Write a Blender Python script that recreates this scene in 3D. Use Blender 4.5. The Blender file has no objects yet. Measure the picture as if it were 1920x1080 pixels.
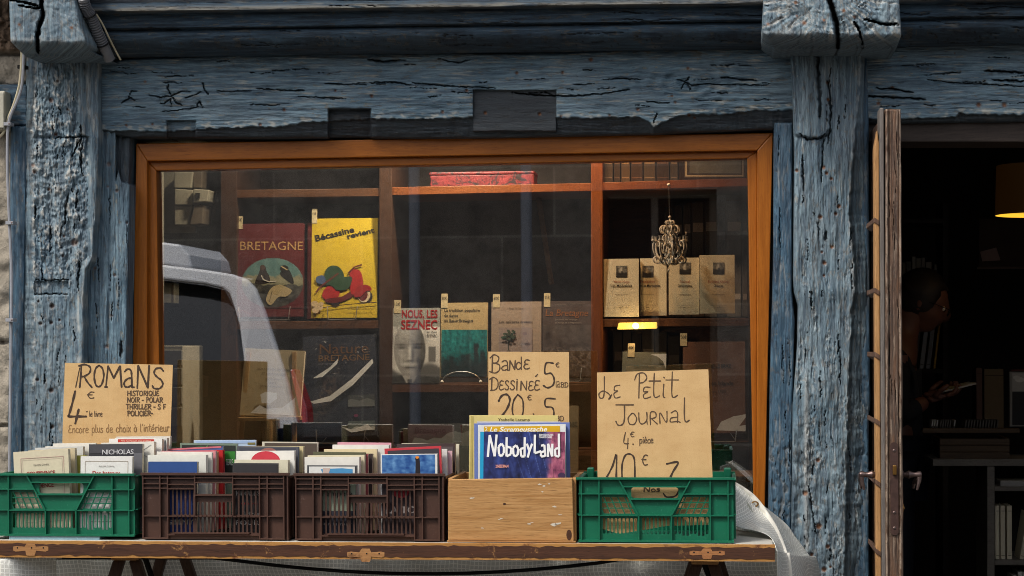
import bpy, bmesh, math, random
import numpy as np
from mathutils import Vector, Matrix
random.seed(7)
R = math.radians
sc = bpy.context.scene
COL = sc.collection
# ---------------------------------------------------------------- camera
F = 3600.0; TH = R(6.2); VH = 650.0
CAM = Vector((0.625, -5.75, 1.35))
FW = Vector((-math.sin(TH), math.cos(TH), 0)); RT = Vector((math.cos(TH), math.sin(TH), 0))
cd = bpy.data.cameras.new('camera'); cam = bpy.data.objects.new('camera', cd); COL.objects.link(cam)
ROLL = .0052
cam.location = CAM; cam.rotation_euler = (Matrix.Rotation(TH, 3, 'Z')@Matrix.Rotation(R(90), 3, 'X')@Matrix.Rotation(-ROLL, 3, 'Z')).to_euler()
cd.sensor_width = 36; cd.lens = 36*F/1920; cd.shift_y = (VH-540)/1920; cd.clip_end = 300; cd.clip_start = .05
sc.camera = cam
# ---------------------------------------------------------------- light
SUN_EL, SUN_AZ = 52, 220
w = bpy.data.worlds.new('World'); sc.world = w; w.use_nodes = True
nt = w.node_tree; bg = nt.nodes['Background']
sky = nt.nodes.new('ShaderNodeTexSky'); sky.sky_type = 'NISHITA'; sky.sun_disc = False
sky.sun_elevation = R(SUN_EL); sky.sun_rotation = R(SUN_AZ); sky.air_density = 1.0; sky.dust_density = 4.0; sky.ozone_density = 1
hs = nt.nodes.new('ShaderNodeHueSaturation'); hs.inputs['Saturation'].default_value = .5
nt.links.new(sky.outputs[0], hs.inputs['Color']); nt.links.new(hs.outputs[0], bg.inputs[0]); bg.inputs[1].default_value = 0.115
sd = bpy.data.lights.new('sun', 'SUN'); sun = bpy.data.objects.new('sun', sd); COL.objects.link(sun)
sd.energy = 1.5; sd.angle = R(10); sd.color = (1, .95, .88)
def sun_from(az, el):                                # azimuth clockwise from +Y
    a, e = R(az), R(el)
    d = Vector((math.sin(a)*math.cos(e), math.cos(a)*math.cos(e), math.sin(e)))
    sun.rotation_euler = d.to_track_quat('Z', 'Y').to_euler()
sun_from(SUN_AZ, SUN_EL)
sc.view_settings.view_transform = 'Standard'; sc.view_settings.look = 'None'
sc.view_settings.exposure = 0.62; sc.view_settings.gamma = 1
sc.render.engine = 'CYCLES'; sc.cycles.use_denoising = True; sc.cycles.denoising_prefilter = 'NONE'; sc.cycles.use_adaptive_sampling = False; sc.cycles.pixel_filter_type = 'BLACKMAN_HARRIS'; sc.cycles.filter_width = 0.95
sc.cycles.max_bounces = 8; sc.cycles.transparent_max_bounces = 16; sc.cycles.caustics_reflective = False; sc.cycles.caustics_refractive = False
sc.cycles.sample_clamp_indirect = 1.2; sc.cycles.sample_clamp_direct = 12

# ---------------------------------------------------------------- helpers: space
def P(u, v, y):
    """point of the plane at depth y seen at photograph pixel u, v"""
    u, v = u-ROLL*(v-VH), v+ROLL*(u-960)
    s = (u-960)/F; d = FW + RT*s
    t = (y-CAM.y)/d.y
    return Vector((CAM.x+d.x*t, y, CAM.z+(VH-v)/F*t))
def PN(U, V, Y):
    U, V = U-ROLL*(V-VH), V+ROLL*(U-960)
    s = (U-960)/F
    dx = FW.x+RT.x*s; dy = FW.y+RT.y*s; t = (Y-CAM.y)/dy
    return np.stack([CAM.x+dx*t, Y+0*U, CAM.z+(VH-V)/F*t], -1)
def S(u, y):
    s = (u-960)/F
    return F*(FW.y+RT.y*s)/(y-CAM.y)
# ---------------------------------------------------------------- helpers: naming
def tag(o, label=None, cat=None, group=None, kind=None):
    if label: o['label'] = label
    if cat: o['category'] = cat
    if group: o['group'] = group
    if kind: o['kind'] = kind
    return o
def empty(name, loc=(0, 0, 0), rot=(0, 0, 0), label=None, cat=None, group=None):
    o = bpy.data.objects.new(name, None); COL.objects.link(o)
    o.location = loc; o.rotation_euler = rot; o.empty_display_size = .05
    return tag(o, label, cat, group)
def copy_thing(root, loc, rot=None, label=None):
    r = root.copy(); COL.objects.link(r); r.location = loc
    if rot: r.rotation_euler = rot
    if label: r['label'] = label
    def kids(a, b):
        for ch in [c for c in a.children if c != b]:
            d = ch.copy(); COL.objects.link(d); d.parent = b; kids(ch, d)
    kids(root, r)
    return r
# ---------------------------------------------------------------- helpers: mesh builder
class MB:
    def __init__(s): s.v = []; s.f = []; s.m = []; s.mats = []
    def mi(s, mat):
        if mat not in s.mats: s.mats.append(mat)
        return s.mats.index(mat)
    def add(s, vs, fs, mat):
        o = len(s.v); i = s.mi(mat)
        s.v += [tuple(p) for p in vs]; s.f += [tuple(a+o for a in f) for f in fs]; s.m += [i]*len(fs)
        return s
    def box(s, a, b, mat, M=None):
        x0, y0, z0 = a; x1, y1, z1 = b
        vs = [(x0,y0,z0),(x1,y0,z0),(x1,y1,z0),(x0,y1,z0),(x0,y0,z1),(x1,y0,z1),(x1,y1,z1),(x0,y1,z1)]
        if M is not None: vs = [M@Vector(p) for p in vs]
        return s.add(vs, [(3,2,1,0),(4,5,6,7),(0,1,5,4),(1,2,6,5),(2,3,7,6),(3,0,4,7)], mat)
    def hexa(s, q, dvec, mat):
        """quad q (4 points, counter-clockwise seen from the front) pushed along dvec"""
        d = Vector(dvec); vs = [Vector(p) for p in q]+[Vector(p)+d for p in q]
        return s.add(vs, [(0,1,2,3),(7,6,5,4),(1,0,4,5),(2,1,5,6),(3,2,6,7),(0,3,7,4)], mat)
    def prism(s, pts, y0, y1, mat):
        """polygon in x,z pushed from y0 to y1"""
        n = len(pts)
        vs = [(x, y0, z) for x, z in pts]+[(x, y1, z) for x, z in pts]
        fs = [tuple(range(n)), tuple(range(2*n-1, n-1, -1))]+[((i+1) % n, i, n+i, n+(i+1) % n) for i in range(n)]
        return s.add(vs, fs, mat)
    def flat(s, pts, y, mat):
        return s.add([(x, y, z) for x, z in pts], [tuple(range(len(pts)))], mat)
    def tube(s, path, r, mat, n=8, cap=True):
        path = [Vector(p) for p in path]; rr = r if isinstance(r, (list, tuple)) else [r]*len(path)
        vs = []; fs = []; up = None
        for i, p in enumerate(path):
            t = (path[min(i+1, len(path)-1)]-path[max(i-1, 0)])
            if t.length < 1e-9: t = Vector((0, 0, 1))
            t.normalize()
            if up is None: up = t.orthogonal().normalized()
            up = (up-t*up.dot(t))
            up = up.normalized() if up.length > 1e-6 else t.orthogonal().normalized()
            b = t.cross(up)
            vs += [p+(up*math.cos(2*math.pi*k/n)+b*math.sin(2*math.pi*k/n))*rr[i] for k in range(n)]
        for i in range(len(path)-1):
            for k in range(n):
                a, c = i*n+k, i*n+(k+1) % n; fs.append((a, c, c+n, a+n))
        if cap: fs += [tuple(range(n-1, -1, -1)), tuple(range(len(vs)-n, len(vs)))]
        return s.add(vs, fs, mat)
    def lathe(s, prof, c, mat, n=16, axis='z'):
        """prof: (radius, height) list"""
        vs = []; fs = []
        for r, h in prof:
            for k in range(n):
                a = 2*math.pi*k/n
                p = (r*math.cos(a), r*math.sin(a), h) if axis == 'z' else ((h, r*math.cos(a), r*math.sin(a)) if axis == 'x' else (r*math.cos(a), h, r*math.sin(a)))
                vs.append((p[0]+c[0], p[1]+c[1], p[2]+c[2]))
        for i in range(len(prof)-1):
            for k in range(n):
                a, b = i*n+k, i*n+(k+1) % n; fs.append((a, b, b+n, a+n))
        fs += [tuple(range(n-1, -1, -1)), tuple(range(len(vs)-n, len(vs)))]
        return s.add(vs, fs, mat)
    def ball(s, c, r, mat, nu=14, nv=10, sc3=(1, 1, 1)):
        vs = []; fs = []
        for j in range(nv+1):
            b = math.pi*j/nv
            for i in range(nu):
                a = 2*math.pi*i/nu
                vs.append((c[0]+r*sc3[0]*math.sin(b)*math.cos(a), c[1]+r*sc3[1]*math.sin(b)*math.sin(a), c[2]+r*sc3[2]*math.cos(b)))
        for j in range(nv):
            for i in range(nu):
                a, d = j*nu+i, j*nu+(i+1) % nu; fs.append((a, a+nu, d+nu, d))
        return s.add(vs, fs, mat)
    def mesh(s, name):
        me = bpy.data.meshes.new(name); me.from_pydata(s.v, [], s.f)
        for m in s.mats: me.materials.append(m)
        me.polygons.foreach_set('material_index', s.m)
        return me
    def build(s, name, parent=None, smooth=False, bevel=0, loc=None, fix=True):
        me = s.mesh(name)
        if fix:
            b = bmesh.new(); b.from_mesh(me); bmesh.ops.recalc_face_normals(b, faces=b.faces); b.to_mesh(me); b.free()
        if smooth:
            me.polygons.foreach_set('use_smooth', [True]*len(me.polygons))
            try: me.set_sharp_from_angle(angle=R(40))
            except Exception: pass
        o = bpy.data.objects.new(name, me); COL.objects.link(o)
        if parent: o.parent = parent
        if loc is not None: o.location = loc
        if bevel:
            md = o.modifiers.new('bevel', 'BEVEL'); md.width = bevel; md.segments = 2; md.limit_method = 'ANGLE'; md.angle_limit = R(40)
        return o
# ---- flat plate with holes (local x,z), front at y0, thickness t
def plate(mb, outer, holes, y0, t, mat):
    cu = bpy.data.curves.new('tmp', 'CURVE'); cu.dimensions = '2D'; cu.fill_mode = 'BOTH'; cu.extrude = t/2
    for lp in [outer]+holes:
        sp = cu.splines.new('POLY'); sp.points.add(len(lp)-1); sp.use_cyclic_u = True
        for i, (x, z) in enumerate(lp): sp.points[i].co = (x, z, 0, 1)
    o = bpy.data.objects.new('tmp', cu); COL.objects.link(o)
    me = bpy.data.meshes.new_from_object(o.evaluated_get(bpy.context.evaluated_depsgraph_get()))
    vs = [(p.co.x, y0+t/2-p.co.z, p.co.y) for p in me.vertices]; fs = [tuple(p.vertices) for p in me.polygons]
    bpy.data.objects.remove(o); bpy.data.curves.remove(cu); bpy.data.meshes.remove(me)
    mb.add(vs, fs, mat)
_tx = {}
def text_geo(s, bold=0.0, shear=0.0, spacing=1.0):
    k = (s, bold, shear, spacing)
    if k not in _tx:
        cu = bpy.data.curves.new('tmp', 'FONT'); cu.body = s; cu.size = 1; cu.offset = bold; cu.shear = shear; cu.space_character = spacing; cu.resolution_u = 3
        o = bpy.data.objects.new('tmp', cu); COL.objects.link(o)
        me = bpy.data.meshes.new_from_object(o.evaluated_get(bpy.context.evaluated_depsgraph_get()))
        vs = [(p.co.x, p.co.y) for p in me.vertices]; fs = [tuple(p.vertices) for p in me.polygons]
        bpy.data.objects.remove(o); bpy.data.curves.remove(cu); bpy.data.meshes.remove(me)
        _tx[k] = (vs, fs)
    return _tx[k]
# ---------------------------------------------------------------- numpy noise
_rng = np.random.RandomState(3); _perm = np.concatenate([_rng.permutation(256)]*3); _ang = _rng.rand(256)*2*np.pi
def perlin(x, y):
    xi = np.floor(x).astype(int); yi = np.floor(y).astype(int); xf = x-xi; yf = y-yi
    def g(i, j, a, b):
        h = _ang[_perm[_perm[i & 255]+(j & 255)]]; return np.cos(h)*a+np.sin(h)*b
    fx = xf*xf*xf*(xf*(xf*6-15)+10); fy = yf*yf*yf*(yf*(yf*6-15)+10)
    n0 = g(xi, yi, xf, yf)*(1-fx)+g(xi+1, yi, xf-1, yf)*fx
    n1 = g(xi, yi+1, xf, yf-1)*(1-fx)+g(xi+1, yi+1, xf-1, yf-1)*fx
    return (n0*(1-fy)+n1*fy)*1.5
def fbm(x, y, o=4):
    a = 1; t = 0
    for k in range(o): t = t+a*perlin(x*2**k+17.3*k, y*2**k+9.1*k); a *= .5
    return t
def sstep(a, b, x): t = np.clip((x-a)/(b-a), 0, 1); return t*t*(3-2*t)
def cracks(U, V, lines):
    """lines: (points, half width px); 1 in the core, tapering towards the line's ends"""
    out = np.zeros_like(U)
    for pts, wd in lines:
        us = [p[0] for p in pts]; vs = [p[1] for p in pts]
        m = (U > min(us)-wd*2) & (U < max(us)+wd*2) & (V > min(vs)-wd*2) & (V < max(vs)+wd*2)
        if not m.any(): continue
        u = U[m]; v = V[m]; best = np.zeros_like(u); n = len(pts)-1
        for i in range(n):
            (a, b), (c, d) = pts[i], pts[i+1]; L2 = (c-a)**2+(d-b)**2+1e-9
            t = np.clip(((u-a)*(c-a)+(v-b)*(d-b))/L2, 0, 1)
            dist = np.hypot(u-a-t*(c-a), v-b-t*(d-b)); g = (i+t)/n
            ww = wd*(.35+.65*np.sqrt(np.clip(4*g*(1-g), 0, 1)))
            best = np.maximum(best, np.clip(1.35*(1-dist/ww), 0, 1))
        out[m] = np.maximum(out[m], best)
    return out
def spots(U, V, pts):
    out = np.zeros_like(U)
    for u, v, r in pts:
        out = np.maximum(out, np.clip(1.5*(1-np.hypot(U-u, V-v)/r), 0, 1))
    return out
def rect(U, V, u0, v0, u1, v1, soft=1.5):
    return sstep(u0-soft, u0+soft, U)*(1-sstep(u1-soft, u1+soft, U))*sstep(v0-soft, v0+soft, V)*(1-sstep(v1-soft, v1+soft, V))
def slab(name, parent, mat, y0, ea, eb, t0, t1, grain, st, sn, depth, disp, rnd=5, lift=None):
    """A timber face. grain 'v': ea/eb = left/right edge as u(v), t = v; grain 'h': ea/eb = top/bottom edge as v(u), t = u.
    disp(U,V) -> (depth offset m, dark, wear, rust, patch)."""
    if grain == 'v' and t1 > 1100: T = np.concatenate([np.linspace(t0, 1092, int((1092-t0)/st)+1), np.linspace(1104, t1, 34)])
    else: T = np.linspace(t0, t1, max(2, int(abs(t1-t0)/st)+1))
    A = np.interp(T, [p[0] for p in ea], [p[1] for p in ea]); B = np.interp(T, [p[0] for p in eb], [p[1] for p in eb])
    n = max(3, int(np.max(B-A)/sn)+1); q = np.linspace(0, 1, n)
    W = A[:, None]+(B-A)[:, None]*q[None]; TT = np.repeat(T[:, None], n, 1)
    U, V = (W, TT) if grain == 'v' else (TT, W)
    d, dark, wear, rust, patch = disp(U, V)
    e = np.minimum(np.minimum(W-A[:, None], B[:, None]-W), np.minimum(TT-t0, t1-TT))
    k = np.clip(1-e/rnd, 0, 1); d = d+.009*(1-np.sqrt(np.clip(1-k*k, 0, 1)))
    Y = y0+d
    pts = PN(U, V, Y).reshape(-1, 3)
    nr, nc = U.shape; idx = np.arange(nr*nc).reshape(nr, nc)
    quads = np.stack([idx[:-1, :-1], idx[1:, :-1], idx[1:, 1:], idx[:-1, 1:]], -1).reshape(-1, 4)
    ring = np.concatenate([idx[0, :-1], idx[:-1, -1], idx[-1, :0:-1], idx[:0:-1, 0]])
    back = pts[ring].copy(); back[:, 1] = y0+depth
    m = len(ring); bi = np.arange(m)+len(pts)
    side = np.stack([ring, np.roll(ring, -1), np.roll(bi, -1), bi], -1)
    allv = np.concatenate([pts, back])
    me = bpy.data.meshes.new(name)
    me.from_pydata(allv.tolist(), [], quads.tolist()+side.tolist()+[bi[::-1].tolist()])
    b = bmesh.new(); b.from_mesh(me); bmesh.ops.recalc_face_normals(b, faces=b.faces); b.to_mesh(me); b.free()
    ca = me.color_attributes.new('paint', 'FLOAT_COLOR', 'POINT')
    c = np.zeros((len(allv), 4), np.float32); 
    for j, a in enumerate((dark, wear, rust, patch)): c[:len(pts), j] = np.clip(a+0*U, 0, 1).ravel()
    ca.data.foreach_set('color', c.ravel())
    uvl = me.uv_layers.new(name='grain')
    co = allv; off = random.random()*20
    uv = np.stack([co[:, 2], co[:, 0]+co[:, 1]*.7] if grain == 'v' else [co[:, 0], co[:, 2]+co[:, 1]*.7], -1)+off
    li = np.zeros(len(me.loops), np.int32); me.loops.foreach_get('vertex_index', li)
    uvl.data.foreach_set('uv', uv[li].astype(np.float32).ravel())
    me.polygons.foreach_set('use_smooth', [True]*len(me.polygons))
    me.set_sharp_from_angle(angle=R(65))
    me.materials.append(mat)
    o = bpy.data.objects.new(name, me); COL.objects.link(o)
    if parent: o.parent = parent
    return o
# ---------------------------------------------------------------- materials
def _new(name):
    m = bpy.data.materials.new(name); m.use_nodes = True
    return m, m.node_tree, m.node_tree.nodes['Principled BSDF']
def node(nt, t, **kw):
    n = nt.nodes.new(t)
    for k, v in kw.items(): setattr(n, k, v)
    return n
def mixc(nt, fac, a, b, mode='MIX'):
    n = node(nt, 'ShaderNodeMix', data_type='RGBA', blend_type=mode)
    for sk, val in ((0, fac), (6, a), (7, b)):
        if hasattr(val, 'links'): nt.links.new(val, n.inputs[sk])
        else: n.inputs[sk].default_value = (*val, 1) if isinstance(val, tuple) and len(val) == 3 else val
    return n.outputs[2]
def ramp(nt, src, a, b):
    n = node(nt, 'ShaderNodeMapRange'); n.inputs[1].default_value = a; n.inputs[2].default_value = b
    nt.links.new(src, n.inputs[0]); return n.outputs[0]
def noise(nt, vec, scale, detail=4, rough=.6, dist=0):
    n = node(nt, 'ShaderNodeTexNoise'); n.inputs['Scale'].default_value = scale; n.inputs['Detail'].default_value = detail
    n.inputs['Roughness'].default_value = rough; n.inputs['Distortion'].default_value = dist
    nt.links.new(vec, n.inputs['Vector']); return n.outputs['Fac']
def mapping(nt, vec, sc3=(1, 1, 1), rot=(0, 0, 0)):
    n = node(nt, 'ShaderNodeMapping'); n.inputs['Scale'].default_value = sc3; n.inputs['Rotation'].default_value = rot
    nt.links.new(vec, n.inputs['Vector']); return n.outputs[0]
def objco(nt): return node(nt, 'ShaderNodeTexCoord').outputs['Object']
def setbump(nt, bs, h, strength, dist=.002):
    b = node(nt, 'ShaderNodeBump'); b.inputs['Strength'].default_value = strength; b.inputs['Distance'].default_value = dist
    nt.links.new(h, b.inputs['Height']); nt.links.new(b.outputs[0], bs.inputs['Normal'])
_pm = {}
def pm(name, col, rough=.6, var=.12, scale=30, bump=.15, metal=0, spec=.4, stretch=(1, 1, 1)):
    if name in _pm: return _pm[name]
    m, nt, bs = _new(name); v = mapping(nt, objco(nt), stretch)
    n = noise(nt, v, scale, 5)
    a = tuple(c*(1-var) for c in col); b = tuple(min(1, c*(1+var)) for c in col)
    nt.links.new(mixc(nt, ramp(nt, n, .3, .7), a, b), bs.inputs['Base Color'])
    bs.inputs['Roughness'].default_value = rough; bs.inputs['Metallic'].default_value = metal; bs.inputs['Specular IOR Level'].default_value = spec
    if bump: setbump(nt, bs, noise(nt, v, scale*4, 3), bump, .001)
    _pm[name] = m; return m
def ink(col, name=None):
    return pm(name or 'ink_%02x%02x%02x' % tuple(int(min(1, c)**.4545*255) for c in col), col, .75, .06, 60, 0)
def lin(r, g, b): return tuple(((c/255+.055)/1.055)**2.4 if c > 10 else c/255/12.92 for c in (r, g, b))
def smooth(pts, n=6):
    if len(pts) < 3: return pts
    P_ = [pts[0]]+list(pts)+[pts[-1]]; out = []
    for i in range(1, len(P_)-2):
        p0, p1, p2, p3 = P_[i-1:i+3]
        for k in range(n):
            t = k/n; out.append(tuple(.5*((2*p1[j])+(-p0[j]+p2[j])*t+(2*p0[j]-5*p1[j]+4*p2[j]-p3[j])*t*t+(-p0[j]+3*p1[j]-3*p2[j]+p3[j])*t**3) for j in (0, 1)))
    return out+[pts[-1]]
# ---------------------------------------------------------------- painted timber, stone, varnish
def paint_mat(name, c1, c2, worn, rough=.55, wearamt=1.0, chip=.62, flake=.575):
    m, nt, bs = _new(name)
    uv = node(nt, 'ShaderNodeUVMap', uv_map='grain').outputs[0]
    at = node(nt, 'ShaderNodeAttribute', attribute_name='paint'); sp = node(nt, 'ShaderNodeSeparateColor')
    nt.links.new(at.outputs['Color'], sp.inputs[0])
    big = noise(nt, mapping(nt, uv, (2.5, 6, 1)), 1.6, 6, .65, .2)
    grain = noise(nt, mapping(nt, uv, (4, 130, 1)), 2.2, 6, .7, .12)
    fine = noise(nt, mapping(nt, uv, (60, 300, 1)), 1.5, 3, .6)
    col = mixc(nt, ramp(nt, big, .32, .68), c1, c2)
    col = mixc(nt, ramp(nt, grain, .45, .8), col, tuple(min(1, x*1.2+.01) for x in c2))
    stv = noise(nt, mapping(nt, uv, (2.2, 42, 1)), 2.2, 9, .78, .1)
    col = mixc(nt, 1.0, col, mixc(nt, ramp(nt, stv, .41, .60), (.46, .48, .52), (1.34, 1.32, 1.26)), 'MULTIPLY')
    # scuffed streaks along the grain
    sc_ = noise(nt, mapping(nt, uv, (5, 60, 1)), 2.0, 8, .75, .15)
    k = node(nt, 'ShaderNodeMath', operation='MULTIPLY'); nt.links.new(ramp(nt, sc_, chip-.02, chip+.16), k.inputs[0]); nt.links.new(ramp(nt, big, .45, .7), k.inputs[1])
    k2 = node(nt, 'ShaderNodeMath', operation='MULTIPLY_ADD'); nt.links.new(k.outputs[0], k2.inputs[0]); k2.inputs[1].default_value = .9*wearamt; nt.links.new(sp.outputs[1], k2.inputs[2])
    k2.use_clamp = True
    col = mixc(nt, k2.outputs[0], col, worn)
    dust = noise(nt, mapping(nt, uv, (1.2, 2.2, 1)), 2.4, 6, .7)
    dm = node(nt, 'ShaderNodeMath', operation='MULTIPLY'); nt.links.new(ramp(nt, dust, .45, .75), dm.inputs[0]); dm.inputs[1].default_value = .38
    col = mixc(nt, dm.outputs[0], col, tuple(x*.55+y*.25 for x, y in zip(c1, worn)))
    sk = noise(nt, mapping(nt, uv, (260, 420, 1)), 1.0, 2, .6)
    dm = node(nt, 'ShaderNodeMath', operation='MULTIPLY'); nt.links.new(ramp(nt, sk, .66, .74), dm.inputs[0]); dm.inputs[1].default_value = .45
    col = mixc(nt, dm.outputs[0], col, tuple(x*.3 for x in c1))
    fl = noise(nt, mapping(nt, uv, (9, 26, 1)), 2.6, 10, .72, .25)
    flm = node(nt, 'ShaderNodeMath', operation='MULTIPLY'); nt.links.new(ramp(nt, fl, flake, flake+.025), flm.inputs[0]); flm.inputs[1].default_value = .75
    col = mixc(nt, flm.outputs[0], col, mixc(nt, ramp(nt, stv, .4, .6), tuple(x*.30 for x in c1), tuple(x*.62 for x in worn)))
    # thin checks
    ck = noise(nt, mapping(nt, uv, (5, 300, 1)), 1.5, 4, .55, .15)
    ck = ramp(nt, ck, .31, .25)
    kk = node(nt, 'ShaderNodeMath', operation='MULTIPLY'); nt.links.new(ck, kk.inputs[0]); kk.inputs[1].default_value = .5
    col = mixc(nt, kk.outputs[0], col, (.018, .022, .028))
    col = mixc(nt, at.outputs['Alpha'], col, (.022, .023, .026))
    col = mixc(nt, sp.outputs[2], col, (.20, .075, .02))
    col = mixc(nt, sp.outputs[0], col, (.009, .008, .008))
    nt.links.new(col, bs.inputs['Base Color'])
    bs.inputs['Roughness'].default_value = rough; bs.inputs['Specular IOR Level'].default_value = .35
    h = node(nt, 'ShaderNodeMath', operation='ADD'); nt.links.new(grain, h.inputs[0]); nt.links.new(fine, h.inputs[1])
    h2 = node(nt, 'ShaderNodeMath', operation='MULTIPLY_ADD'); nt.links.new(flm.outputs[0], h2.inputs[0]); h2.inputs[1].default_value = -.9; nt.links.new(h.outputs[0], h2.inputs[2]); h = h2
    setbump(nt, bs, h.outputs[0], .5, .0028)
    return m
BLUE = paint_mat('blue_paint', lin(64, 91, 109), lin(112, 135, 149), lin(182, 176, 160), wearamt=.75)
BLUEP = paint_mat('grey_blue_paint', lin(70, 96, 114), lin(120, 138, 148), lin(190, 188, 180), chip=.6, wearamt=.6, flake=.555)
BLUED = paint_mat('deep_blue_paint', lin(44, 72, 94), lin(68, 96, 116), lin(150, 150, 146), wearamt=.4)
SILL = paint_mat('shaded_blue_paint', lin(34, 48, 60), lin(60, 82, 100), lin(128, 124, 114), rough=.75, wearamt=.8, flake=.56)  # same blue darkened: jetty shade and dirt put into the colour
def wood_mat(name, c1, c2, rough=.45, scale=1.0, axis=(1, 14, 14), bump=.2, wear=None, rings=.5):
    m, nt, bs = _new(name); v = mapping(nt, objco(nt), tuple(a*scale for a in axis))
    a = noise(nt, v, 6, 6, .65, .8); b = noise(nt, v, 30, 4, .6, .3)
    col = mixc(nt, ramp(nt, a, .3, .7), c1, c2)
    col = mixc(nt, ramp(nt, b, .55, .75), col, tuple(x*rings for x in c1))
    if wear:
        wcol, lo, hi = wear
        wn = noise(nt, mapping(nt, objco(nt), (1, 1, 1)), 9, 8, .75, .4)
        col = mixc(nt, ramp(nt, wn, lo, hi), col, wcol)
    nt.links.new(col, bs.inputs['Base Color']); bs.inputs['Roughness'].default_value = rough; bs.inputs['Specular IOR Level'].default_value = .35
    setbump(nt, bs, b, bump, .0015); return m
OAKH = wood_mat('varnished_oak', lin(140, 77, 17), lin(168, 98, 28),   .34, 1, (1.2, 20, 20), .12, rings=.6)
OAKV = wood_mat('varnished_oak_upright', lin(140, 77, 17), lin(170, 100, 30), .32, 1, (20, 20, 1.2), .08, rings=.8)
DARKW = wood_mat('dark_weathered_wood', lin(46, 38, 34), lin(66, 56, 50), .7, 1, (1.5, 16, 16), .3)
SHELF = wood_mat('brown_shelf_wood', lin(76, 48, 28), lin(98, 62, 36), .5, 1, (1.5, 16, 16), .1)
SHELFO = wood_mat('lamplit_shelf_wood', lin(104, 56, 24), lin(126, 70, 32), .45, 1, (1.5, 16, 16), .1)  # orange copy of the shelf wood: lamp glow put into the colour
SHELFV_LIT = wood_mat('lamplit_shelf_upright', lin(104, 56, 24), lin(126, 70, 32), .45, 1, (16, 16, 1.5), .1)  # lamp glow put into the upright's colour as well
SHELFV_DIM = wood_mat('shaded_shelf_upright', lin(56, 37, 25), lin(72, 46, 30), .5, 1, (16, 16, 1.5), .1)  # darker copy of the shelf wood: dimness put into the colour
def stone_mat(name, c1, c2, c3, sc=3, bump=1.0):
    m, nt, bs = _new(name); v = objco(nt)
    a = noise(nt, v, sc, 8, .7); b = noise(nt, v, sc*9, 6, .7)
    col = mixc(nt, ramp(nt, a, .35, .65), c1, c2); col = mixc(nt, ramp(nt, b, .5, .75), col, c3)
    nt.links.new(col, bs.inputs['Base Color']); bs.inputs['Roughness'].default_value = .95
    setbump(nt, bs, b, bump, .008); return m
STONE = stone_mat('weathered_stone', lin(128, 116, 100), lin(160, 148, 130), lin(90, 80, 68))
RUBBLE = stone_mat('brown_rubble', lin(96, 78, 62), lin(134, 112, 92), lin(60, 48, 38), 6, 1.3)
BLACK = pm('matt_black', (.004, .004, .004), .9, 0, 10, 0)

# ---------------------------------------------------------------- ground and street
g = MB()
g.box((-40, -9.6, -.3), (40, .3, 0), stone_mat('street_cobbles', lin(92, 88, 84), lin(120, 116, 110), lin(60, 58, 55), 6, 1.5))
tag(g.build('street'), kind='structure')
g = MB(); g.box((-40, .3, -.3), (40, 30, -.004), RUBBLE); tag(g.build('ground'), kind='structure')

# the house over the shop
house = empty('timber_framed_house', (0, 0, 0), label='old house with blue painted timber shopfront and jettied beams', cat='house')
Z = np.zeros(1)
def grainy(U, V, g, amp=1.0, seed=0):
    a, c = (V, U) if g == 'v' else (U, V)
    a = a+seed*311.7; c = c+seed*97.3
    w = c+2.5*perlin(a/90, c/50)
    return amp*(.0022*fbm(a/90, w/10, 4)+.004*fbm(a/240, c/60, 3)+.0015*fbm(a/45, w/3.4, 3)+.0008*fbm(a/12, w/2, 2))
def wob(U, V, k=2.0): return U+k*fbm(U/9, V/9, 3), V+k*fbm(U/9+40, V/9, 3)
rnd = random.Random(11)
def thin(l, k): return [(p, w*k) for p, w in l]
def rand_cracks(n, u0, u1, v0, v1, g, lmin, lmax, wmin, wmax, slope=.08):
    out = []
    for _ in range(n):
        u = rnd.uniform(u0, u1); v = rnd.uniform(v0, v1); L = rnd.uniform(lmin, lmax); wd = rnd.uniform(wmin, wmax); pts = []
        s = rnd.uniform(-slope, slope)
        for k in range(5):
            q = k/4*L; j = rnd.uniform(-.03, .03)*L
            pts.append((u+q, v+s*q+j) if g == 'h' else (u+s*q+j, v+q))
        out.append((pts, wd))
    return out
# ---- main lintel
lc = [([(278,178),(300,182),(322,180),(340,171),(358,172)],3), ([(322,180),(315,166),(316,158)],4), ([(322,182),(330,192),(342,198)],3), ([(322,182),(312,192),(300,196)],2.2), ([(320,183),(322,200)],2),
  ([(345,184),(365,178),(378,172)],2.2), ([(380,155),(385,170),(392,178)],2.6), ([(368,200),(374,190),(380,202)],2.2), ([(225,194),(236,188),(246,183),(252,188)],2.6), ([(240,185),(247,170),(256,172)],2),
  ([(405,170),(430,172),(470,170)],2.2), ([(480,166),(510,168),(545,170),(572,170)],2.8), ([(560,181),(600,183),(650,185)],2.4), ([(608,157),(640,158),(692,159)],2.6), ([(700,155),(740,154),(770,160)],3.2),
  ([(772,155),(800,158),(850,162),(930,166)],3.2), ([(960,173),(1010,179),(1080,180),(1130,176),(1180,168)],3.4), ([(1050,182),(1100,179)],2.5), ([(1270,148),(1284,154),(1297,160),(1330,157),(1350,159),(1440,160)],3), ([(1284,154),(1292,145)],3),
  ([(1284,155),(1278,166)],2.4), ([(1286,156),(1295,168)],2.4), ([(1130,150),(1160,148),(1200,149)],2.4), ([(1350,144),(1390,149),(1420,151)],3), ([(1210,190),(1240,193),(1255,192)],2.4), ([(1225,230),(1232,212)],2.2),
  ([(690,112),(720,116),(760,112)],4), ([(820,110),(860,118),(880,112)],3), ([(300,210),(350,205),(372,200)],1.8)] + rand_cracks(34, 200, 1450, 115, 205, 'h', 12, 60, .4, .8)
lc = thin(lc[:31], .52)+lc[31:]
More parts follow.
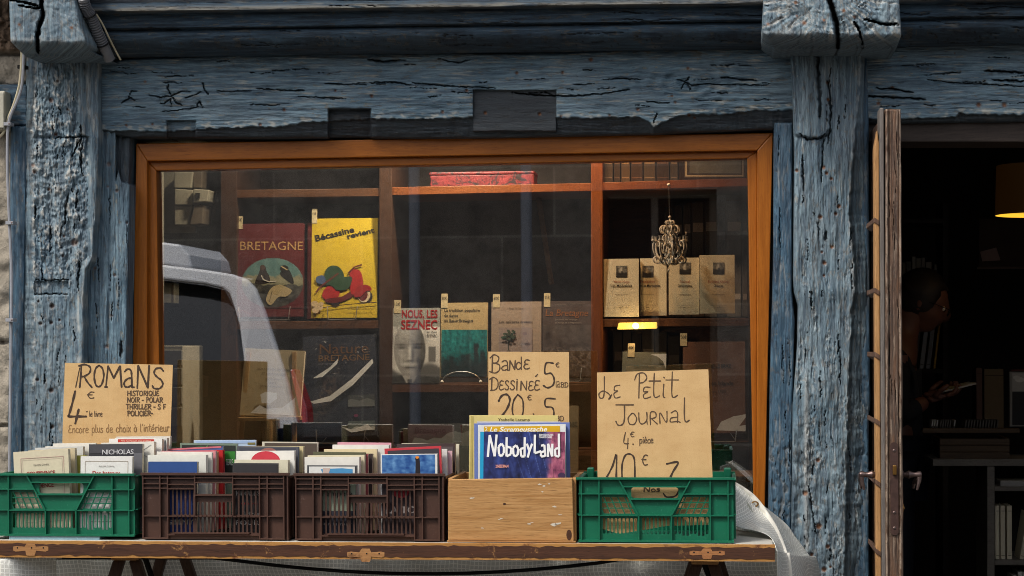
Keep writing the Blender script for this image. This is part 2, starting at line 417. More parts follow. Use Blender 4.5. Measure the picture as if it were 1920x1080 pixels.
nails = [(272,153,3.5),(237,235,3.5),(286,233,3),(533,206,4),(697,180,4),(830,210,4),(488,234,4),(875,170,4),(1108,112,5),(969,137,4),(1055,136,4),(1012,214,4),(1052,218,3),(1143,216,3),(1196,205,4),(1260,180,3),(1266,192,3),(1292,216,4),(1302,221,3),(1290,128,4),(545,114,2),(629,170,3),(910,212,4)]
edge_u = [180,250,300,345,400,450,480,515,545,580,620,660,700,720,760,830,890,940,1000,1040,1100,1150,1200,1212,1226,1240,1255,1290,1330,1380,1400,1440,1490]
edge_v = [244,244,246,244,240,238,236,238,233,228,226,224,222,221,222,222,218,219,219,220,221,219,219,224,237,232,222,213,214,212,207,206,206]
def lintel_disp(U, V):
    u, v = wob(U, V, 1.6)
    ev = np.interp(U, edge_u, edge_v)+3.0*fbm(U/16, V*0+3, 3)
    ch = sstep(0, 3, V-ev)                      # below the broken arris the face has split away
    c = cracks(u, v, lc); nl = spots(U, V, nails)
    n1 = rect(U, V, 313, 226, 367, 262); n2 = rect(U, V, 616, 204, 695, 262); n3 = rect(U, V, 887, 169, 1043, 246, 1.2)
    d = grainy(U, V, 'h', 1.15, 1)*(1-.8*n3)
    k = np.exp(-((U-1286)**2/90**2+(V-155)**2/40**2)); d = d+.004*k*np.sin(np.hypot((U-1286)/1.6, V-155)/2.6)
    k = np.exp(-((U-322)**2/60**2+(V-180)**2/26**2)); d = d+.003*k*np.sin(np.hypot((U-322)/1.6, V-180)/2.6)
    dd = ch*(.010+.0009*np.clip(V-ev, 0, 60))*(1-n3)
    d = d+dd+.016*c+.006*nl+n1*.016+n2*.030+n3*.012
    wear = .6*sstep(.3, 1.1, fbm(U/60, V/4, 5))*(1-n3)*(V < 200)+.6*sstep(0, 1, np.exp(-((V-ev+5)/5)**2))*sstep(-.1, .5, fbm(U/20, V/10, 3))*(1-n3)
    wear = wear+.7*sstep(.35, .8, fbm(U/90+3, V/7, 4))*np.exp(-((U-620)**2/200**2))*.3
    top = np.interp(U, [188,250,480,720,960,1200,1430], [116,108,103,100,100,93,92])
    wear = np.clip(wear, 0, .8); peel = sstep(.2, .7, fbm(U/30, V/7+9, 4))*(1-sstep(8, 22, V-top))*sstep(560, 700, U)
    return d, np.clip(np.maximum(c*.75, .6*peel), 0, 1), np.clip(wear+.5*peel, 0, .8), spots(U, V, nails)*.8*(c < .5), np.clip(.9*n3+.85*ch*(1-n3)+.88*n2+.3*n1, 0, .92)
slab('lintel_beam', house, BLUE, 0.0, [(184,118),(250,109),(480,103),(720,100),(960,100),(1200,93),(1430,91),(1500,95)], [(184,250),(250,258),(900,259),(1200,252),(1500,240)], 184, 1500, 'h', 2, 1.4, .24, lintel_disp)
# ---- lintel over the doorway
lc2 = [([(1620,180),(1680,183),(1735,186)],4), ([(1640,165),(1680,168),(1712,174)],3), ([(1845,133),(1880,134),(1920,137)],4), ([(1860,150),(1900,152),(1930,153)],3.4), ([(1740,150),(1800,156),(1880,160),(1940,164)],1.6), ([(1765,137),(1800,136)],1.6)]+rand_cracks(14, 1630, 1950, 100, 205, 'h', 15, 70, .4, .8)
lc2 = thin(lc2[:6], .7)+lc2[6:]
n2l = [(1673,165,5),(1647,194,5),(1883,197,6),(1835,197,6),(1790,100,2)]
def lintel2_disp(U, V):
    u, v = wob(U, V, 1.6); ev = np.interp(U, [1620,1645,1700,1790,1800,1860,1960], [222,222,222,218,212,215,212])+3*fbm(U/16, V*0+7, 3)
    ch = sstep(0, 3, V-ev); c = cracks(u, v, lc2); nl = spots(U, V, n2l)
    wear = .6*sstep(.3, 1.1, fbm(U/70, V/4, 5))+.6*np.exp(-((V-ev+5)/5)**2)*sstep(-.1, .5, fbm(U/20, V/10, 3))
    return grainy(U, V, 'h', 1.1, 5)+ch*(.012+.001*np.clip(V-ev, 0, 30))+.014*c+.006*nl, c, np.clip(wear, 0, .7), nl*.8*(c < .4), .8*ch
slab('door_lintel', house, BLUE, 0.004, [(1610,92),(1700,86),(1960,72)], [(1610,232),(1960,228)], 1610, 2080, 'h', 2, 1.4, .24, lintel2_disp)
mb = MB(); mb.hexa([P(1612,266,.05), P(2080,266,.05), P(2080,226,.05), P(1612,226,.05)], (0, .18, 0), DARKW); mb.build('door_head', house, bevel=.004)
# ---- moulded sill of the jetty
def sill(name, u0, u1, bv0, bv1, seed):
    prof = [(-190,-.17),(-60,-.172),(-2,-.17),(2,-.168),(6,-.178),(9,-.19),(15,-.19),(18,-.168),(20,-.146),(30,-.147),(47,-.147),(49,-.13),(51,-.118),(54,-.128),(60,-.134),(68,-.13),(76,-.118),(84,-.10),(92,-.075),(98,-.045),(102,-.01)]
    pv = [p[0] for p in prof]; py = [p[1] for p in prof]
    def d(U, V):
        base = np.interp(U, [u0, u1], [bv0, bv1]); vv = V-base+5*0
        y = np.interp(vv, pv, py)
        u, v = wob(U, V, 1.5)
        c = cracks(u, v, rand_cracks(26, u0, u1, -20, 90, 'h', 20, 120, .8, 1.8, .03))
        sp_ = spots(U, V, [(rnd.uniform(u0, u1), rnd.gauss(80, 12), rnd.uniform(1.5, 3)) for _ in range(130)])*(U > 600)
        ledge = np.exp(-((vv-13)/4.5)**2)*sstep(-.8, .2, fbm(U/60, V/8, 3))
        wear = .85*ledge+.5*sstep(.45, 1, fbm(U/70, V/5, 4))
        old = .75*sstep(1, -3, vv)+.35*sstep(62, 80, vv)*sstep(-.5, .4, fbm(U/150, V/40, 2))
        return y+grainy(U, V, 'h', .7, seed)+.006*c+.005*sp_, np.clip(c*.8+.8*sp_, 0, 1), np.clip(wear, 0, .85), 0*U, np.clip(old, 0, .8)
    slab(name, house, SILL, 0.0, [(u0, -190), (u1, -190)], [(u0, 102+bv0), (u1, 102+bv1)], u0, u1, 'h', 3, 1.8, .2, d)
sill('moulded_sill_beam', 150, 1450, 7, -10, 2)
sill('moulded_sill_beam', 1660, 2080, -13, -20, 3)
# ---- joist ends
def joist(name, ea, eb, vb, ctr, crk, nl, y0, seed, right):
    def d(U, V):
        u, v = wob(U, V, 1.8)
        c = cracks(u, v, crk); nn = spots(U, V, nl)
        rr = np.hypot(U-ctr[0], (V-ctr[1])*1.15); an = np.arctan2((V-ctr[1])*1.15, U-ctr[0])
        rad = fbm(an*16+.6*fbm(U/30, V/30, 2), rr/60, 4)
        rg = fbm(an*2, rr/7, 3)
        loc = sstep(15, 60, rr)*(1-.55*sstep(150, 260, rr)) if right else .45
        dd = (.007*np.abs(rad)+.003*rg)*loc+.004*fbm(U/40, V/40, 3)
        dk = sstep(.62, 1.05, np.abs(rad))*loc*.8*(.9 if right else .35)
        ch = np.clip((V-vb)/26, 0, 2)
        y = dd+.02*c+.06*sstep(.6, 1, c)+.11*np.sin(np.clip(ch, 0, 1)*1.3)*ch.clip(0, 1)
        wear = .75*sstep(.1, .6, -rad)*loc*(1-sstep(0, 1, ch))*(1 if right else .5)+.3*np.exp(-((V-vb)/6)**2)*sstep(-.2, .4, fbm(U/14, V/14, 3))
        return y, np.clip(c+dk, 0, 1), np.clip(wear, 0, .85), np.clip(nn, 0, .9)*(c < .4), .25*sstep(.4, 1, ch)
    slab(name, house, BLUEP, y0, ea, eb, -170, 106 if not right else 92, 'v', 2.5, 2.5, .6, d, rnd=9)
joist('joist_end', [(-170,12),(0,17),(78,20),(106,48)], [(-170,128),(0,142),(50,152),(95,170),(106,192)], 76, (84,12),
      [([(82,-60),(78,10),(82,30),(75,45),(70,70),(72,100)],6), ([(78,14),(60,8),(40,3),(18,1)],2.5), ([(80,16),(60,14),(35,10)],2)], [(36,46,4),(75,42,6),(134,52,4),(40,30,2)], -.28, 4, False)
joist('joist_end', [(-170,1436),(0,1432),(60,1429),(92,1452)], [(-170,1684),(0,1686),(66,1690),(92,1680)], 62, (1556,-14),
      [([(1552,-60),(1556,0),(1562,20),(1570,45),(1571,70),(1571,92)],8), ([(1600,40),(1613,60),(1618,90)],2.5), ([(1620,36),(1660,46),(1684,45)],3)], [(1492,5,5),(1508,43,6),(1545,38,4),(1582,20,5),(1494,30,3),(1602,32,4),(1440,45,4)], -.30, 6, True)
# ---- right post
pc = [([(1533,95),(1534,130),(1536,160),(1538,200),(1537,222)],4.5), ([(1551,150),(1556,175),(1558,205),(1557,235),(1552,270)],2.2), ([(1545,250),(1540,340)],1.8), ([(1548,435),(1548,450)],4), ([(1504,290),(1506,360)],1.4),
      ([(1525,868),(1524,890)],2.5), ([(1516,910),(1530,1000)],1.5), ([(1497,250),(1515,262),(1540,258),(1552,254)],3)]+rand_cracks(36, 1498, 1598, 120, 1060, 'v', 10, 60, .4, .9, .05)
pn = [(1544,314,5),(1550,325,4),(1559,335,4),(1573,387,5),(1538,407,5),(1567,401,4),(1560,463,4),(1546,493,5),(1541,473,3),(1545,517,3),(1552,155,4),(1553,187,4),(1494,320,4),(1534,863,5),(1510,925,6),(1535,987,7),(1552,1025,5),(1545,1068,6),(1522,1040,4),(1557,1063,3)]
pL = [(85,1481),(150,1485),(230,1489),(300,1490),(520,1488),(548,1490),(572,1497),(640,1496),(700,1492),(760,1487),(1080,1484),(1500,1482)]
pR = [(85,1622),(200,1619),(300,1622),(540,1626),(1080,1628),(1500,1628)]
def post_disp(U, V):
    u, v = wob(U, V, 2.4); c = cracks(u, v, pc); nn = spots(U, V, pn)
    m = np.interp(V, [85,180,270,330,400,470,540,580,660,760,860,1080], [1617,1612,1602,1596,1592,1600,1604,1598,1594,1590,1588,1583])+2.5*fbm(U*0, V/18, 3)
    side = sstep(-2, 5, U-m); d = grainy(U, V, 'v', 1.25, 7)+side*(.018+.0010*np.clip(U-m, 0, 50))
    low = sstep(250, 258, V-6*np.sin((U-1495)/55*2.2)+14*sstep(1545, 1552, U))*(U < 1560)
    d = d+low*.012
    rg = sstep(-.05, .5, fbm(U/26, V/90+4, 3))*sstep(380, 560, V); gou = fbm(U/6, V/16, 5)
    d = d+.007*rg*np.abs(gou)+.006*sstep(640, 900, V)*fbm(U/22, V/34, 4)
    bul = np.exp(-((U-1543)**2/22**2+(V-730)**2/55**2)); d = d-.012*bul
    b2 = np.exp(-((U-1552)**2/60**2+(V-545)**2/22**2)); d = d-.008*b2
    rb = np.exp(-((U-1512)/5)**2)*sstep(680, 720, V); d = d-.007*rb
    wear = .5*sstep(.3, .9, fbm(U/4, V/60, 5))*sstep(-.2, .5, fbm(U/40, V/110+6, 3))+.6*rb*.6+.35*np.exp(-((U-m+3)/4)**2)*sstep(-.3, .4, fbm(U/8, V/20, 3))+.4*sstep(0, .5, -gou)*rg
    pit = sstep(.55, 1.0, fbm(U/3.5+9, V/9, 4))*sstep(.0, .5, fbm(U/30, V/120+2, 3))
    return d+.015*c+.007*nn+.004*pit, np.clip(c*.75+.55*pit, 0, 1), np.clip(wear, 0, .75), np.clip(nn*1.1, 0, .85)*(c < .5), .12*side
slab('right_post', house, BLUEP, -.045, pL, pR, 85, 1500, 'v', 2, 1.5, .26, post_disp)
# ---- left post
lpc = [([(150,490),(146,520),(148,545)],2), ([(155,265),(152,290),(154,330)],2.4), ([(128,365),(124,395),(121,422)],2.6), ([(146,355),(143,390)],2), ([(135,295),(145,270),(150,262)],2), ([(66,525),(95,526),(128,525)],1.6), ([(66,384),(65,410)],2), ([(78,505),(80,525)],1.6), ([(105,258),(135,258),(165,256)],1.8),
       ([(152,236),(153,258),(148,275)],1.5), ([(62,553),(90,551),(128,552)],1.6)]+rand_cracks(40, 66, 160, 130, 1000, 'v', 8, 36, .4, .9, .15)
lpn = [(96,188,6),(108,152,3),(140,455,9),(92,355,4),(120,443,3),(96,605,4),(98,574,6),(76,607,4),(96,732,6),(70,712,4),(150,280,4),(127,205,3),(118,480,3),(72,565,3),(104,252,5),(62,310,5),(64,322,5),(98,800,5),(30,830,4),(23,700,5),(112,600,3)]
lL = [(100,50),(180,48),(250,46),(330,30),(600,22),(890,19),(1500,18)]
lR = [(100,186),(250,187),(330,184),(400,180),(465,176),(490,172),(505,162),(560,157),(600,159),(700,158),(1080,158),(1500,158)]
def lpost_disp(U, V):
    u, v = wob(U, V, 2.4); c = cracks(u, v, lpc); nn = spots(U, V, lpn)
    le = np.interp(V, [100,250,330,600,1080], [66,60,60,62,60])+3*fbm(U*0+1, V/14, 4)
    be = np.interp(V, [100,250,258,400,480,505,560,1080], [146,148,166,166,165,152,145,140])+1.5*fbm(U*0, V/20, 3)
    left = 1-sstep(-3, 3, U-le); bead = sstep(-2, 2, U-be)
    rough = (1-left)*(1-bead)*np.interp(V, [100,190,250,500,540,700,1080], [.7,1,1.15,1,.3,.28,.35])
    g1 = .75*fbm(U/20, V/28, 5)+.6*(.45-np.abs(fbm(U/13+5, V/19+3, 4))); g2 = fbm(U/4+20, V/8, 3)
    d = grainy(U, V, 'v', 1.0, 9)+left*(.02+.0009*np.clip(le-U, 0, 60))+rough*(-.0105*g1+.0022*g2+.008)
    d = d-.006*bead*np.sin(np.clip((U-be)/16, 0, 1)*3.14)
    p1 = rect(U, V, 62, 100, 148, 256); d = d-.007*p1
    rc = rect(U, V, 64, 528, 128, 553); d = d+.012*rc
    pit = sstep(.62, 1.0, fbm(U/5+3, V/8, 4))*np.clip(rough*1.2+.2, 0, 1)
    pit2 = sstep(.7, 1.0, fbm(U/9+13, V/12+5, 3))
    wear = rough*.85*sstep(.15, .6, g1)*sstep(-.4, .3, fbm(U/6, V/9, 3))+.5*bead*sstep(.0, .6, fbm(U/10, V/60, 3))+.45*np.exp(-((U-le-2)/4)**2)*sstep(-.2, .4, fbm(U/10, V/16, 3))
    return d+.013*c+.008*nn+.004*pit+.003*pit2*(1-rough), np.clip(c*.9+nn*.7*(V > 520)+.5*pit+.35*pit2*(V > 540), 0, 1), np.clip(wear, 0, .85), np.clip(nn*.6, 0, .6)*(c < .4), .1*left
slab('left_post', house, BLUEP, -.03, lL, lR, 100, 1500, 'v', 1.8, 1.5, .26, lpost_disp)
# ---- jamb boards beside the window
def jamb_l(U, V):
    u, v = wob(U, V, 2); c = cracks(u, v, [([(228,640),(227,660),(226,670)],4), ([(180,260),(179,330)],1.5)]+rand_cracks(16, 180, 240, 260, 1000, 'v', 20, 70, .5, 1.1, .05))
    cut = sstep(-2, 2, V-np.interp(U, [217,222,228,245], [340,318,340,346]))
    hol = (1-cut)*sstep(216, 219, U)
    gr = sstep(.1, .7, fbm(U/14, V/90, 4)); nn = spots(U, V, [(204,308,6),(219,358,4),(209,592,4),(238,418,3),(200,650,5),(215,516,4),(178,503,4),(202,350,3)])
    groove = np.exp(-((U-np.interp(V, [250,1080], [208,197]))/3)**2)
    return grainy(U, V, 'v', 1.2, 12)+.03*hol+.004*groove+.008*c+.005*nn+.003*gr, np.clip(c+.4*sstep(.6, 1, fbm(U/5, V/24, 4))*sstep(.0, .4, fbm(U/40, V/150+7, 2)), 0, 1), np.clip(.5*gr*sstep(0, .5, fbm(U/8, V/50, 3)), 0, .6), np.clip(nn*.5, 0, .5), .75*hol
slab('jamb_board', house, BLUE, .012, [(240,170),(470,165),(515,150),(1500,150)], [(240,246),(400,243),(680,237),(1500,232)], 240, 1500, 'v', 2, 1.5, .1, jamb_l)
def jamb_r(U, V):
    u, v = wob(U, V, 2); c = cracks(u, v, rand_cracks(9, 1452, 1484, 240, 1000, 'v', 20, 90, .5, 1.0, .03))
    fl = np.interp(V, [230,600,1080], [1454,1455,1456])+2*fbm(U*0, V/20, 3); left = 1-sstep(-2, 2, U-fl)
    ch = sstep(.1, .6, fbm(U/10, V/18, 4))*sstep(780, 860, V)
    return grainy(U, V, 'v', 1.0, 15)+.012*left+.005*ch+.008*c, np.clip(c+.3*ch, 0, 1), np.clip(.5*sstep(.2, .8, fbm(U/6, V/60, 4))+.4*ch, 0, .6), 0*U, 0*U
slab('jamb_board', house, BLUED, .02, [(230,1451),(500,1450),(700,1444),(1080,1439),(1500,1437)], [(230,1486),(545,1485),(600,1490),(760,1486),(1080,1482),(1500,1482)], 230, 1500, 'v', 2, 1.5, .1, jamb_r)
# side of the post that turns into the doorway
def jamb_d(U, V):
    u, v = wob(U, V, 2.5); c = cracks(u, v, rand_cracks(12, 1600, 1626, 230, 1060, 'v', 20, 90, .5, 1.1, .05)); nn = spots(U, V, [(1596,714,5),(1600,775,6),(1594,977,5)])
    ew = sstep(.2, .7, fbm(U/9, V/20, 4))*sstep(660, 760, V)
    return grainy(U, V, 'v', 1.2, 19)+.004*ew+.008*c+.005*nn, np.clip(c+.2*ew, 0, 1), np.clip(.45*sstep(.2, .8, fbm(U/7, V/60, 4)), 0, .5), np.clip(nn, 0, .8), 0*U
slab('door_jamb', house, BLUED, .0, [(85,1600),(1500,1600)], [(85,1628),(600,1631),(760,1632),(780,1629),(1080,1630),(1500,1630)], 85, 1500, 'v', 3, 2.5, .24, jamb_d)
# dark gaps closed behind the boards, wall under the window, upper storey
mb = MB()
mb.hexa([P(236,1500,.112), P(262,1500,.112), P(262,240,.112), P(236,240,.112)], (0, .1, 0), DARKW); mb.build('window_reveal', house); mb = MB()
mb.hexa([P(1425,1500,.125), P(1640,1500,.125), P(1640,240,.125), P(1425,240,.125)], (0, .1, 0), DARKW)
mb.build('window_reveal', house)
mb = MB(); mb.hexa([P(236,1500,.13), P(1450,1500,.13), P(1450,945,.13), P(236,945,.13)], (0, .12, 0), BLUEP_FLAT if 'BLUEP_FLAT' in globals() else pm('riser_blue', lin(80, 108, 132), .6, .15, 14, .3)); mb.build('stall_riser', house)
mb = MB()
up = pm('upper_plaster', lin(140, 132, 120), .9, .15, 6, .4)
mb.box((-3.2, -.30, 2.62), (3.6, 0.3, 5.6), up); mb.build('upper_wall', house)
mb = MB(); mb.box((-3.2, -.40, 5.6), (3.6, 4.5, 5.75), DARKW); mb.build('eaves', house)
# room behind: floor, ceiling, walls
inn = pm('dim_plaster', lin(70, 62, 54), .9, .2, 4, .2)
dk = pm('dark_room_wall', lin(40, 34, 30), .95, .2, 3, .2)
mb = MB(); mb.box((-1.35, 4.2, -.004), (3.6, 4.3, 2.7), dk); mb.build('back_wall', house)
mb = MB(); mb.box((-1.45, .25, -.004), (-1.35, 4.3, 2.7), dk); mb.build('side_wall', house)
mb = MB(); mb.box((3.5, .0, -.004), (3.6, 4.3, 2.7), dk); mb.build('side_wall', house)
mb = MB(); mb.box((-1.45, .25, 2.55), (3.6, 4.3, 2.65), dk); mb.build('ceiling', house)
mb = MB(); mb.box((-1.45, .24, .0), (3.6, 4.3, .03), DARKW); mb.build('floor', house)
mb = MB(); mb.hexa([P(2080,1500,.02), P(2600,1500,.02), P(2600,75,.02), P(2080,75,.02)], (0, .2, 0), up); mb.build('front_wall', house)
# ---------------------------------------------------------------- neighbour's stone wall
nb = empty('stone_house', (0, 0, 0), label='rough stone neighbouring wall left of the blue post', cat='wall')
def stone_d(U, V):
    j = np.minimum.reduce([np.abs(V-q-3*fbm(U/30, V*0+q, 2)) for q in (-40, 102, 162, 420, 640, 800, 985)])
    jn = 1-sstep(2, 6, j)
    top = 1-sstep(92, 104, V); d = .012*fbm(U/40, V/40, 5)+top*.02*fbm(U/12, V/12, 4)+.022*jn*(.6+.4*fbm(U/9, V/9, 2))-.02*top
    return d, .5*jn, 0*U, 0*U, top
def stonewall_mat():
    m, nt, bs = _new('stone_wall'); at = node(nt, 'ShaderNodeAttribute', attribute_name='paint'); sp = node(nt, 'ShaderNodeSeparateColor'); nt.links.new(at.outputs['Color'], sp.inputs[0])
    v = objco(nt); a = noise(nt, v, 5, 8, .7); b = noise(nt, v, 45, 6, .7)
    c1 = mixc(nt, ramp(nt, a, .35, .65), lin(140, 132, 118), lin(172, 162, 146)); c1 = mixc(nt, ramp(nt, b, .55, .75), c1, lin(104, 98, 88))
    c2 = mixc(nt, ramp(nt, b, .35, .65), lin(84, 68, 54), lin(132, 110, 90))
    c = mixc(nt, at.outputs['Alpha'], c1, c2); c = mixc(nt, sp.outputs[0], c, (.03, .025, .02))
    nt.links.new(c, bs.inputs['Base Color']); bs.inputs['Roughness'].default_value = .95; setbump(nt, bs, b, 1, .006); return m
slab('wall', nb, stonewall_mat(), .03, [(-200,-420),(1500,-420)], [(-200,52),(1500,40)], -200, 1500, 'v', 4, 4, .3, stone_d)
mb = MB(); mb.box((-6, .05, -.004), (-1.6, 4.3, 5.2), STONE); mb.build('rear_wall', nb)
# a tie beam stub between stone and post
def stub(U, V): return grainy(U, V, 'h', 1.2, 30), 0*U, .4*sstep(.2, .8, fbm(U/20, V/8, 3)), 0*U, 0*U
slab('beam_stub', house, BLUED, .0, [(-20,158),(52,158)], [(-20,236),(52,236)], -20, 52, 'h', 3, 3, .2, stub)
slab('beam_stub', house, BLUED, -.005, [(236,20),(1500,10)], [(236,52),(1500,30)], 236, 1500, 'v', 3, 3, .2, lambda U, V: (grainy(U, V, 'v', 1.2, 31), 0*U, .35*sstep(.2, .8, fbm(U/6, V/60, 3)), 0*U, 0*U))
# ---------------------------------------------------------------- window
win = empty('shop_window', P(850, 940, .09), label='large shop window in varnished orange wooden frame', cat='window')
def wparent(o):
    o.parent = win; o.location = -win.location; return o
def glass_mat():
    m = bpy.data.materials.new('pane_glass'); m.use_nodes = True; nt = m.node_tree; nt.nodes.clear()
    out = node(nt, 'ShaderNodeOutputMaterial'); tr = node(nt, 'ShaderNodeBsdfTransparent'); gl = node(nt, 'ShaderNodeBsdfGlossy')
    tr.inputs[0].default_value = (.93, .95, .94, 1); gl.inputs['Roughness'].default_value = .012; gl.inputs[0].default_value = (1, 1, 1, 1)
    fr = node(nt, 'ShaderNodeFresnel'); fr.inputs[0].default_value = 3.0
    mx = node(nt, 'ShaderNodeMixShader'); nt.links.new(fr.outputs[0], mx.inputs[0]); nt.links.new(tr.outputs[0], mx.inputs[1]); nt.links.new(gl.outputs[0], mx.inputs[2])
    nt.links.new(mx.outputs[0], out.inputs[0]); return m
GLASS = glass_mat()
YF = .075
OL = lambda v: np.interp(v, [268, 680, 1000], [255, 248, 244]); IL = lambda v: np.interp(v, [320, 680, 1000], [293, 299, 303])
ORt = lambda v: np.interp(v, [248, 930, 1000], [1449, 1435, 1433]); IR = lambda v: np.interp(v, [297, 900, 1000], [1401, 1412, 1414])
ML = lambda v: np.interp(v, [300, 680, 1000], [276, 274, 275]); MR = lambda v: np.interp(v, [270, 900, 1000], [1420, 1418, 1418])
VBOT = 960
def bar(name, q, d, y, mat):
    mb = MB(); mb.hexa([P(a, b, y) for a, b in q], (0, d, 0), mat); return wparent(mb.build(name, bevel=.003))
# outer frame (proud) and sash (set back)
bar('frame_stile', [(OL(VBOT),VBOT),(ML(VBOT),VBOT),(ML(302),302),(OL(269),269)], .10, YF, OAKV)
bar('frame_stile', [(MR(VBOT),VBOT),(ORt(VBOT),VBOT),(ORt(249),249),(MR(282),282)], .10, YF, OAKV)
bar('frame_rail', [(ML(302),302),(MR(282),282),(ORt(249),249),(OL(269),269)], .10, YF+.001, OAKH)
bar('frame_rail', [(OL(VBOT),VBOT+30),(ORt(VBOT),VBOT+30),(MR(VBOT),VBOT),(ML(VBOT),VBOT)], .12, YF-.001, OAKH)
bar('sash_stile', [(ML(VBOT),VBOT),(IL(VBOT),VBOT),(IL(320),320),(ML(303),303)], .06, YF+.022, OAKV)
bar('sash_stile', [(IR(VBOT),VBOT),(MR(VBOT),VBOT),(MR(283),283),(IR(297),297)], .06, YF+.022, OAKV)
bar('sash_rail', [(IL(320),320),(IR(297),297),(MR(283),283),(ML(303),303)], .06, YF+.0235, OAKH)
YG = YF+.05
mb = MB(); mb.hexa([P(280,965,YG), P(1419,965,YG), P(1419,285,YG), P(280,306,YG)], (0, .006, 0), GLASS)
wparent(mb.build('pane'))

# ---------------------------------------------------------------- bookcase behind the window
YS = .50; YB = .84
bc = empty('bookcase', (0, 0, 0), label='wide brown wooden bookcase standing just behind the window', cat='bookcase')
def shelf(name, u0, u1, va, vb, y=YS, dep=.33, mat=SHELF):
    """va, vb: top-edge v at both ends; 14 px board"""
    mb = MB(); th = 15
    mb.hexa([P(u0, va+th, y), P(u1, vb+th, y), P(u1, vb, y), P(u0, va, y)], (0, dep, 0), mat)
    return mb.build(name, bc, bevel=.0015)
def upright(u0, u1, v0, v1, y=YS-.004, dep=.335, mat=SHELFV_DIM):
    mb = MB(); mb.hexa([P(u0, v1, y), P(u1, v1, y), P(u1, v0, y), P(u0, v0, y)], (0, dep, 0), mat); mb.build('upright', bc, bevel=.0015)
upright(414, 444, 240, 1000); upright(711, 735, 240, 1000); upright(1108, 1130, 240, 1000, mat=SHELFV_LIT); upright(1404, 1428, 240, 1000)
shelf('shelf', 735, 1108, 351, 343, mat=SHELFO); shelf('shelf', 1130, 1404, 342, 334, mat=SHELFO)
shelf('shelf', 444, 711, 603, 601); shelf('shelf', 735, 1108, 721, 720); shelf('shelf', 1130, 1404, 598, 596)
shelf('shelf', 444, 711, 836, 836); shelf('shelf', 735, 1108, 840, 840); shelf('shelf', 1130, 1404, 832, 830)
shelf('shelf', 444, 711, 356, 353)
REFLB = pm('reflected_grey', lin(62, 58, 56), .95, .3, 14, .6)  # grey of the reflected street wall put into the panel colour
mb = MB(); mb.hexa([P(735, 1000, YB), P(1108, 1000, YB), P(1108, 240, YB), P(735, 240, YB)], (0, .02, 0), REFLB); mb.build('back_panel', bc)
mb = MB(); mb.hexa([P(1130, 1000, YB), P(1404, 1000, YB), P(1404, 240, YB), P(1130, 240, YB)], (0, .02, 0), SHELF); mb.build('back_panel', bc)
mb = MB(); mb.hexa([P(444, 1000, YB), P(711, 1000, YB), P(711, 240, YB), P(444, 240, YB)], (0, .02, 0), pm('dark_back', lin(34, 26, 24), .9, .2, 8, .2)); mb.build('back_panel', bc)
# window bench below the display
mb = MB(); mb.hexa([P(286, 905, .19), P(1420, 905, .19), P(1420, 893, .19), P(286, 893, .19)], (0, .30, 0), SHELF); mb.build('window_ledge', house, bevel=.002)

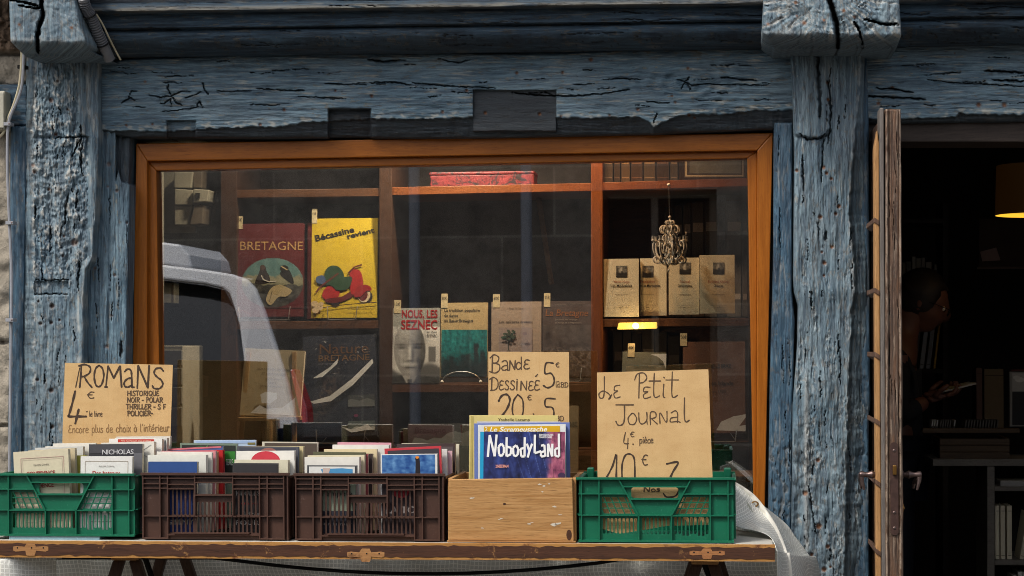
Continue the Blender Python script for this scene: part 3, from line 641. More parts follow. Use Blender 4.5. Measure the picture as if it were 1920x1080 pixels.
# ---------------------------------------------------------------- books
def M(r, g, b): return ink(lin(r, g, b))
PAGES = pm('page_block', lin(222, 212, 190), .85, .06, 200, .3, stretch=(1, 30, 1))
PAGEW = pm('white_page_block', lin(232, 228, 218), .85, .05, 200, .3, stretch=(1, 30, 1))
PRINT, _nt, _bs = _new('printed_picture'); _at = node(_nt, 'ShaderNodeAttribute', attribute_name='print'); _nt.links.new(_at.outputs['Color'], _bs.inputs['Base Color']); _bs.inputs['Roughness'].default_value = .45
def gs(x, y, cx, cy, rx, ry): return np.exp(-((x-cx)/rx)**2-((y-cy)/ry)**2)
class Art:
    """printing on one face, in photograph pixels; layers 0.25 mm apart"""
    def __init__(s, u0, vb, y, front): s.u0, s.vb, s.y, s.k, s.fr = u0, vb, y, 0, front; s.o = P(u0, vb, y); s.art = MB(); s.txt = MB(); s.prints = []
    def q(s, u, v): p = P(u, v, s.y); return (p.x-s.o.x, p.z-s.o.z)
    def lay(s): s.k += 1; return s.fr-.0006-.00025*s.k
    def poly(s, pts, m): s.art.flat([s.q(*p) for p in pts], s.lay(), m)
    def rect(s, a, b, c, d, m): s.poly([(a, d), (c, d), (c, b), (a, b)], m)
    def blob(s, pts, m):
        n = len(pts); q = smooth(list(pts[-2:])+list(pts)+list(pts[:2]), 5); s.poly(q[10:10+5*n], m)
    def ell(s, cu, cv, ru, rv, m, n=24, a0=0, a1=360): s.poly([(cu+ru*math.cos(R(a0+(a1-a0)*i/n)), cv-rv*math.sin(R(a0+(a1-a0)*i/n))) for i in range(n if a1-a0 >= 360 else n+1)], m)
    def line(s, pts, wd, m):
        y = s.lay()
        for (a, b), (c, d) in zip(pts, pts[1:]):
            L = math.hypot(c-a, d-b) or 1; nx, ny = -(d-b)/L*wd/2, (c-a)/L*wd/2
            s.art.flat([s.q(a+nx, b+ny), s.q(c+nx, d+ny), s.q(c-nx, d-ny), s.q(a-nx, b-ny)], y, m)
            y -= .00002
    def box(s, a, b, c, d, m, wd=1): s.line([(a, b), (c, b), (c, d), (a, d), (a, b)], wd, m)
    def text(s, t, u0, u1, vb, m, height=None, bold=0, shear=0, rot=0, spacing=1.0, serif=False):
        vs, fs = text_geo(t, bold, shear, spacing)
        x0 = min(p[0] for p in vs); x1 = max(p[0] for p in vs); cap = .73
        kx = (u1-u0)/(x1-x0); ky = (height or kx*cap)/cap; y = s.lay(); c, n = math.cos(R(rot)), math.sin(R(rot))
        out = []
        for x, z in vs:
            a, b = (x-x0)*kx, z*ky; q = s.q(u0+a*c-b*n, vb-(a*n+b*c)); out.append((q[0], y, q[1]))
        s.txt.add(out, fs, m)
    def picture(s, a, b, c, d, fn, nx=46, ny=56):
        """a printed picture: fn(x, y) -> r, g, b (sRGB 0-255), x to the right, y downwards, both 0..1"""
        y = s.lay(); X, Yv = np.meshgrid(np.linspace(0, 1, nx), np.linspace(0, 1, ny)); vs = []
        rgb = np.stack([np.broadcast_to(q, X.shape) for q in fn(X, Yv)], -1).clip(0, 255)/255.; rgb = np.where(rgb <= .04045, rgb/12.92, ((rgb+.055)/1.055)**2.4)
        for i in range(ny):
            for j in range(nx): q = s.q(a+(c-a)*X[i, j], b+(d-b)*Yv[i, j]); vs.append((q[0], y, q[1]))
        o = len(s.art.v); s.art.add(vs, [(i*nx+j, i*nx+nx+j, i*nx+nx+j+1, i*nx+j+1) for i in range(ny-1) for j in range(nx-1)], PRINT); s.prints.append((o, rgb.reshape(-1, 3)))
    def done(s, root, loc=(0, 0, 0)):
        if s.art.v:
            ob = s.art.build('cover_art', root, fix=False, loc=loc)
            if s.prints:
                c = np.ones((len(s.art.v), 4), np.float32)
                for o, rgb in s.prints: c[o:o+len(rgb), :3] = rgb
                ob.data.color_attributes.new('print', 'FLOAT_COLOR', 'POINT').data.foreach_set('color', c.ravel())
        if s.txt.v: s.txt.build('cover_text', root, fix=False, loc=loc)
def book(label, uL, uR, vT, vB, y, th, cover, pages=None, lean=0, roll=0, yaw=0, art=None, tagtxt=None, group=None, name='book', spine='L', soft=True, pivot=None, tagm=None, tag_at=None):
    """an upright book seen from its front cover; returns its root"""
    uc = pivot if pivot is not None else (uL+uR)/2; o = P(uc, vB, y)
    root = empty(name, o, (-R(lean), -R(roll), R(yaw)), label, 'book', group)
    x0 = P(uL, vB, y).x-o.x; x1 = P(uR, vB, y).x-o.x; h = P(uc, vT, y).z-o.z; t = .0007 if soft else .0022; ov = .0 if soft else .003
    mb = MB(); mb.box((x0, 0, 0), (x1, t, h), cover); mb.box((x0, th-t, 0), (x1, th, h), cover)
    if spine == 'L': mb.box((x0, t, 0), (x0+t, th-t, h), cover)
    else: mb.box((x1-t, t, 0), (x1, th-t, h), cover)
    mb.build('cover', root, bevel=.0004)
    mb = MB(); a = x0+t+.0002 if spine == 'L' else x0+ov+.0005; b = x1-ov-.0005 if spine == 'L' else x1-t-.0002
    mb.box((a, t+.0002, ov+.0003), (b, th-t-.0002, h-ov-.0006), pages or PAGES); mb.build('page_block', root)
    A = Art(uc, vB, y, 0)
    if art: art(A)
    A.done(root)
    if tagtxt:
        u0, v0, u1, v1 = tagtxt[1]; mb = MB(); q = [A.q(a, b) for a, b in ((u0, v1+10), (u1, v1+10), (u1, v0), (u0, v0))]
        mb.prism(q, -.0012, -.0006, TAGM); tg = mb.build('price_tag', root)
        tx = Art(uc, vB, y, -.0012); tx.text(tagtxt[0], u0+1.5, u1-1.5, (v0+v1)/2+3, M(40, 36, 32), height=6); tx.txt.build('price', tg, fix=False)
    return root
TAGM = ink(lin(206, 190, 150), 'price_tag_paper')
WIRE = pm('wire_steel', (.62, .62, .60), .3, .05, 30, 0, metal=.9)
def easel(uL, uR, v, y, label, depth=.10, up=26):
    """bent wire book stand: two front prongs, base bow, back legs"""
    o = P((uL+uR)/2, v, y); root = empty('book_stand', o, label=label, cat='book stand', group='wire book stands on the shelves')
    a = P(uL, v, y)-o; b = P(uR, v, y)-o; hgt = up/S(uL, y)
    mb = MB(); mb.tube([(a.x-.004, .008, hgt), (a.x-.002, 0, hgt*.55), (a.x, 0, .004), (a.x+.006, 0, .0018), (b.x-.006, 0, .0018), (b.x, 0, .004), (b.x+.002, 0, hgt*.55), (b.x+.004, .008, hgt)], .0016, WIRE, 6); mb.build('front_wire', root, smooth=True)
    mb = MB(); mb.tube([(a.x, 0, .002), (a.x, depth, .002), (0, depth, .10), (b.x, depth, .002), (b.x, 0, .002)], .0016, WIRE, 6); mb.build('back_wire', root, smooth=True)
# -- upper left pair
def art_red(A):
    A.text('BRETAGNE', 448, 566, 468, M(190, 150, 92), height=17)
    A.ell(510, 530, 58, 47, M(72, 100, 100), 40)
    def coast(x, y):
        n = fbm(x*7, y*9, 5); r = ((x-.5)/.5)**2+((y-.5)/.5)**2; sky_ = 1-sstep(.34, .38, y+.05*n); sand = sstep(.34, .38, y+.05*n)*(1-sstep(.50, .56, y+.08*n)); g = 62+22*n
        R_ = 96*sky_+150*sand+g*(1-sky_-sand)+14*n; G_ = 132*sky_+146*sand+g*(1-sky_-sand)+12*n; B_ = 130*sky_+118*sand+g*.95*(1-sky_-sand)+10*n; o_ = r > 1
        return np.where(o_, 92, R_), np.where(o_, 18, G_), np.where(o_, 20, B_)
    A.picture(452, 483, 568, 577, coast, 90, 80)
    A.blob([(478,532),(484,512),(489,500),(496,499),(499,509),(504,518),(503,530)], M(44, 36, 34)); A.ell(491, 501, 5, 5, M(80, 58, 48))
    A.blob([(524,512),(530,506),(541,506),(549,524),(548,532),(530,520)], M(26, 24, 26)); A.ell(532, 503, 8, 6, M(30, 26, 26)); A.line([(526,499),(538,506)], 2, M(190, 168, 120))
    A.line([(489,516),(493,524),(503,528),(517,527)], 2, M(206, 200, 184))
    A.blob([(499,558),(508,540),(524,534),(544,542),(546,548),(536,556),(522,557),(508,572),(500,566)], M(176, 158, 118)); A.line([(510,545),(505,566)], 1.2, M(110, 96, 70))
    A.line([(440,586),(456,582),(470,590)], 2, M(120, 40, 30))
book('dark red book titled BRETAGNE with round painting on its cover', 438, 568, 418, 594, .50, .02, M(92, 18, 20), lean=4, art=art_red, soft=False, tagtxt=('25€', (440, 404, 452, 418)))
def art_yel(A):
    dk = M(30, 26, 22); red = M(168, 24, 24); dr = M(96, 22, 22); gr = M(40, 72, 48)
    A.text('Bécassine', 590, 665, 452, dk, height=12, bold=.03, rot=14); A.text('revient', 650, 702, 447, dk, height=10, bold=.03, rot=14)
    # plain red scooter with a green bundle on the seat
    A.ell(690, 556, 8, 10, M(34, 26, 24)); A.ell(682, 552, 12, 15, M(216, 196, 160)); A.ell(680, 552, 9, 12, dr)
    A.ell(629, 566, 9, 8, M(36, 26, 26))
    A.blob([(604,556),(606,545),(612,538),(624,532),(634,538),(636,552),(630,560),(616,564)], red)
    A.blob([(610,566),(614,560),(640,556),(658,546),(664,552),(650,562),(628,568)], dr)
    A.blob([(655,512),(661,505),(672,506),(678,516),(680,534),(672,548),(660,552),(656,540)], red)
    A.blob([(664,556),(668,540),(680,534),(692,536),(696,544),(686,546),(676,556)], M(150, 22, 24))
    A.line([(652,512),(664,500),(678,496)], 3, dr)
    A.blob([(600,530),(622,524),(656,518),(658,530),(650,542),(632,544),(622,536)], gr)
    A.blob([(608,522),(610,506),(620,498),(634,500),(644,514),(640,526),(622,530)], gr)
    A.blob([(592,520),(604,516),(610,524),(606,532),(594,530)], M(70, 92, 130)); A.line([(592,548),(602,536),(634,512)], 3, M(110, 40, 32))
    A.line([(606,577),(650,571),(706,567)], 1.5, M(70, 50, 24)); A.text('les nouvelles aventures', 652, 700, 581, dk, height=4)
    for cu, cv, r in ((590, 570, 7), (598, 576, 8), (592, 582, 7), (602, 570, 5)): A.ell(cu, cv, r, r*.8, M(206, 180, 140))
book('yellow comic album with a red scooter on its cover', 583, 707, 408, 596, .50, .012, M(208, 178, 38), lean=4, art=art_yel, soft=False, tagtxt=('15€', (582, 390, 592, 408)))
book('thin dull red book standing behind the yellow album', 575, 640, 416, 598, .535, .012, M(110, 36, 34), lean=4, soft=False)
easel(449, 541, 601, .485, 'wire stand holding the dark red book'); easel(615, 667, 600, .485, 'wire stand holding the yellow scooter album')
# -- lower left pair
def plastic():
    m = bpy.data.materials.new('clear_sleeve'); m.use_nodes = True; nt = m.node_tree; nt.nodes.clear()
    out = node(nt, 'ShaderNodeOutputMaterial'); tr = node(nt, 'ShaderNodeBsdfTransparent'); gl = node(nt, 'ShaderNodeBsdfGlossy'); mx = node(nt, 'ShaderNodeMixShader')
    gl.inputs['Roughness'].default_value = .16; mx.inputs[0].default_value = .035
    co = node(nt, 'ShaderNodeTexCoord').outputs['Object']; b = node(nt, 'ShaderNodeBump'); b.inputs['Strength'].default_value = 1; b.inputs['Distance'].default_value = .02
    nt.links.new(noise(nt, mapping(nt, co, (9, 9, 9), (.3, .5, .4)), 1.4, 3, .5, 1.5), b.inputs['Height']); nt.links.new(b.outputs[0], gl.inputs['Normal'])
    nt.links.new(tr.outputs[0], mx.inputs[1]); nt.links.new(gl.outputs[0], mx.inputs[2]); nt.links.new(mx.outputs[0], out.inputs[0]); return m
SLEEVE = plastic(); SHINE = pm('crease_highlight', (.75, .77, .77), .25, .1, 30, 0, spec=.8)
def sleeve(root, uL, uR, vT, vB, y, uc, streaks=()):
    o = P(uc, vB, y); q = lambda u, v: (P(u, v, y).x-o.x, P(u, v, y).z-o.z)
    N = 14; vs = []; fs = []
    for j in range(N+1):
        for i in range(N+1):
            x, z = q(uL+(uR-uL)*i/N, vB+(vT-vB)*j/N); e = min(i, j, N-i, N-j)
            vs.append((x, -.004-(.0 if e == 0 else .004*abs(perlin(np.array(i*.5+uL), np.array(j*.5))*1.0)), z))
    for j in range(N):
        for i in range(N): fs.append((j*(N+1)+i, j*(N+1)+i+1, (j+1)*(N+1)+i+1, (j+1)*(N+1)+i))
    mb = MB(); mb.add(vs, fs, SLEEVE); sl = mb.build('plastic_sleeve', root, smooth=True, fix=False)
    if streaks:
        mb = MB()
        for pts in streaks: mb.flat([q(*p) for p in pts], -.0095, SHINE)  # crease highlights painted as flat pale shapes
        mb.build('sleeve_crease_highlight', sl, fix=False)
def art_nat(A):
    A.text('Nature', 600, 692, 662, M(104, 70, 42), height=20); A.text('BRETAGNE', 598, 694, 676, M(128, 92, 52), height=12)
    def bird(x, y):
        n = fbm(x*10+y*6, y*14-x*8, 5); k = np.clip(1.3*gs(x+.55*(y-.5), y, .5, .5, .22, .42), 0, 1)*sstep(-.5, .3, n)
        return 28+60*k+6*n, 36+38*k+6*n, 54+16*k+6*n
    A.picture(573, 684, 650, 800, bird, 50, 60)
    A.text('photographies', 598, 632, 682, M(120, 120, 130), height=3)
    A.rect(653, 741, 703, 763, M(110, 116, 116)); A.poly([(653,741),(703,741),(703,752),(690,747),(675,752),(660,748),(653,750)], M(60, 66, 70))
    A.rect(653, 790, 703, 808, M(90, 104, 106)); A.poly([(653,808),(668,800),(690,803),(703,800),(703,808)], M(180, 184, 180))
    A.ell(668, 780, 4, 3, M(130, 40, 90)); A.text('Ouest', 608, 640, 752, M(96, 90, 90), height=8)
b = book('dark navy book titled Nature BRETAGNE in a creased plastic sleeve', 569, 706, 628, 818, .46, .022, M(26, 34, 52), lean=6, roll=1.5, art=art_nat, soft=False)
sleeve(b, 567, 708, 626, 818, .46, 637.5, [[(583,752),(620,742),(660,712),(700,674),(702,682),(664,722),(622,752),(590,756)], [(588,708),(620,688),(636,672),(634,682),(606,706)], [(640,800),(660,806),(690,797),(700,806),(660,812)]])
easel(594, 682, 832, .445, 'wire stand holding the navy nature book')
def art_cream(A):
    for t, a, b_, v in (('VOYAGES EN BRETAGNE', 475, 540, 694), ('ET NORMANDIE', 484, 530, 703), ('par un marin', 492, 522, 712), ('PARIS', 497, 512, 720), ('librairie ancienne', 484, 528, 726)): A.text(t, a, b_, v, M(80, 74, 66))
b = book('cream old book in a shiny plastic sleeve on an easel', 449, 562, 654, 781, .36, .018, M(172, 158, 126), lean=8, roll=-3, art=art_cream)
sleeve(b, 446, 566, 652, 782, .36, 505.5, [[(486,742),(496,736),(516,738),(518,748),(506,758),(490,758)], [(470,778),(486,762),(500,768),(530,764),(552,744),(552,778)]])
el = empty('easel', P(505, 838, .36), label='small wooden easel under the cream plastic sleeved book', cat='easel'); PALEW = wood_mat('pale_pine', lin(150, 118, 76), lin(176, 144, 98), .6, 1, (14, 14, 2), .1)
o = el.location
for a, b_ in ((466, 450), (551, 551)):
    mb = MB(); mb.hexa([P(b_-4, 838, .352)-o, P(b_+4, 838, .352)-o, P(a+4, 660, .384)-o, P(a-4, 660, .384)-o], (0, .012, 0), PALEW); mb.build('leg', el, bevel=.001)
mb = MB(); mb.tube([P(508, 838, .50)-o, P(508, 670, .40)-o], .005, PALEW); mb.build('leg', el)
mb = MB(); mb.hexa([P(446, 790, .335)-o, P(562, 788, .335)-o, P(562, 781.5, .335)-o, P(446, 782.5, .335)-o], (0, .04, 0), PALEW); mb.build('rest', el, bevel=.001)
# -- centre shelf
def art_sez(A):
    # grainy black-and-white portrait of an old man
    def face(x, y):
        g = 208-20*y+10*fbm(x*5, y*5, 3)
        hill = sstep(.70, .80, y-.10*np.sin(x*6)); g = g*(1-hill)+88*hill
        tw = sstep(.75, .78, x)*(1-sstep(.90, .93, x))*sstep(.34, .37, y)*(1-sstep(.60, .66, y)); g = g*(1-tw)+104*tw
        cx = .36+.03*y; hw = .33*np.sqrt(np.clip(1-((y-.40)/.50)**2, 0, 1)); f = 1-sstep(-.015, .015, np.abs(x-cx)-hw)
        sk = 150-64*sstep(-.02, .34, x-cx)-16*y+26*gs(x, y, .26, .10, .16, .10)+24*gs(x, y, .20, .54, .10, .10)+12*gs(x, y, .50, .52, .08, .08)
        sk = sk-66*gs(x, y, .21, .375, .085, .028)-70*gs(x, y, .53, .37, .09, .03)-52*gs(x, y, .20, .32, .12, .018)-56*gs(x, y, .53, .312, .13, .018)+24*gs(x, y, .21, .415, .07, .016)+20*gs(x, y, .52, .41, .07, .016)
        sk = sk+52*gs(x, y, .37, .45, .035, .12)-50*gs(x, y, .44, .50, .035, .12)-54*gs(x, y, .38, .605, .08, .02)+30*gs(x, y, .37, .565, .05, .03)
        sk = sk+44*gs(x, y, .28, .665, .11, .032)+34*gs(x, y, .48, .665, .11, .032)-66*gs(x, y, .38, .725, .12, .014)+24*gs(x, y, .37, .80, .09, .035)-44*gs(x, y, .60, .74, .07, .16)
        sk = sk-24*gs(x, y, .16, .60, .02, .10)-26*gs(x, y, .56, .60, .02, .10)-20*np.abs(fbm(x*6, y*34, 3))*(y < .3)+9*fbm(x*14, y*14, 4)-30*gs(x, y, .24, .60, .012, .06)-30*gs(x, y, .53, .60, .012, .06)
        g = g*(1-f)+sk*f
        hr = np.clip(gs(x, y, .36, -.02, .34, .085)*1.3+gs(x, y, .02, .25, .04, .14)+gs(x, y, .70, .22, .035, .12), 0, 1)*sstep(.2, .6, gs(x, y, .36, .15, .42, .32)); g = g*(1-hr)+(150+40*fbm(x*30, y*8, 2))*hr
        ax = np.abs(x-.38); t_ = np.clip((y-.84)/.16, 0, 1); col_ = sstep(.86, .89, y+.10*ax)*(1-sstep(.15, .19, ax+.10*t_)); coat = sstep(.83, .87, y-.06*ax)*(1-col_)*(1-f*(y < .885))
        g = g*(1-coat)+(58+12*fbm(x*6, y*8, 3))*coat; g = g*(1-col_)+(158-30*(x > .38))*col_; tie = sstep(.92, .94, y)*(1-sstep(.035, .055, ax)); g = g*(1-tie)+70*tie
        g = 124+(g-112)*1.12+9*perlin(x*60, y*70); return g, g, g*.985
    A.picture(734, 612, 824, 718.5, face, 80, 96)
    r_ = M(168, 22, 30); A.text('NOUS, LES', 752, 819, 595, r_, height=15, bold=.018); A.text('SEZNEC', 751, 819, 617, r_, height=18, bold=.02)
    A.text('par Denis', 800, 818, 624, M(50, 50, 50), height=4); A.text('SEZNEC', 800, 819, 632, M(50, 50, 50), height=6)
book('white paperback with a grey portrait and red title SEZNEC', 733, 824, 577, 719, .50, .018, M(158, 160, 154), lean=4, art=art_sez, tagtxt=('12€', (737, 562, 750, 577)))
def art_tra(A):
    d = M(44, 38, 32)
    A.text('La tradition populaire', 832, 899, 584, d, height=6, bold=.015); A.text('de danse', 832, 858, 593.5, d, height=6, bold=.015); A.text('en Basse-Bretagne', 832, 886, 603, d, height=6, bold=.015)
    def sea(x, y):
        n = fbm(x*6, y*7, 5); m = fbm(x*18+4, y*14, 4); d = sstep(.45, .8, y+.18*m)
        for cx, h in ((.10, .62), (.22, .55), (.48, .52), (.58, .50), (.76, .28), (.90, .45)): d = np.maximum(d, (1-sstep(.035, .075, np.abs(x-cx+.02*m)))*sstep(h-.02, h+.05, y))
        return 24+16*n+20*(1-d)*m, (118+26*n+18*m)*(1-d)+44*d+12*m, (122+24*n+16*m)*(1-d)+50*d+10*m
    A.picture(827, 618, 913, 706, sea, 60, 60)
book('paperback with cream top, teal picture and black French title', 826, 914, 567, 708, .50, .014, M(190, 168, 122), lean=4, art=art_tra, tagtxt=('80€', (826, 550, 838, 567)))
def art_cal(A):
    A.text('Roger Le Grand', 954, 980, 579, M(70, 60, 54), height=3); A.text('Les calvaires bretons', 935, 998, 605, M(60, 50, 46), height=5, shear=.2)
    A.rect(935, 614, 998, 668, M(148, 132, 126)); A.line([(953,664),(953,636)], 2, M(60, 62, 54))
    for _ in range(30): A.ell(953+rnd.gauss(0, 6), 630+rnd.gauss(0, 5), 3, 2.4, M(58+rnd.randint(-10, 16), 74, 60), 7)
    for _ in range(14): A.ell(rnd.uniform(940, 995), rnd.uniform(655, 668), 4, 2, M(110, 98, 92), 7)
    A.ell(984, 626, 5, 3, M(130, 110, 112))
book('pinkish grey paperback with a small tree picture on its cover', 921, 1015, 565, 722, .50, .012, M(162, 144, 128), lean=4, art=art_cal, tagtxt=('60€', (923, 551, 936, 566)))
def art_lab(A):
    A.text('La Bretagne', 1022, 1102, 592, M(150, 92, 44), height=13, shear=.15); A.text('Yves Moreau', 1040, 1060, 572, M(110, 100, 92), height=3); A.text('Ouvrage collectif', 1062, 1096, 570, M(110, 100, 92), height=3)
    A.text('Journal de voyage', 1040, 1082, 600, M(150, 140, 130), height=3); A.text('au temps de la République', 1040, 1090, 606, M(150, 140, 130), height=3)
    def land(x, y):
        n = fbm(x*7, y*12, 5); l = sstep(.25, .32, .5-np.abs(fbm(x*4+y*3, y*9-x*3, 3)))*sstep(.35, .5, y)*(1-sstep(.8, .95, y)); g = 78+16*n-14*sstep(.30, .45, y)
        k = gs(x, y, .10, .22, .07, .14); g = g*(1-.4*k)+52*l*.7
        return g+6, g-4, g-8
    A.picture(1018, 609, 1109, 706, land, 60, 60)
book('brown book titled La Bretagne in orange italic letters', 1017, 1110, 564, 708, .50, .02, M(78, 64, 60), lean=4, yaw=0, art=art_lab, soft=False, tagtxt=('25€', (1019, 549, 1031, 565)))
easel(1024, 1088, 716, .485, 'wire stand holding the brown La Bretagne book')
st = empty('book_stand', P(865, 720, .465), label='bow shaped wire stand under the teal picture paperback', cat='book stand', group='wire book stands on the shelves'); o = st.location
mb = MB(); mb.tube([P(865+36*math.cos(R(a)), 717-20*math.sin(R(a)), .465)-o for a in range(-8, 190, 11)], .0022, WIRE, 6); mb.build('bow', st, smooth=True)
for uu in (829, 901):
    mb = MB(); mb.ball(P(uu, 716, .465)-o, .0055, PAGEW); mb.build('foot_cap', st, smooth=True)
# lower centre
def art_mys(A):
    A.text('Bretagne', 776, 834, 811, M(24, 22, 22), height=11); A.text('Mystique', 780, 836, 829, M(70, 74, 76), height=11)
    A.poly([(768,836),(776,820),(790,822),(800,826),(812,820),(826,822),(838,812),(852,808),(866,812),(880,806),(880,838),(768,838)], M(150, 160, 160))
    A.poly([(768,900),(768,836),(880,836),(880,900)], M(112, 128, 130))
book('grey book titled Bretagne Mystique low behind the crates', 764, 884, 794, 893, .30, .02, M(88, 90, 90), lean=8, art=art_mys, soft=False)
book('pale narrow book behind the cardboard comics sign', 1058, 1084, 760, 893, .30, .016, M(150, 138, 110), lean=8, art=lambda A: (A.text('ABC', 1066, 1082, 800, M(60, 80, 80), height=10),))
for k, (u, v, t) in enumerate(((520, 786, 'lower'), (560, 783, 'upper'))): pass
# -- right compartment: four white classics
def art_cls(c, name_, title, w1, w2):
    def f(A):
        t0 = 498 if c < 1240 else 492
        def por(x, y):
            n = fbm(x*5+c, y*5, 4); g = 96+40*n; hd = 1-sstep(.24, .30, np.hypot((x-.5)*1.25, y-.42)); g = g*(1-hd)+(168-60*(x > .56)+20*n)*hd; sh = sstep(.62, .70, y+.25*np.abs(x-.5)); g = g*(1-sh)+40*sh
            br_ = (1-sstep(.10, .16, np.hypot(x-.52, (y-.60)*.9)))*(c % 2); return (g*(1-.6*br_), g*.97*(1-.6*br_), g*.9*(1-.6*br_))
        A.picture(c-10, t0, c+11, t0+22, por, 22, 22)
        A.text(name_, c-w1, c+w1, 530, M(150, 70, 40), height=5); A.text(title, c-w2, c+w2, 538, M(50, 44, 40), height=5, bold=.02)
        A.line([(c-12,552),(c+12,552)], .8, M(130, 120, 104)); A.text('nrf', c-3, c+3, 578, M(60, 52, 46), height=4, shear=.3); A.line([(c-16,573),(c+16,573)], .6, M(160, 150, 132))
    return f
CW = M(196, 186, 160)
for (a, b_, vt, vb, yy, nm, ti, c, w1, w2, lab, yw) in ((1132, 1198, 485, 594, .50, 'Victor Hugo', 'Les Misérables', 1165, 15, 20, 'white book Les Misérables, leftmost of four pale classics on the shelf', 0),
    (1200, 1250, 484, 592, .53, 'Boulgakov', 'Maître et Marguerite', 1214, 14, 24, 'white classic second from left, half behind the hanging ornament', -4),
    (1254, 1311, 483, 590, .53, 'Nerval', 'Œuvres complètes', 1284, 9, 13, 'cream classic third from left with a pale picture', 0),
    (1312, 1378, 478, 588, .52, 'Rudyard Kipling', 'Œuvres', 1347, 19, 9, 'white classic at the right end with a dark bearded portrait', 0)):
    book(lab, a, b_, vt, vb, yy, .03, CW, lean=2, yaw=yw, art=art_cls(c, nm, ti, w1, w2), group='pale classics on the right shelf')
# dim rows of spines
def spines(us, vtop, vb, y, cols, where, grp, d=.13):
    for k, (a, b_) in enumerate(zip(us, us[1:])):
        if b_-a < 4: continue
        o = P((a+b_)/2, vb, y); h = (vb-vtop[k])/S(a, y); w_ = (P(b_-1, vb, y)-P(a+1, vb, y)).x/2
        c = cols[k % len(cols)]
        r_ = empty('book', o, label='%s book %s' % where[k], cat='book', group=grp)
        mb = MB(); mb.prism([(-w_, 0), (w_, 0), (w_, h), (-w_, h)], 0, .0025, M(*c)); mb.box((-w_, .0025, 0), (-w_+.0015, d, h), M(*c)); mb.box((w_-.0015, .0025, 0), (w_, d, h), M(*c)); mb.build('cover', r_, bevel=.0008)
        mb = MB(); mb.box((-w_+.0016, .003, .001), (w_-.0016, d-.003, h-.003), PAGES); mb.build('page_block', r_)
        A = Art((a+b_)/2, vb, y, 0); m_ = M(*[min(255, int(x*1.7)+20) for x in c])
        A.rect(a+2.5, vb-(vb-vtop[k])*.82, b_-2.5, vb-(vb-vtop[k])*.74, m_); A.rect(a+2.5, vb-(vb-vtop[k])*.2, b_-2.5, vb-(vb-vtop[k])*.15, m_); A.done(r_)
gs = 'dim row of spines on the top right shelf'
spines([1124,1150,1164,1182,1206,1230,1256,1272], [296]*7, 341, .60, [(70,62,56),(56,46,40),(84,70,54),(60,44,34),(72,62,50),(48,34,28),(60,52,46)],
       [('taupe', 'first from the left on the top shelf'), ('dark brown', 'second from the left on the top shelf'), ('light brown', 'third from the left on the top shelf'), ('deep brown', 'fourth from the left on the top shelf'), ('grey brown', 'fifth from the left on the top shelf'), ('very dark', 'sixth from the left on the top shelf'), ('grey', 'seventh along, next to the framed print')], gs)
spines([1246,1264,1281,1297,1321,1346,1362,1391,1403], [388,383,382,379,377,400,377,379], 594, .66, [(62,56,52),(56,50,46),(70,64,60),(84,78,72),(80,76,70),(34,30,28),(84,80,76),(60,54,50)],
       [('slate', 'behind the hanging ornament, leftmost tall spine'), ('brown grey', 'second tall spine above the pale classics'), ('mid grey', 'third tall spine above the pale classics'), ('light grey', 'fourth tall spine above the pale classics'), ('pale grey', 'fifth tall spine above the pale classics'), ('near black', 'short spine in the gap of the tall grey row'), ('broad grey', 'wide tall spine near the right frame'), ('dull brown', 'last tall spine against the right frame')], 'tall grey spines behind the pale classics')
spines([1150,1168,1185,1204,1228,1252,1276], [622,618,626,616,622,630], 830, .72, [(40,34,32),(52,46,42),(36,30,30),(58,52,46),(46,40,36),(34,30,28)],
       [('black', 'under the lamp, leftmost spine'), ('grey', 'under the lamp, second spine'), ('dark', 'under the lamp, third spine'), ('tan grey', 'under the lamp, fourth spine'), ('brown', 'under the lamp, fifth spine'), ('dusky', 'under the lamp, sixth spine')], 'dark spines below the lamp')
# framed print, red box, lamp, ornament, rope
fp = empty('framed_print', P(1340, 333, .56), label='framed grey print with thin white edge on the top shelf', cat='picture'); A = Art(1340, 333, .56, 0)
mb = MB(); a0 = A.q(1283, 333); a1 = A.q(1396, 250); mb.box((a0[0], 0, 0), (a1[0], .014, a1[1]), M(66, 50, 40)); mb.build('frame', fp, bevel=.001)
A.rect(1285, 258, 1394, 331, M(176, 168, 150)); A.rect(1288, 262, 1392, 328.5, M(52, 42, 36)); A.rect(1293, 266, 1389, 325, M(96, 98, 96)); A.art.build('print', fp, fix=False)
rb = empty('gift_box', P(905, 350, .54), label='long red patterned box lying on the top shelf', cat='box')
mred, ntr, bsr = _new('red_pattern'); vv = objco(ntr); n_ = noise(ntr, vv, 60, 4, .6, 1); bsr.inputs['Roughness'].default_value = .6
ntr.links.new(mixc(ntr, ramp(ntr, noise(ntr, vv, 34, 3, .5, 2), .52, .58), mixc(ntr, ramp(ntr, n_, .4, .65), lin(96, 18, 24), lin(124, 40, 42)), lin(36, 20, 24)), bsr.inputs['Base Color'])
A = Art(905, 350, .54, 0); a0 = A.q(806, 349); a1 = A.q(1001, 320)
mb = MB(); mb.box((a0[0], 0, .001), (a1[0], .12, a1[1]*.8), mred); mb.build('body', rb, bevel=.004)
mb = MB(); mb.box((a0[0]-.002, -.002, a1[1]*.78), (a1[0]+.002, .122, a1[1]), mred); mb.build('lid', rb, bevel=.004)
BULB = bpy.data.materials.new('lamp_bulb'); BULB.use_nodes = True; q_ = BULB.node_tree.nodes['Principled BSDF']; q_.inputs['Base Color'].default_value = (1, .8, .4, 1); q_.inputs['Emission Color'].default_value = (1, .72, .25, 1); q_.inputs['Emission Strength'].default_value = 9
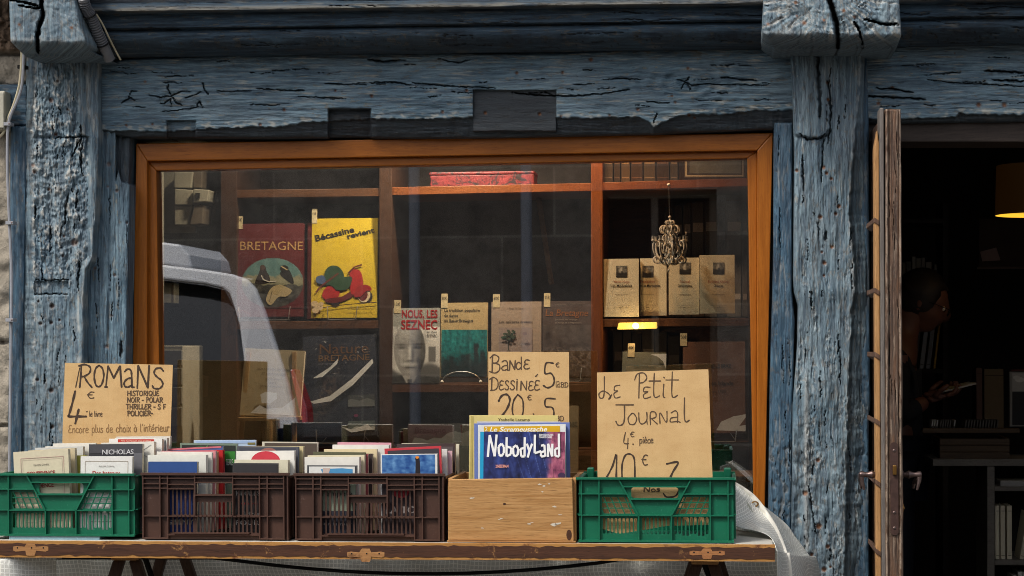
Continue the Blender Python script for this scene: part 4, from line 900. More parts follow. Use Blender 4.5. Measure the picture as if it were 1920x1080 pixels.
GLOW = bpy.data.materials.new('lamp_diffuser'); GLOW.use_nodes = True; q_ = GLOW.node_tree.nodes['Principled BSDF']; q_.inputs['Base Color'].default_value = (.7, .5, .1, 1); q_.inputs['Emission Color'].default_value = (1, .62, .10, 1); q_.inputs['Emission Strength'].default_value = 1.1
lp = empty('shelf_lamp', P(1195, 614, .49), label='small glowing yellow lamp under the pale classics shelf', cat='lamp'); o = lp.location
mb = MB(); q_ = [(P(a, b_, .49)-o) for a, b_ in ((1157,618),(1232,616),(1232,604),(1160,605))]; mb.prism([(p.x, p.z) for p in q_], 0, .03, GLOW); mb.build('diffuser', lp, bevel=.003)
mb = MB(); mb.ball(P(1192, 611, .482)-o, .011, BULB, sc3=(1, .7, .9)); mb.build('bulb', lp, smooth=True)
mb = MB(); mb.box((-.012, .03, -.004), (.012, .06, .012), WIRE); mb.build('bracket', lp)
ll = bpy.data.lights.new('shelf_lamp_light', 'POINT'); lo = bpy.data.objects.new('shelf_lamp_light', ll); COL.objects.link(lo); lo.parent = lp; lo.location = (-.004, -.026, -.004); ll.energy = .35; ll.color = (1, .62, .28); ll.shadow_soft_size = .006
# warm unseen spots: right one for the shelf glow, middle one added as fill
WHB = pm('frosted_bulb', (.8, .78, .7), .3, .05, 20, 0)
BRASS = pm('brass', lin(150, 112, 60), .35, .1, 20, 0, metal=.9)
for sx_, en_, cc_, wh_ in ((.24, 19, (1, .50, .20), 'right'), (-.22, 50, (1, .82, .62), 'middle'), (-.80, 13, (1, .78, .56), 'left')):
    sp_ = empty('ceiling_spot', (sx_, .27, 2.27), label='small unseen brass spot above the %s part of the window display' % wh_, cat='lamp', group='spots above the window display')
    mb = MB(); mb.lathe([(.012, .2), (.014, .06), (.03, .05), (.034, 0), (.028, .002)], (0, 0, .02), BRASS); mb.build('housing', sp_, smooth=True)
    mb = MB(); mb.ball((0, 0, .025), .016, WHB); mb.build('bulb', sp_, smooth=True)
    ll = bpy.data.lights.new('ceiling_spot_light', 'SPOT'); lo = bpy.data.objects.new('ceiling_spot_light', ll); COL.objects.link(lo); lo.parent = sp_; lo.location = (0, 0, -.02); ll.energy = en_; ll.color = cc_; ll.spot_size = R(150); ll.spot_blend = .8; ll.shadow_soft_size = .03
# hanging ornament
ch = empty('hanging_ornament', P(1254, 346, .43), label='small ornate pale chandelier ornament hanging before the classics', cat='ornament'); o = ch.location
OLDS = pm('tarnished_silver', lin(176, 170, 160), .45, .15, 60, 0, metal=0.0); CRY = pm('crystal', (.7, .7, .68), .08, .05, 20, 0, spec=1)
YO = .43
def L(u, v, dy=0): return P(u, v, YO)-o+Vector((0, dy, 0))
mb = MB(); mb.ball(L(1254, 346), .005, PAGEW); mb.tube([L(1254, 346), P(1254, 346, .502)-o], .0012, WIRE, 5); mb.build('pin', ch, smooth=True)
mb = MB(); mb.tube([L(1254, 349), L(1255, 404)], .0008, WIRE, 5); mb.build('thread', ch)
def scroll(cu, cv, r, a0, turns, dy, n=18, sq=1):
    return [L(cu+sq*(r*(1-.75*k/n))*math.cos(R(a0+360*turns*k/n)), cv-(r*(1-.75*k/n))*math.sin(R(a0+360*turns*k/n)), dy) for k in range(n+1)]
mb = MB(); mb.ball(L(1256, 407), .005, OLDS)
prof = [(.001, 0), (.004, 2), (.002, 5), (.005, 9), (.003, 14), (.006, 22), (.0035, 30), (.007, 40), (.004, 50), (.008, 60), (.006, 70), (.010, 76), (.004, 82), (.001, 86)]
mb.lathe([(r, -(h)/S(1255, YO)) for r, h in prof], L(1256, 406), OLDS, 10); mb.build('stem', ch, smooth=True)
for k in range(8):
    an = k*45+12; cx, cy = math.cos(R(an)), math.sin(R(an)); w_ = lambda px, v: L(1256+px*cx, v, px*cy/S(1256, YO))
    mb = MB(); sm = lambda *p: [w_(a, b) for a, b in smooth(list(p), 5)]
    mb.tube(sm((3,474),(10,484),(20,486),(28,478),(32,466),(31,456),(26,452),(23,457),(26,462)), .0030, OLDS, 6)
    mb.tube(sm((2,432),(8,424),(15,424),(19,430),(16,437),(11,435),(12,430)), .0028, OLDS, 6)
    mb.tube(sm((3,446),(8,440),(14,446),(12,456),(6,458),(5,452)), .0027, OLDS, 6); mb.tube(sm((4,462),(12,456),(19,462),(18,472),(11,474),(10,467)), .0028, OLDS, 6)
    mb.tube(sm((18,486),(22,493),(29,492),(31,485),(26,482),(24,487)), .0026, OLDS, 6); mb.tube(sm((2,486),(8,496),(14,494),(14,488),(10,487)), .0026, OLDS, 6); mb.tube(sm((2,418),(6,414),(9,417),(7,420)), .0024, OLDS, 5); mb.build('arm', ch, smooth=True)
    mb = MB(); p = w_(32, 452); mb.lathe([(.001, -.002), (.0055, 0), (.006, .003), (.0042, .004), (.0042, .014), (.0055, .016), (.001, .0165)], p, OLDS, 8); mb.build('candle_cup', ch, smooth=True)
for k in range(44):
    an = k*137.5; rr = 6+25*((k*.618) % 1); vv = (446 if k % 3 == 0 else 478)+10*math.sin(k*2.3); mb = MB(); c_ = L(1256+rr*math.cos(R(an)), vv, rr*math.sin(R(an))/S(1256, YO)); mb.lathe([(.0003, .0055), (.0026, .001), (.003, -.001), (.0003, -.008)], c_, CRY, 6); mb.build('crystal', ch)
mb = MB(); mb.lathe([(.0005, 0), (.0035, -.006), (.0045, -.012), (.0005, -.022)], L(1253, 500), CRY, 6); mb.tube([L(1256, 490), L(1253, 502)], .0008, OLDS, 5); mb.build('crystal_drop', ch)
rp = MB()
for ph in (0, 2.09, 4.19):
    rp.tube([P(1010+24*t/40+1.2*math.cos(t*1.0+ph)*2, 372+160*t/40, .70+.004*math.sin(t*1.0+ph)) for t in range(0, 41)], .006, pm('hemp_rope', lin(120, 92, 62), .9, .2, 60, .4), 6)
tag(rp.build('rope', smooth=True), 'twisted brown rope hanging in the centre of the bookcase', 'rope')
# lower right: brown large book, small grey book
def art_anat(A):
    A.text('ANATOLE LE BRAZ', 1304, 1371, 689, M(40, 26, 22), height=7, bold=.03); A.text('Voyage en Irlande', 1300, 1375, 722, M(40, 26, 22), height=8, bold=.02); A.text('avril-mai 1905', 1316, 1361, 737, M(40, 26, 22), height=6)
b = book('large brown book in plastic titled en Irlande by Anatole Le Braz', 1281, 1398, 640, 812, .45, .02, M(112, 76, 56), lean=5, art=art_anat, tagtxt=('50€', (1275, 624, 1288, 638)))
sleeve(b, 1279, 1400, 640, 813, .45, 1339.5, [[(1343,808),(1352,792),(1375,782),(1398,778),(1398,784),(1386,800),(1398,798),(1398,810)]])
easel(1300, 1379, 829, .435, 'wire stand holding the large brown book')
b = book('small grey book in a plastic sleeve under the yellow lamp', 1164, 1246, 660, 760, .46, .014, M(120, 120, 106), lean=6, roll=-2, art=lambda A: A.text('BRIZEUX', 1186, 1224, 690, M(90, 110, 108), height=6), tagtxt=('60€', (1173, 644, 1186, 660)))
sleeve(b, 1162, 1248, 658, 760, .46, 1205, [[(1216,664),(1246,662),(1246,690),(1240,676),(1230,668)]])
# left: electric cabinet, boxes, storage drawers
WH = pm('aged_white_plastic', lin(176, 172, 156), .5, .08, 20, .05); GY = pm('grey_plastic', lin(110, 100, 88), .5, .1, 20, .05)
eb = empty('fuse_cabinet', P(340, 380, .55), label='white electric fuse cabinet high behind the left window edge', cat='fuse box'); o = eb.location
def hx(mb, pts, y, d, m): mb.hexa([P(a, b_, y)-o for a, b_ in pts], (0, d, 0), m)
mb = MB(); hx(mb, [(296,436),(366,436),(366,250),(296,250)], .58, .02, WH); mb.build('back_board', eb, bevel=.002)
mb = MB(); hx(mb, [(326,352),(358,352),(362,322),(326,322)], .50, .08, WH); hx(mb, [(327,384),(361,384),(361,356),(327,354)], .49, .09, WH); hx(mb, [(327,422),(352,422),(361,386),(327,386)], .50, .08, WH); mb.build('cover', eb, bevel=.003)
mb = MB(); hx(mb, [(355,422),(380,420),(382,384),(364,386)], .48, .10, GY); hx(mb, [(362,380),(388,378),(392,356),(362,354)], .47, .10, WH); hx(mb, [(362,352),(378,352),(380,300),(360,300)], .51, .07, GY); mb.build('breaker_module', eb, bevel=.003)
mb = MB(); hx(mb, [(366,372),(374,372),(374,362),(366,362)], .465, .004, BLACK); mb.build('switch', eb)
wb = MB(); wb.hexa([P(294, 650, .40), P(302, 650, .40), P(302, 250, .40), P(294, 250, .40)], (0, .03, 0), WH); tag(wb.build('white_batten'), 'narrow white batten upright along the left window edge', 'batten')
bx = empty('wall_box', P(318, 570, .60), label='small white electric box below the fuse cabinet', cat='electric box'); o = bx.location
mb = MB(); hx(mb, [(307,568),(328,569),(328,530),(307,530)], .58, .05, WH); mb.build('body', bx, bevel=.002); mb = MB(); hx(mb, [(322,566),(325,566),(325,533),(322,533)], .578, .002, GY); mb.build('lid', bx)
dr = empty('storage_drawers', P(320, 893, .30), label='white plastic storage drawers in the left corner of the window', cat='drawers'); o = dr.location
mb = MB(); hx(mb, [(300,892),(343,892),(343,648),(300,648)], .32, .24, WH); mb.build('body', dr, bevel=.003)
for a, b_ in ((656, 686), (690, 722), (726, 758), (764, 800)):
    mb = MB(); hx(mb, [(302,b_),(341,b_),(341,a),(302,a)], .312, .008, pm('drawer_front', lin(150, 150, 142), .5, .06, 20, 0)); mb.build('drawer', dr, bevel=.002)
tr_ = MB(); tr_.hexa([P(362, 748, .7), P(382, 744, .7), P(384, 706, .7), P(360, 700, .7)], (0, .05, 0), pm('card_brown', lin(120, 86, 54), .8)); tag(tr_.build('cardboard_box'), 'small brown cardboard box in the dark left corner', 'box')
# ---------------------------------------------------------------- trestle table
ZT = .834
tb = empty('trestle_table', P(700, 1020, -.75)*1, label='long wooden trestle table top with worn brown front edge', cat='table'); o = tb.location.copy()
o.z = 0; tb.location = o
TOPM = pm('painted_table_top', lin(186, 182, 172), .7, .12, 6, .2)
EDGE = wood_mat('worn_brown_edge', lin(62, 38, 26), lin(86, 54, 36), .55, 1, (1, 16, 16), .3, wear=(lin(190, 140, 84), .60, .68))
WORN = wood_mat('bare_yellow_wood', lin(160, 112, 56), lin(186, 136, 74), .6, 1, (1.5, 22, 22), .3, wear=(lin(110, 66, 36), .55, .62))
YTB = -.75
mb = MB(); xl = P(-160, 1020, YTB).x; xr = P(1453, 1020, YTB).x
mb.box((xl-o.x, .018, ZT-.028), (xr-.004-o.x, .60, ZT), TOPM); mb.build('top_board', tb, bevel=.002)
# front strip: worn yellow arrises above and below a brown face
tl, tr2 = (-160, 1013.5), (1453, 1022); bl, br = (-160, 1044), (1453, 1053)
def strip(name, f0, f1, y, d, m, rag=0, n=150):
    mb = MB(); vs = []; fs = []
    for i in range(n+1):
        u = -160+1613*i/n; a = np.interp(u, (-160, 1453), (tl[1], tr2[1])); b = np.interp(u, (-160, 1453), (bl[1], br[1]))
        j0, j1 = (rag*float(perlin(np.array(u/7.), np.array(3.+f0*9))), rag*float(perlin(np.array(u/9.), np.array(8.+f1*9)))) if rag else (0, 0)
        va, vb = a+(b-a)*f0+(j0 if f0 > 0 else .5*float(perlin(np.array(u/40.), np.array(1.)))), a+(b-a)*f1+(j1 if f1 < 1 else .5*float(perlin(np.array(u/40.), np.array(5.))))
        pa, pb = P(u, va, y)-o, P(u, vb, y)-o
        vs += [pa, pb, pb+Vector((0, d, 0)), pa+Vector((0, d, 0))]
    for i in range(n):
        k = i*4
        for j in range(4): fs.append((k+j, k+(j+1) % 4, k+4+(j+1) % 4, k+4+j))
    fs += [(3, 2, 1, 0), (n*4, n*4+1, n*4+2, n*4+3)]
    mb.add(vs, fs, m); return mb.build(name, tb)
strip('edge_strip', 0, 1, YTB, .017, WORN)
strip('edge_paint', .16, .86, YTB-.0012, .0012, EDGE, 2.6)
def patch(c, v, w, h, m):
    pts = []
    for (a, b) in ((-1,.42),(-.8,.55),(-.35,.42),(-.24,.9),(-.2,1),(.2,1),(.22,.9),(.3,.42),(.8,.55),(1,.42),(1,-.15),(.85,-.35),(.3,-.2),(.24,-.85),(.2,-1),(-.2,-1),(-.26,-.85),(-.3,-.2),(-.85,-.35),(-1,-.15)):
        p = P(c+a*w, v-b*h, YTB)-o; pts.append((p.x, p.z))
    mb = MB(); mb.prism(pts, -.0019, -.0012, m)
    ob = mb.build('butterfly_patch', tb); ob.location = (0, YTB-o.y, 0)
    mb = MB()
    for a in (-.75, .05, .72): p = P(c+a*w, v-.25*h, YTB)-o; mb.lathe([(.0022, 0), (.0022, .0008)], (p.x, -.0024, p.z), BLACK, 8, axis='y')
    n_ = mb.build('nail', ob); return ob
PATCH = wood_mat('bare_patch_wood', lin(150, 104, 60), lin(184, 136, 86), .65, 1, (1.5, 30, 30), .4, wear=(lin(96, 62, 38), .55, .66))
PATCH2 = wood_mat('grooved_patch_wood', lin(140, 86, 48), lin(178, 124, 76), .65, 1, (1.2, 60, 60), .5)
patch(58, 1030, 33, 12, PATCH); patch(686, 1041, 35, 12.5, PATCH); patch(1326, 1038, 33, 10, PATCH2)
# trestles
BRN = wood_mat('dark_brown_leg', lin(58, 40, 30), lin(82, 58, 44), .6, 1, (14, 14, 1.5), .25); PALE = wood_mat('trestle_pine', lin(150, 108, 62), lin(184, 140, 90), .6, 1, (14, 2, 14), .2)
zu = ZT-.042
def trestle(u, label):
    c = P(u, 1052, -.62); rt = empty('trestle', (c.x, c.y, 0), label=label, cat='trestle', group='trestles under the book table')
    mb = MB(); mb.box((-.036, -.02, zu-.022), (.036, .50, zu-.002), PALE); mb.build('top_bar', rt, bevel=.003)
    for yy in (.0, .44):
        for s in (-1, 1):
            mb = MB(); mb.hexa([(s*.006-.016+s*.016, yy, zu-.024), (s*.006+.016+s*.016, yy, zu-.024), (s*.26+.018, yy-.06*(1 if yy < .1 else -1), .01), (s*.26-.018, yy-.06*(1 if yy < .1 else -1), .01)], (0, .03, 0), BRN); mb.build('leg', rt, bevel=.006)
    mb = MB(); mb.box((-.17, .02, .30), (.17, .04, .34), BRN); mb.build('stretcher', rt, bevel=.003)
    mb = MB()
    mb.tube([(-.01, .20, zu-.03), (.12, .14, .45)], .009, BLACK, 6); mb.build('brace', rt)
trestle(236, 'dark brown trestle under the left end of the table'); trestle(1322, 'dark brown trestle under the right end of the table')
# ---------------------------------------------------------------- crates
def panel_mm(mb, mat, w, h, t, y, outer, holes): plate(mb, outer, holes, y, t, mat)
def rrect(x0, z0, x1, z1, r, n=4):
    out = []
    for cx, cz, a in ((x1-r, z0+r, -90), (x1-r, z1-r, 0), (x0+r, z1-r, 90), (x0+r, z0+r, 180)):
        out += [(cx+r*math.cos(R(a+90*k/n)), cz+r*math.sin(R(a+90*k/n))) for k in range(n+1)]
    return out
def slot(x, z0, z1, w): return rrect(x-w/2, z0, x+w/2, z1, w*.49, 3)
def plastic_mat(name, c, rough=.38):
    m, nt, bs = _new(name); v = objco(nt); a = noise(nt, v, 7, 6, .7); b = noise(nt, v, 120, 4, .7)
    col = mixc(nt, ramp(nt, a, .3, .75), tuple(x*.80 for x in c), tuple(min(1, x*1.18) for x in c)); col = mixc(nt, ramp(nt, b, .60, .74), col, tuple(min(1, x*1.4+.035) for x in c))
    nt.links.new(col, bs.inputs['Base Color']); bs.inputs['Roughness'].default_value = rough; setbump(nt, bs, b, .12, .001); return m
GREEN = plastic_mat('green_crate_plastic', lin(18, 104, 76)); BROWN = plastic_mat('brown_crate_plastic', lin(74, 50, 40), .45); LTBLUE = plastic_mat('pale_blue_plastic', lin(126, 160, 172), .5)
K = 1/714.0
def green_crate(label, loc, blue_base=False):
    rt = empty('green_crate', loc, label=label, cat='crate', group='plastic and wooden crates on the table')
    X = lambda u: (u-1230)*K; Zz = lambda v: (1018-v)*K; W = .408; H = .168; D = .29
    # front and back walls: a thin skin with openings, ribs proud of it
    holes = [rrect(X(1184), Zz(935), X(1272), Zz(915), 5*K)]
    # skewed lattice windows
    for sgn, a0, a1 in ((1, 1129, 1190), (-1, 1328, 1267)):
        for r_ in range(3):
            zt, zb = 933+r_*11, 942.2+r_*11
            for c_ in range(5):
                def xx(k, v): return a0+sgn*(k*13.2-9+(v-933)*.42)
                lo = lambda v: a0; 
                q = [(xx(c_, zb), zb), (xx(c_, zb)+sgn*10.9, zb), (xx(c_, zt)+sgn*10.9, zt), (xx(c_, zt), zt)]
                lim = lambda v: 1176+(v-933)*.47
                if sgn > 0: q = [(min(max(a, 1129), lim(b)), b) for a, b in q]
                else: q = [(max(min(a, 1328), 2459-lim(b)-2), b) for a, b in q]
                ar = abs((q[1][0]-q[0][0])+(q[2][0]-q[3][0]))/2
                if ar > 3 and min(abs(q[1][0]-q[0][0]), abs(q[2][0]-q[3][0])) > .6: holes.append([(X(a), Zz(b)) for a, b in q])
    for k in range(9): holes.append(slot(X(1133+k*7.35), Zz(1002), Zz(972.5), 5.3*K))
    for k in range(7): holes.append(slot(X(1207+k*7.6), Zz(1002), Zz(971.5), 5.4*K))
    for k in (0, 1, 4, 5, 8): holes.append(slot(X(1266.5+k*7.3), Zz(1002), Zz(970), 5.2*K))
    for c_ in (1285, 1314):
        a, b, t_, bt = c_-6, c_+6, 970, 1005
        holes.append([(X(p), Zz(q)) for p, q in ((a, bt), (a+4.4, bt), (a+4.4, 980), (c_-1, 976), (c_+1, 976), (b-4.4, 980), (b-4.4, bt), (b, bt), (b, 973), (b-2, 970), (a+2, 970), (a, 973))])
    outer = [(X(1086), Zz(1016)), (X(1374), Zz(1016)), (X(1374), Zz(898)), (X(1086), Zz(898))]
    mb = MB(); plate(mb, outer, holes, .010, .003, GREEN)
    def rib(u0, v0, u1, v1, th=2.4, y0=0, y1=.010):
        dx, dz = (u1-u0), (v1-v0); L_ = math.hypot(dx, dz); nx, nz = -dz/L_*th/2, dx/L_*th/2
        mb.prism([(X(u0+nx), Zz(v0+nz)), (X(u1+nx), Zz(v1+nz)), (X(u1-nx), Zz(v1-nz)), (X(u0-nx), Zz(v0-nz))], y0, y1, GREEN)
    rib(1081, 898, 1376, 898, 4, -.003); rib(1085, 1015, 1375, 1015, 4)
    for u in (1091, 1124, 1331, 1364): rib(u, 900, u, 1013, 2.2, .0006)
    for a, b in ((1085, 1122.9), (1332.1, 1374)):
        rib(a, 927, b, 927, 2.2, .001); rib(a, 967, b, 967, 2.2, .001)
    rib(1125, 927, 1175, 927, 2.2, .0013); rib(1281, 927, 1330, 927, 2.2, .0013); rib(1125, 967.5, 1197, 967.5, 2.2, .0013); rib(1198.5, 967, 1258.5, 967, 2.4, .0009); rib(1260, 967.5, 1330, 967.5, 2.2, .0013)
    rib(1161, 900, 1198, 967, 2.4, .0003); rib(1295, 900, 1259, 967, 2.4, .0003); rib(1198, 968.6, 1198, 1013, 2.4, .0004); rib(1259, 968.6, 1259, 1013, 2.4, .0004)
    rib(1169.5, 913.5, 1287, 913.5, 2.2, .0011); rib(1182.5, 937, 1275, 937, 2.4, .0007)
    mb.build('front_wall', rt, bevel=0)
    # sides, back, floor
    x0, x1 = X(1086), X(1374)
    for sx in (x0, x1-.003):
        mb = MB()
        mb.box((sx, .0132, .004), (sx+.003, D-.0132, H-.004), GREEN)
        for yy in (.06, .14, .22): mb.box((sx-.006 if sx < 0 else sx+.003, yy, .006), (sx if sx < 0 else sx+.009, yy+.003, H-.006), GREEN)
        mb.box((sx-.007 if sx < 0 else sx+.003, .0134, H-.006), (sx if sx < 0 else sx+.010, D-.0134, H-.003), GREEN); mb.box((sx-.0068 if sx < 0 else sx+.003, .0134, .072), (sx if sx < 0 else sx+.0098, D-.0134, .075), GREEN); mb.build('side_wall', rt)
    mb = MB(); plate(mb, [(x0, .004), (x1, .004), (x1, H-.002), (x0, H-.002)], [rrect(-.06, .115, .06, .148, .008)]+[slot(-.14+k*.0102, .022, .064, .006) for k in range(28)], D-.013, .003, GREEN)
    mb.box((x0-.006, D-.010, H-.004), (x1+.006, D, H), GREEN); mb.build('back_wall', rt)
    mb = MB()
    for k in range(9): mb.box((x0+.002, .014+k*.03, .0045), (x1-.002, .014+k*.03+.020, .007), GREEN)
    for k in range(12): mb.box((x0+.01+k*.034, .0135, .0015), (x0+.014+k*.034, D-.0137, .0045), GREEN)
    mb.build('base', rt)
    for sx in (x0+.004, x1-.024):
        mb = MB(); mb.box((sx, D-.034, H-.02), (sx+.02, D-.0135, H+.012), GREEN); mb.build('stacking_lug', rt, bevel=.004)
    if blue_base:
        mb = MB(); mb.box((X(1125), .003, -.0085), (X(1305), .2, .0012), LTBLUE); mb.build('base_runner', rt)
    return rt
def at(u, v, y): return P(u, v, y)
YC = -.72
pR_ = at(1230, 1019, YC-.004); pR_.z = ZT+.0015
green_crate('green plastic crate at the right end holding the Le Petit Journal card', pR_)
pL_ = at(115, 1013, YC); pL_.z = ZT+.0085
green_crate('green plastic crate at the left end filled with cream paperbacks', pL_, True)
def brown_crate(label, loc):
    rt = empty('brown_crate', loc, label=label, cat='crate', group='plastic and wooden crates on the table')
    k_ = 1/704.; X = lambda u: (u-403.5)*k_; Zz = lambda v: (1013-v)*k_; D = .29; H = .170
    holes = [rrect(X(366.5), Zz(926), X(436), Zz(906), 1.5*k_)]
    n = 5
    for i in range(6): holes.append(slot(X(316+i*8.2), Zz(966), Zz(918), 4.9*k_)); holes.append(slot(X(316+i*8.2), Zz(999.5), Zz(970), 4.9*k_))
    for i in range(9): holes.append(slot(X(369.5+i*8.2), Zz(966), Zz(941), 4.9*k_)); holes.append(slot(X(369.5+i*8.2), Zz(999.5), Zz(970), 4.9*k_))
    for i in range(6): holes.append(slot(X(443.5+i*8.2), Zz(966), Zz(918), 4.9*k_)); holes.append(slot(X(443.5+i*8.2), Zz(999.5), Zz(970), 4.9*k_))
    outer = [(X(262), Zz(1012)), (X(545), Zz(1012)), (X(545), Zz(888)), (X(262), Zz(888))]
    mb = MB(); plate(mb, outer, holes, .011, .003, BROWN)
    def rib(u0, v0, u1, v1, th=2.2, y0=0, y1=.011): 
        if u0 == u1: mb.box((X(u0-th/2), y0, Zz(v1)), (X(u0+th/2), y1, Zz(v0)), BROWN)
        else: mb.box((X(u0), y0, Zz(v0+th/2)), (X(u1), y1, Zz(v0-th/2)), BROWN)
    rib(260, 888, 547, 888, 4.5, -.002)
    for u in (264, 297, 312, 489.5, 504.5, 536, 543.5): rib(u, 890.4, u, 1011, 2.6, .0005)
    for u in (364.5, 438): rib(u, 890.4, u, 968, 2.4, .0008)
    for a, b in ((265.4, 295.6), (298.4, 310.6), (491, 503), (506, 534.6)):
        for v in (896, 906.5, 915): rib(a, v, b, v, 2, .001)
        rib(a, 967.5, b, 967.5, 2.2, .001); rib(a, 1009.5, b, 1009.5, 3, .001)
    for a, b in ((313.4, 363.2), (439.3, 488.1)):
        for v in (896, 908, 916): rib(a, v, b, v, 2, .0012)
    rib(365.8, 895, 436.7, 895, 2, .0014); rib(365.8, 904, 436.7, 904, 2.2, .0009); rib(365.8, 928, 436.7, 928, 2.4, .0006)
    rib(313.4, 968, 488.1, 968, 2.4, .0003); rib(313.4, 1002.5, 488.1, 1002.5, 3, .0002); rib(325, 999.5, 470, 999.5, 2.6, -.004)
    for i in range(18): mb.lathe([(.001, -.003), (.0016, .0003)], (X(330+i*8.2), -.0, Zz(966.6)), BROWN, 6, axis='y')
    mb.build('front_wall', rt)
    x0, x1 = X(262), X(545)
    for sx in (x0, x1-.003):
        mb = MB()
        mb.box((sx, .0142, .004), (sx+.003, D-.0142, H), BROWN)
        out = -1 if sx < 0 else 1; xa = sx if sx < 0 else sx+.003
        mb.box((min(xa, xa+out*.004), .0144, H-.004), (max(xa, xa+out*.004), D-.0144, H+.003), BROWN)
        for yy in (.05, .10, .15, .20, .25): mb.box((min(xa, xa+out*.0036), yy, .006), (max(xa, xa+out*.0036), yy+.003, H-.005), BROWN)
        mb.build('side_wall', rt)
    mb = MB(); plate(mb, [(x0, .004), (x1, .004), (x1, H), (x0, H)], [slot(-.14+k*.0116, .03, .11, .006) for k in range(25)], D-.014, .003, BROWN); mb.box((x0-.003, D-.011, H-.003), (x1+.003, D, H+.003), BROWN); mb.build('back_wall', rt)
    mb = MB(); mb.box((x0+.003, .0143, .002), (x1-.003, D-.0143, .005), BROWN); mb.build('base', rt)
    return rt
b1 = at(403, 1014, YC); b1.z = ZT+.001; brown_crate('left brown plastic crate of paperbacks, beside the green NICHOLAS crate', b1)
b2 = at(692, 1018, YC-.006); b2.z = ZT+.0005
c2 = brown_crate('right brown plastic crate of paperbacks, touching the wooden box', b2); c2.rotation_euler = (0, 0, R(-.5))
# wooden box
wbx = empty('wooden_box', at(958, 1022, YC-.012), label='pale pine wooden box holding the comics', cat='crate', group='plastic and wooden crates on the table'); o = wbx.location.copy(); o.z = ZT+.001; wbx.location = o
PINE = wood_mat('old_pine', lin(160, 114, 62), lin(196, 152, 98), .6, 1, (1.0, 22, 22), .5, wear=(lin(120, 84, 48), .60, .70), rings=.36); PINES = wood_mat('old_pine_side', lin(160, 112, 62), lin(190, 144, 90), .55, 1, (18, 1.2, 18), .2)
def wbq(u, v): p = P(u, v, YC-.012); return (p.x-o.x, max(p.z-o.z, 0))
mb = MB(); fr_ = [wbq(840, 1013), wbq(1076, 1015), wbq(1073, 896), wbq(841, 899)]
mb.prism(fr_, 0, .014, PINE); mb.build('front_board', wbx, bevel=.002)
x0 = fr_[0][0]; x1 = fr_[1][0]; hh = fr_[3][1]; zb = fr_[0][1]
for nm, a, b in (('side_board', x0-.002, x0+.011), ('side_board', x1-.008, x1+.006)):
    mb = MB(); mb.box((a, .0142, .004), (b, .29, hh+.002), PINES); mb.build(nm, wbx, bevel=.002)
mb = MB(); mb.box((x0-.002, .2902, .004), (x1+.006, .304, hh), PINE); mb.build('back_board', wbx, bevel=.002)
mb = MB(); mb.box((x0-.003, .001, 0), (x1+.005, .30, zb), PINE); mb.build('bottom_board', wbx, bevel=.002)
KN = pm('wood_knot', lin(70, 40, 22), .7, .3, 200, .2)
mb = MB()
for u, v, a, b in ((1067, 1003, 5, 10), (946, 945, 3, 2)): p = wbq(u, v); mb.flat([(p[0]+a/700*math.cos(k*.5236), p[1]+b/700*math.sin(k*.5236)) for k in range(12)], -.0004, KN)
mb.build('knot', wbx, fix=False)
WPT = pm('white_paint_flecks', lin(206, 198, 180), .7, .06, 60, .1); mb = MB()
for u, v, r in ((884,934,3),(888,933,2),(1012,908,3),(1020,911,3),(1030,907,2.4),(1017,922,2),(1040,950,3),(1046,982,6),(1040,984,5),(992,982,3),(997,980,2),(940,972,3),(936,974,2),(905,990,2),(1050,965,2.5)):
    p = wbq(u, v); mb.flat([(p[0]+r*rnd.uniform(.3, 1.3)/700*1.5*math.cos(k*.7854), p[1]+r*rnd.uniform(.15, .7)/700*math.sin(k*.7854)) for k in range(8)], -.0005, WPT)
mb.build('paint_fleck', wbx, fix=False)

# ---------------------------------------------------------------- books in the crates
ZB = ZT+.0125
def cb(label, uL, uR, vT, y, cover, th=.016, roll=0, lean=4, art=None, pages=None, group=None, soft=True, vL=None):
    """crate book: bottom on the crate floor"""
    uc = (uL+uR)/2; s = S(uc, y); vB = VH+(CAM.z-ZB)*s
    return book(label, uL, uR, vT+rnd.uniform(-1, 1), vB, y, th, cover, pages, lean+rnd.uniform(-1, 1), roll+rnd.uniform(-.7, .7), rnd.uniform(-1.6, 1.6), art, group=group, soft=soft)
WHT = M(214, 210, 198); CRM = M(206, 196, 168); CR2 = M(196, 182, 148); OFF = M(196, 196, 190)
RED = M(150, 44, 40); G1 = 'paperbacks in the left green crate'
def frame_art(a, t, c, d, line=M(170, 150, 136)):
    return lambda A: A.box(a, t, c, d, line, .9)
def art_conf(A):
    A.box(44, 858, 124, 1000, M(176, 140, 130), .9); A.box(47, 861, 121, 997, M(190, 170, 156), .5); A.text('MAXIME COHEN', 68, 96, 873, M(90, 80, 74), height=3.4); A.text('CONFIDENCE', 54, 107, 891, RED, height=8, bold=.02); A.text('DENCE', 76, 104, 914, RED, height=8, bold=.02); A.text('nrf', 72, 80, 922, M(90, 80, 74), height=3)
    A.line([(50, 978), (120, 978)], .8, M(150, 140, 130))
cb('front cream paperback titled CONFIDENCE in red letters', 31, 134, 845, -.704, CRM, .018, 3, 3, art_conf, group=G1)
cb('second cream paperback behind the CONFIDENCE one', 58, 146, 843, -.668, CR2, .016, 3, 4, frame_art(70, 856, 136, 990), group=G1)
cb('olive green paperback between the two cream front books', 92, 158, 855, -.650, M(150, 146, 62), .018, 0, 4, group=G1, pages=M(168, 160, 80))
cb('white paperback tilted, third row behind CONFIDENCE', 68, 158, 838, -.622, OFF, .018, 2, 4, group=G1)
cb('white paperback further back, fourth row in the left crate', 86, 170, 835, -.596, WHT, .016, 1.5, 5, group=G1)
cb('white thin paperback touching the ROMANS card', 98, 178, 831, -.566, WHT, .014, 1, 5, group=G1)
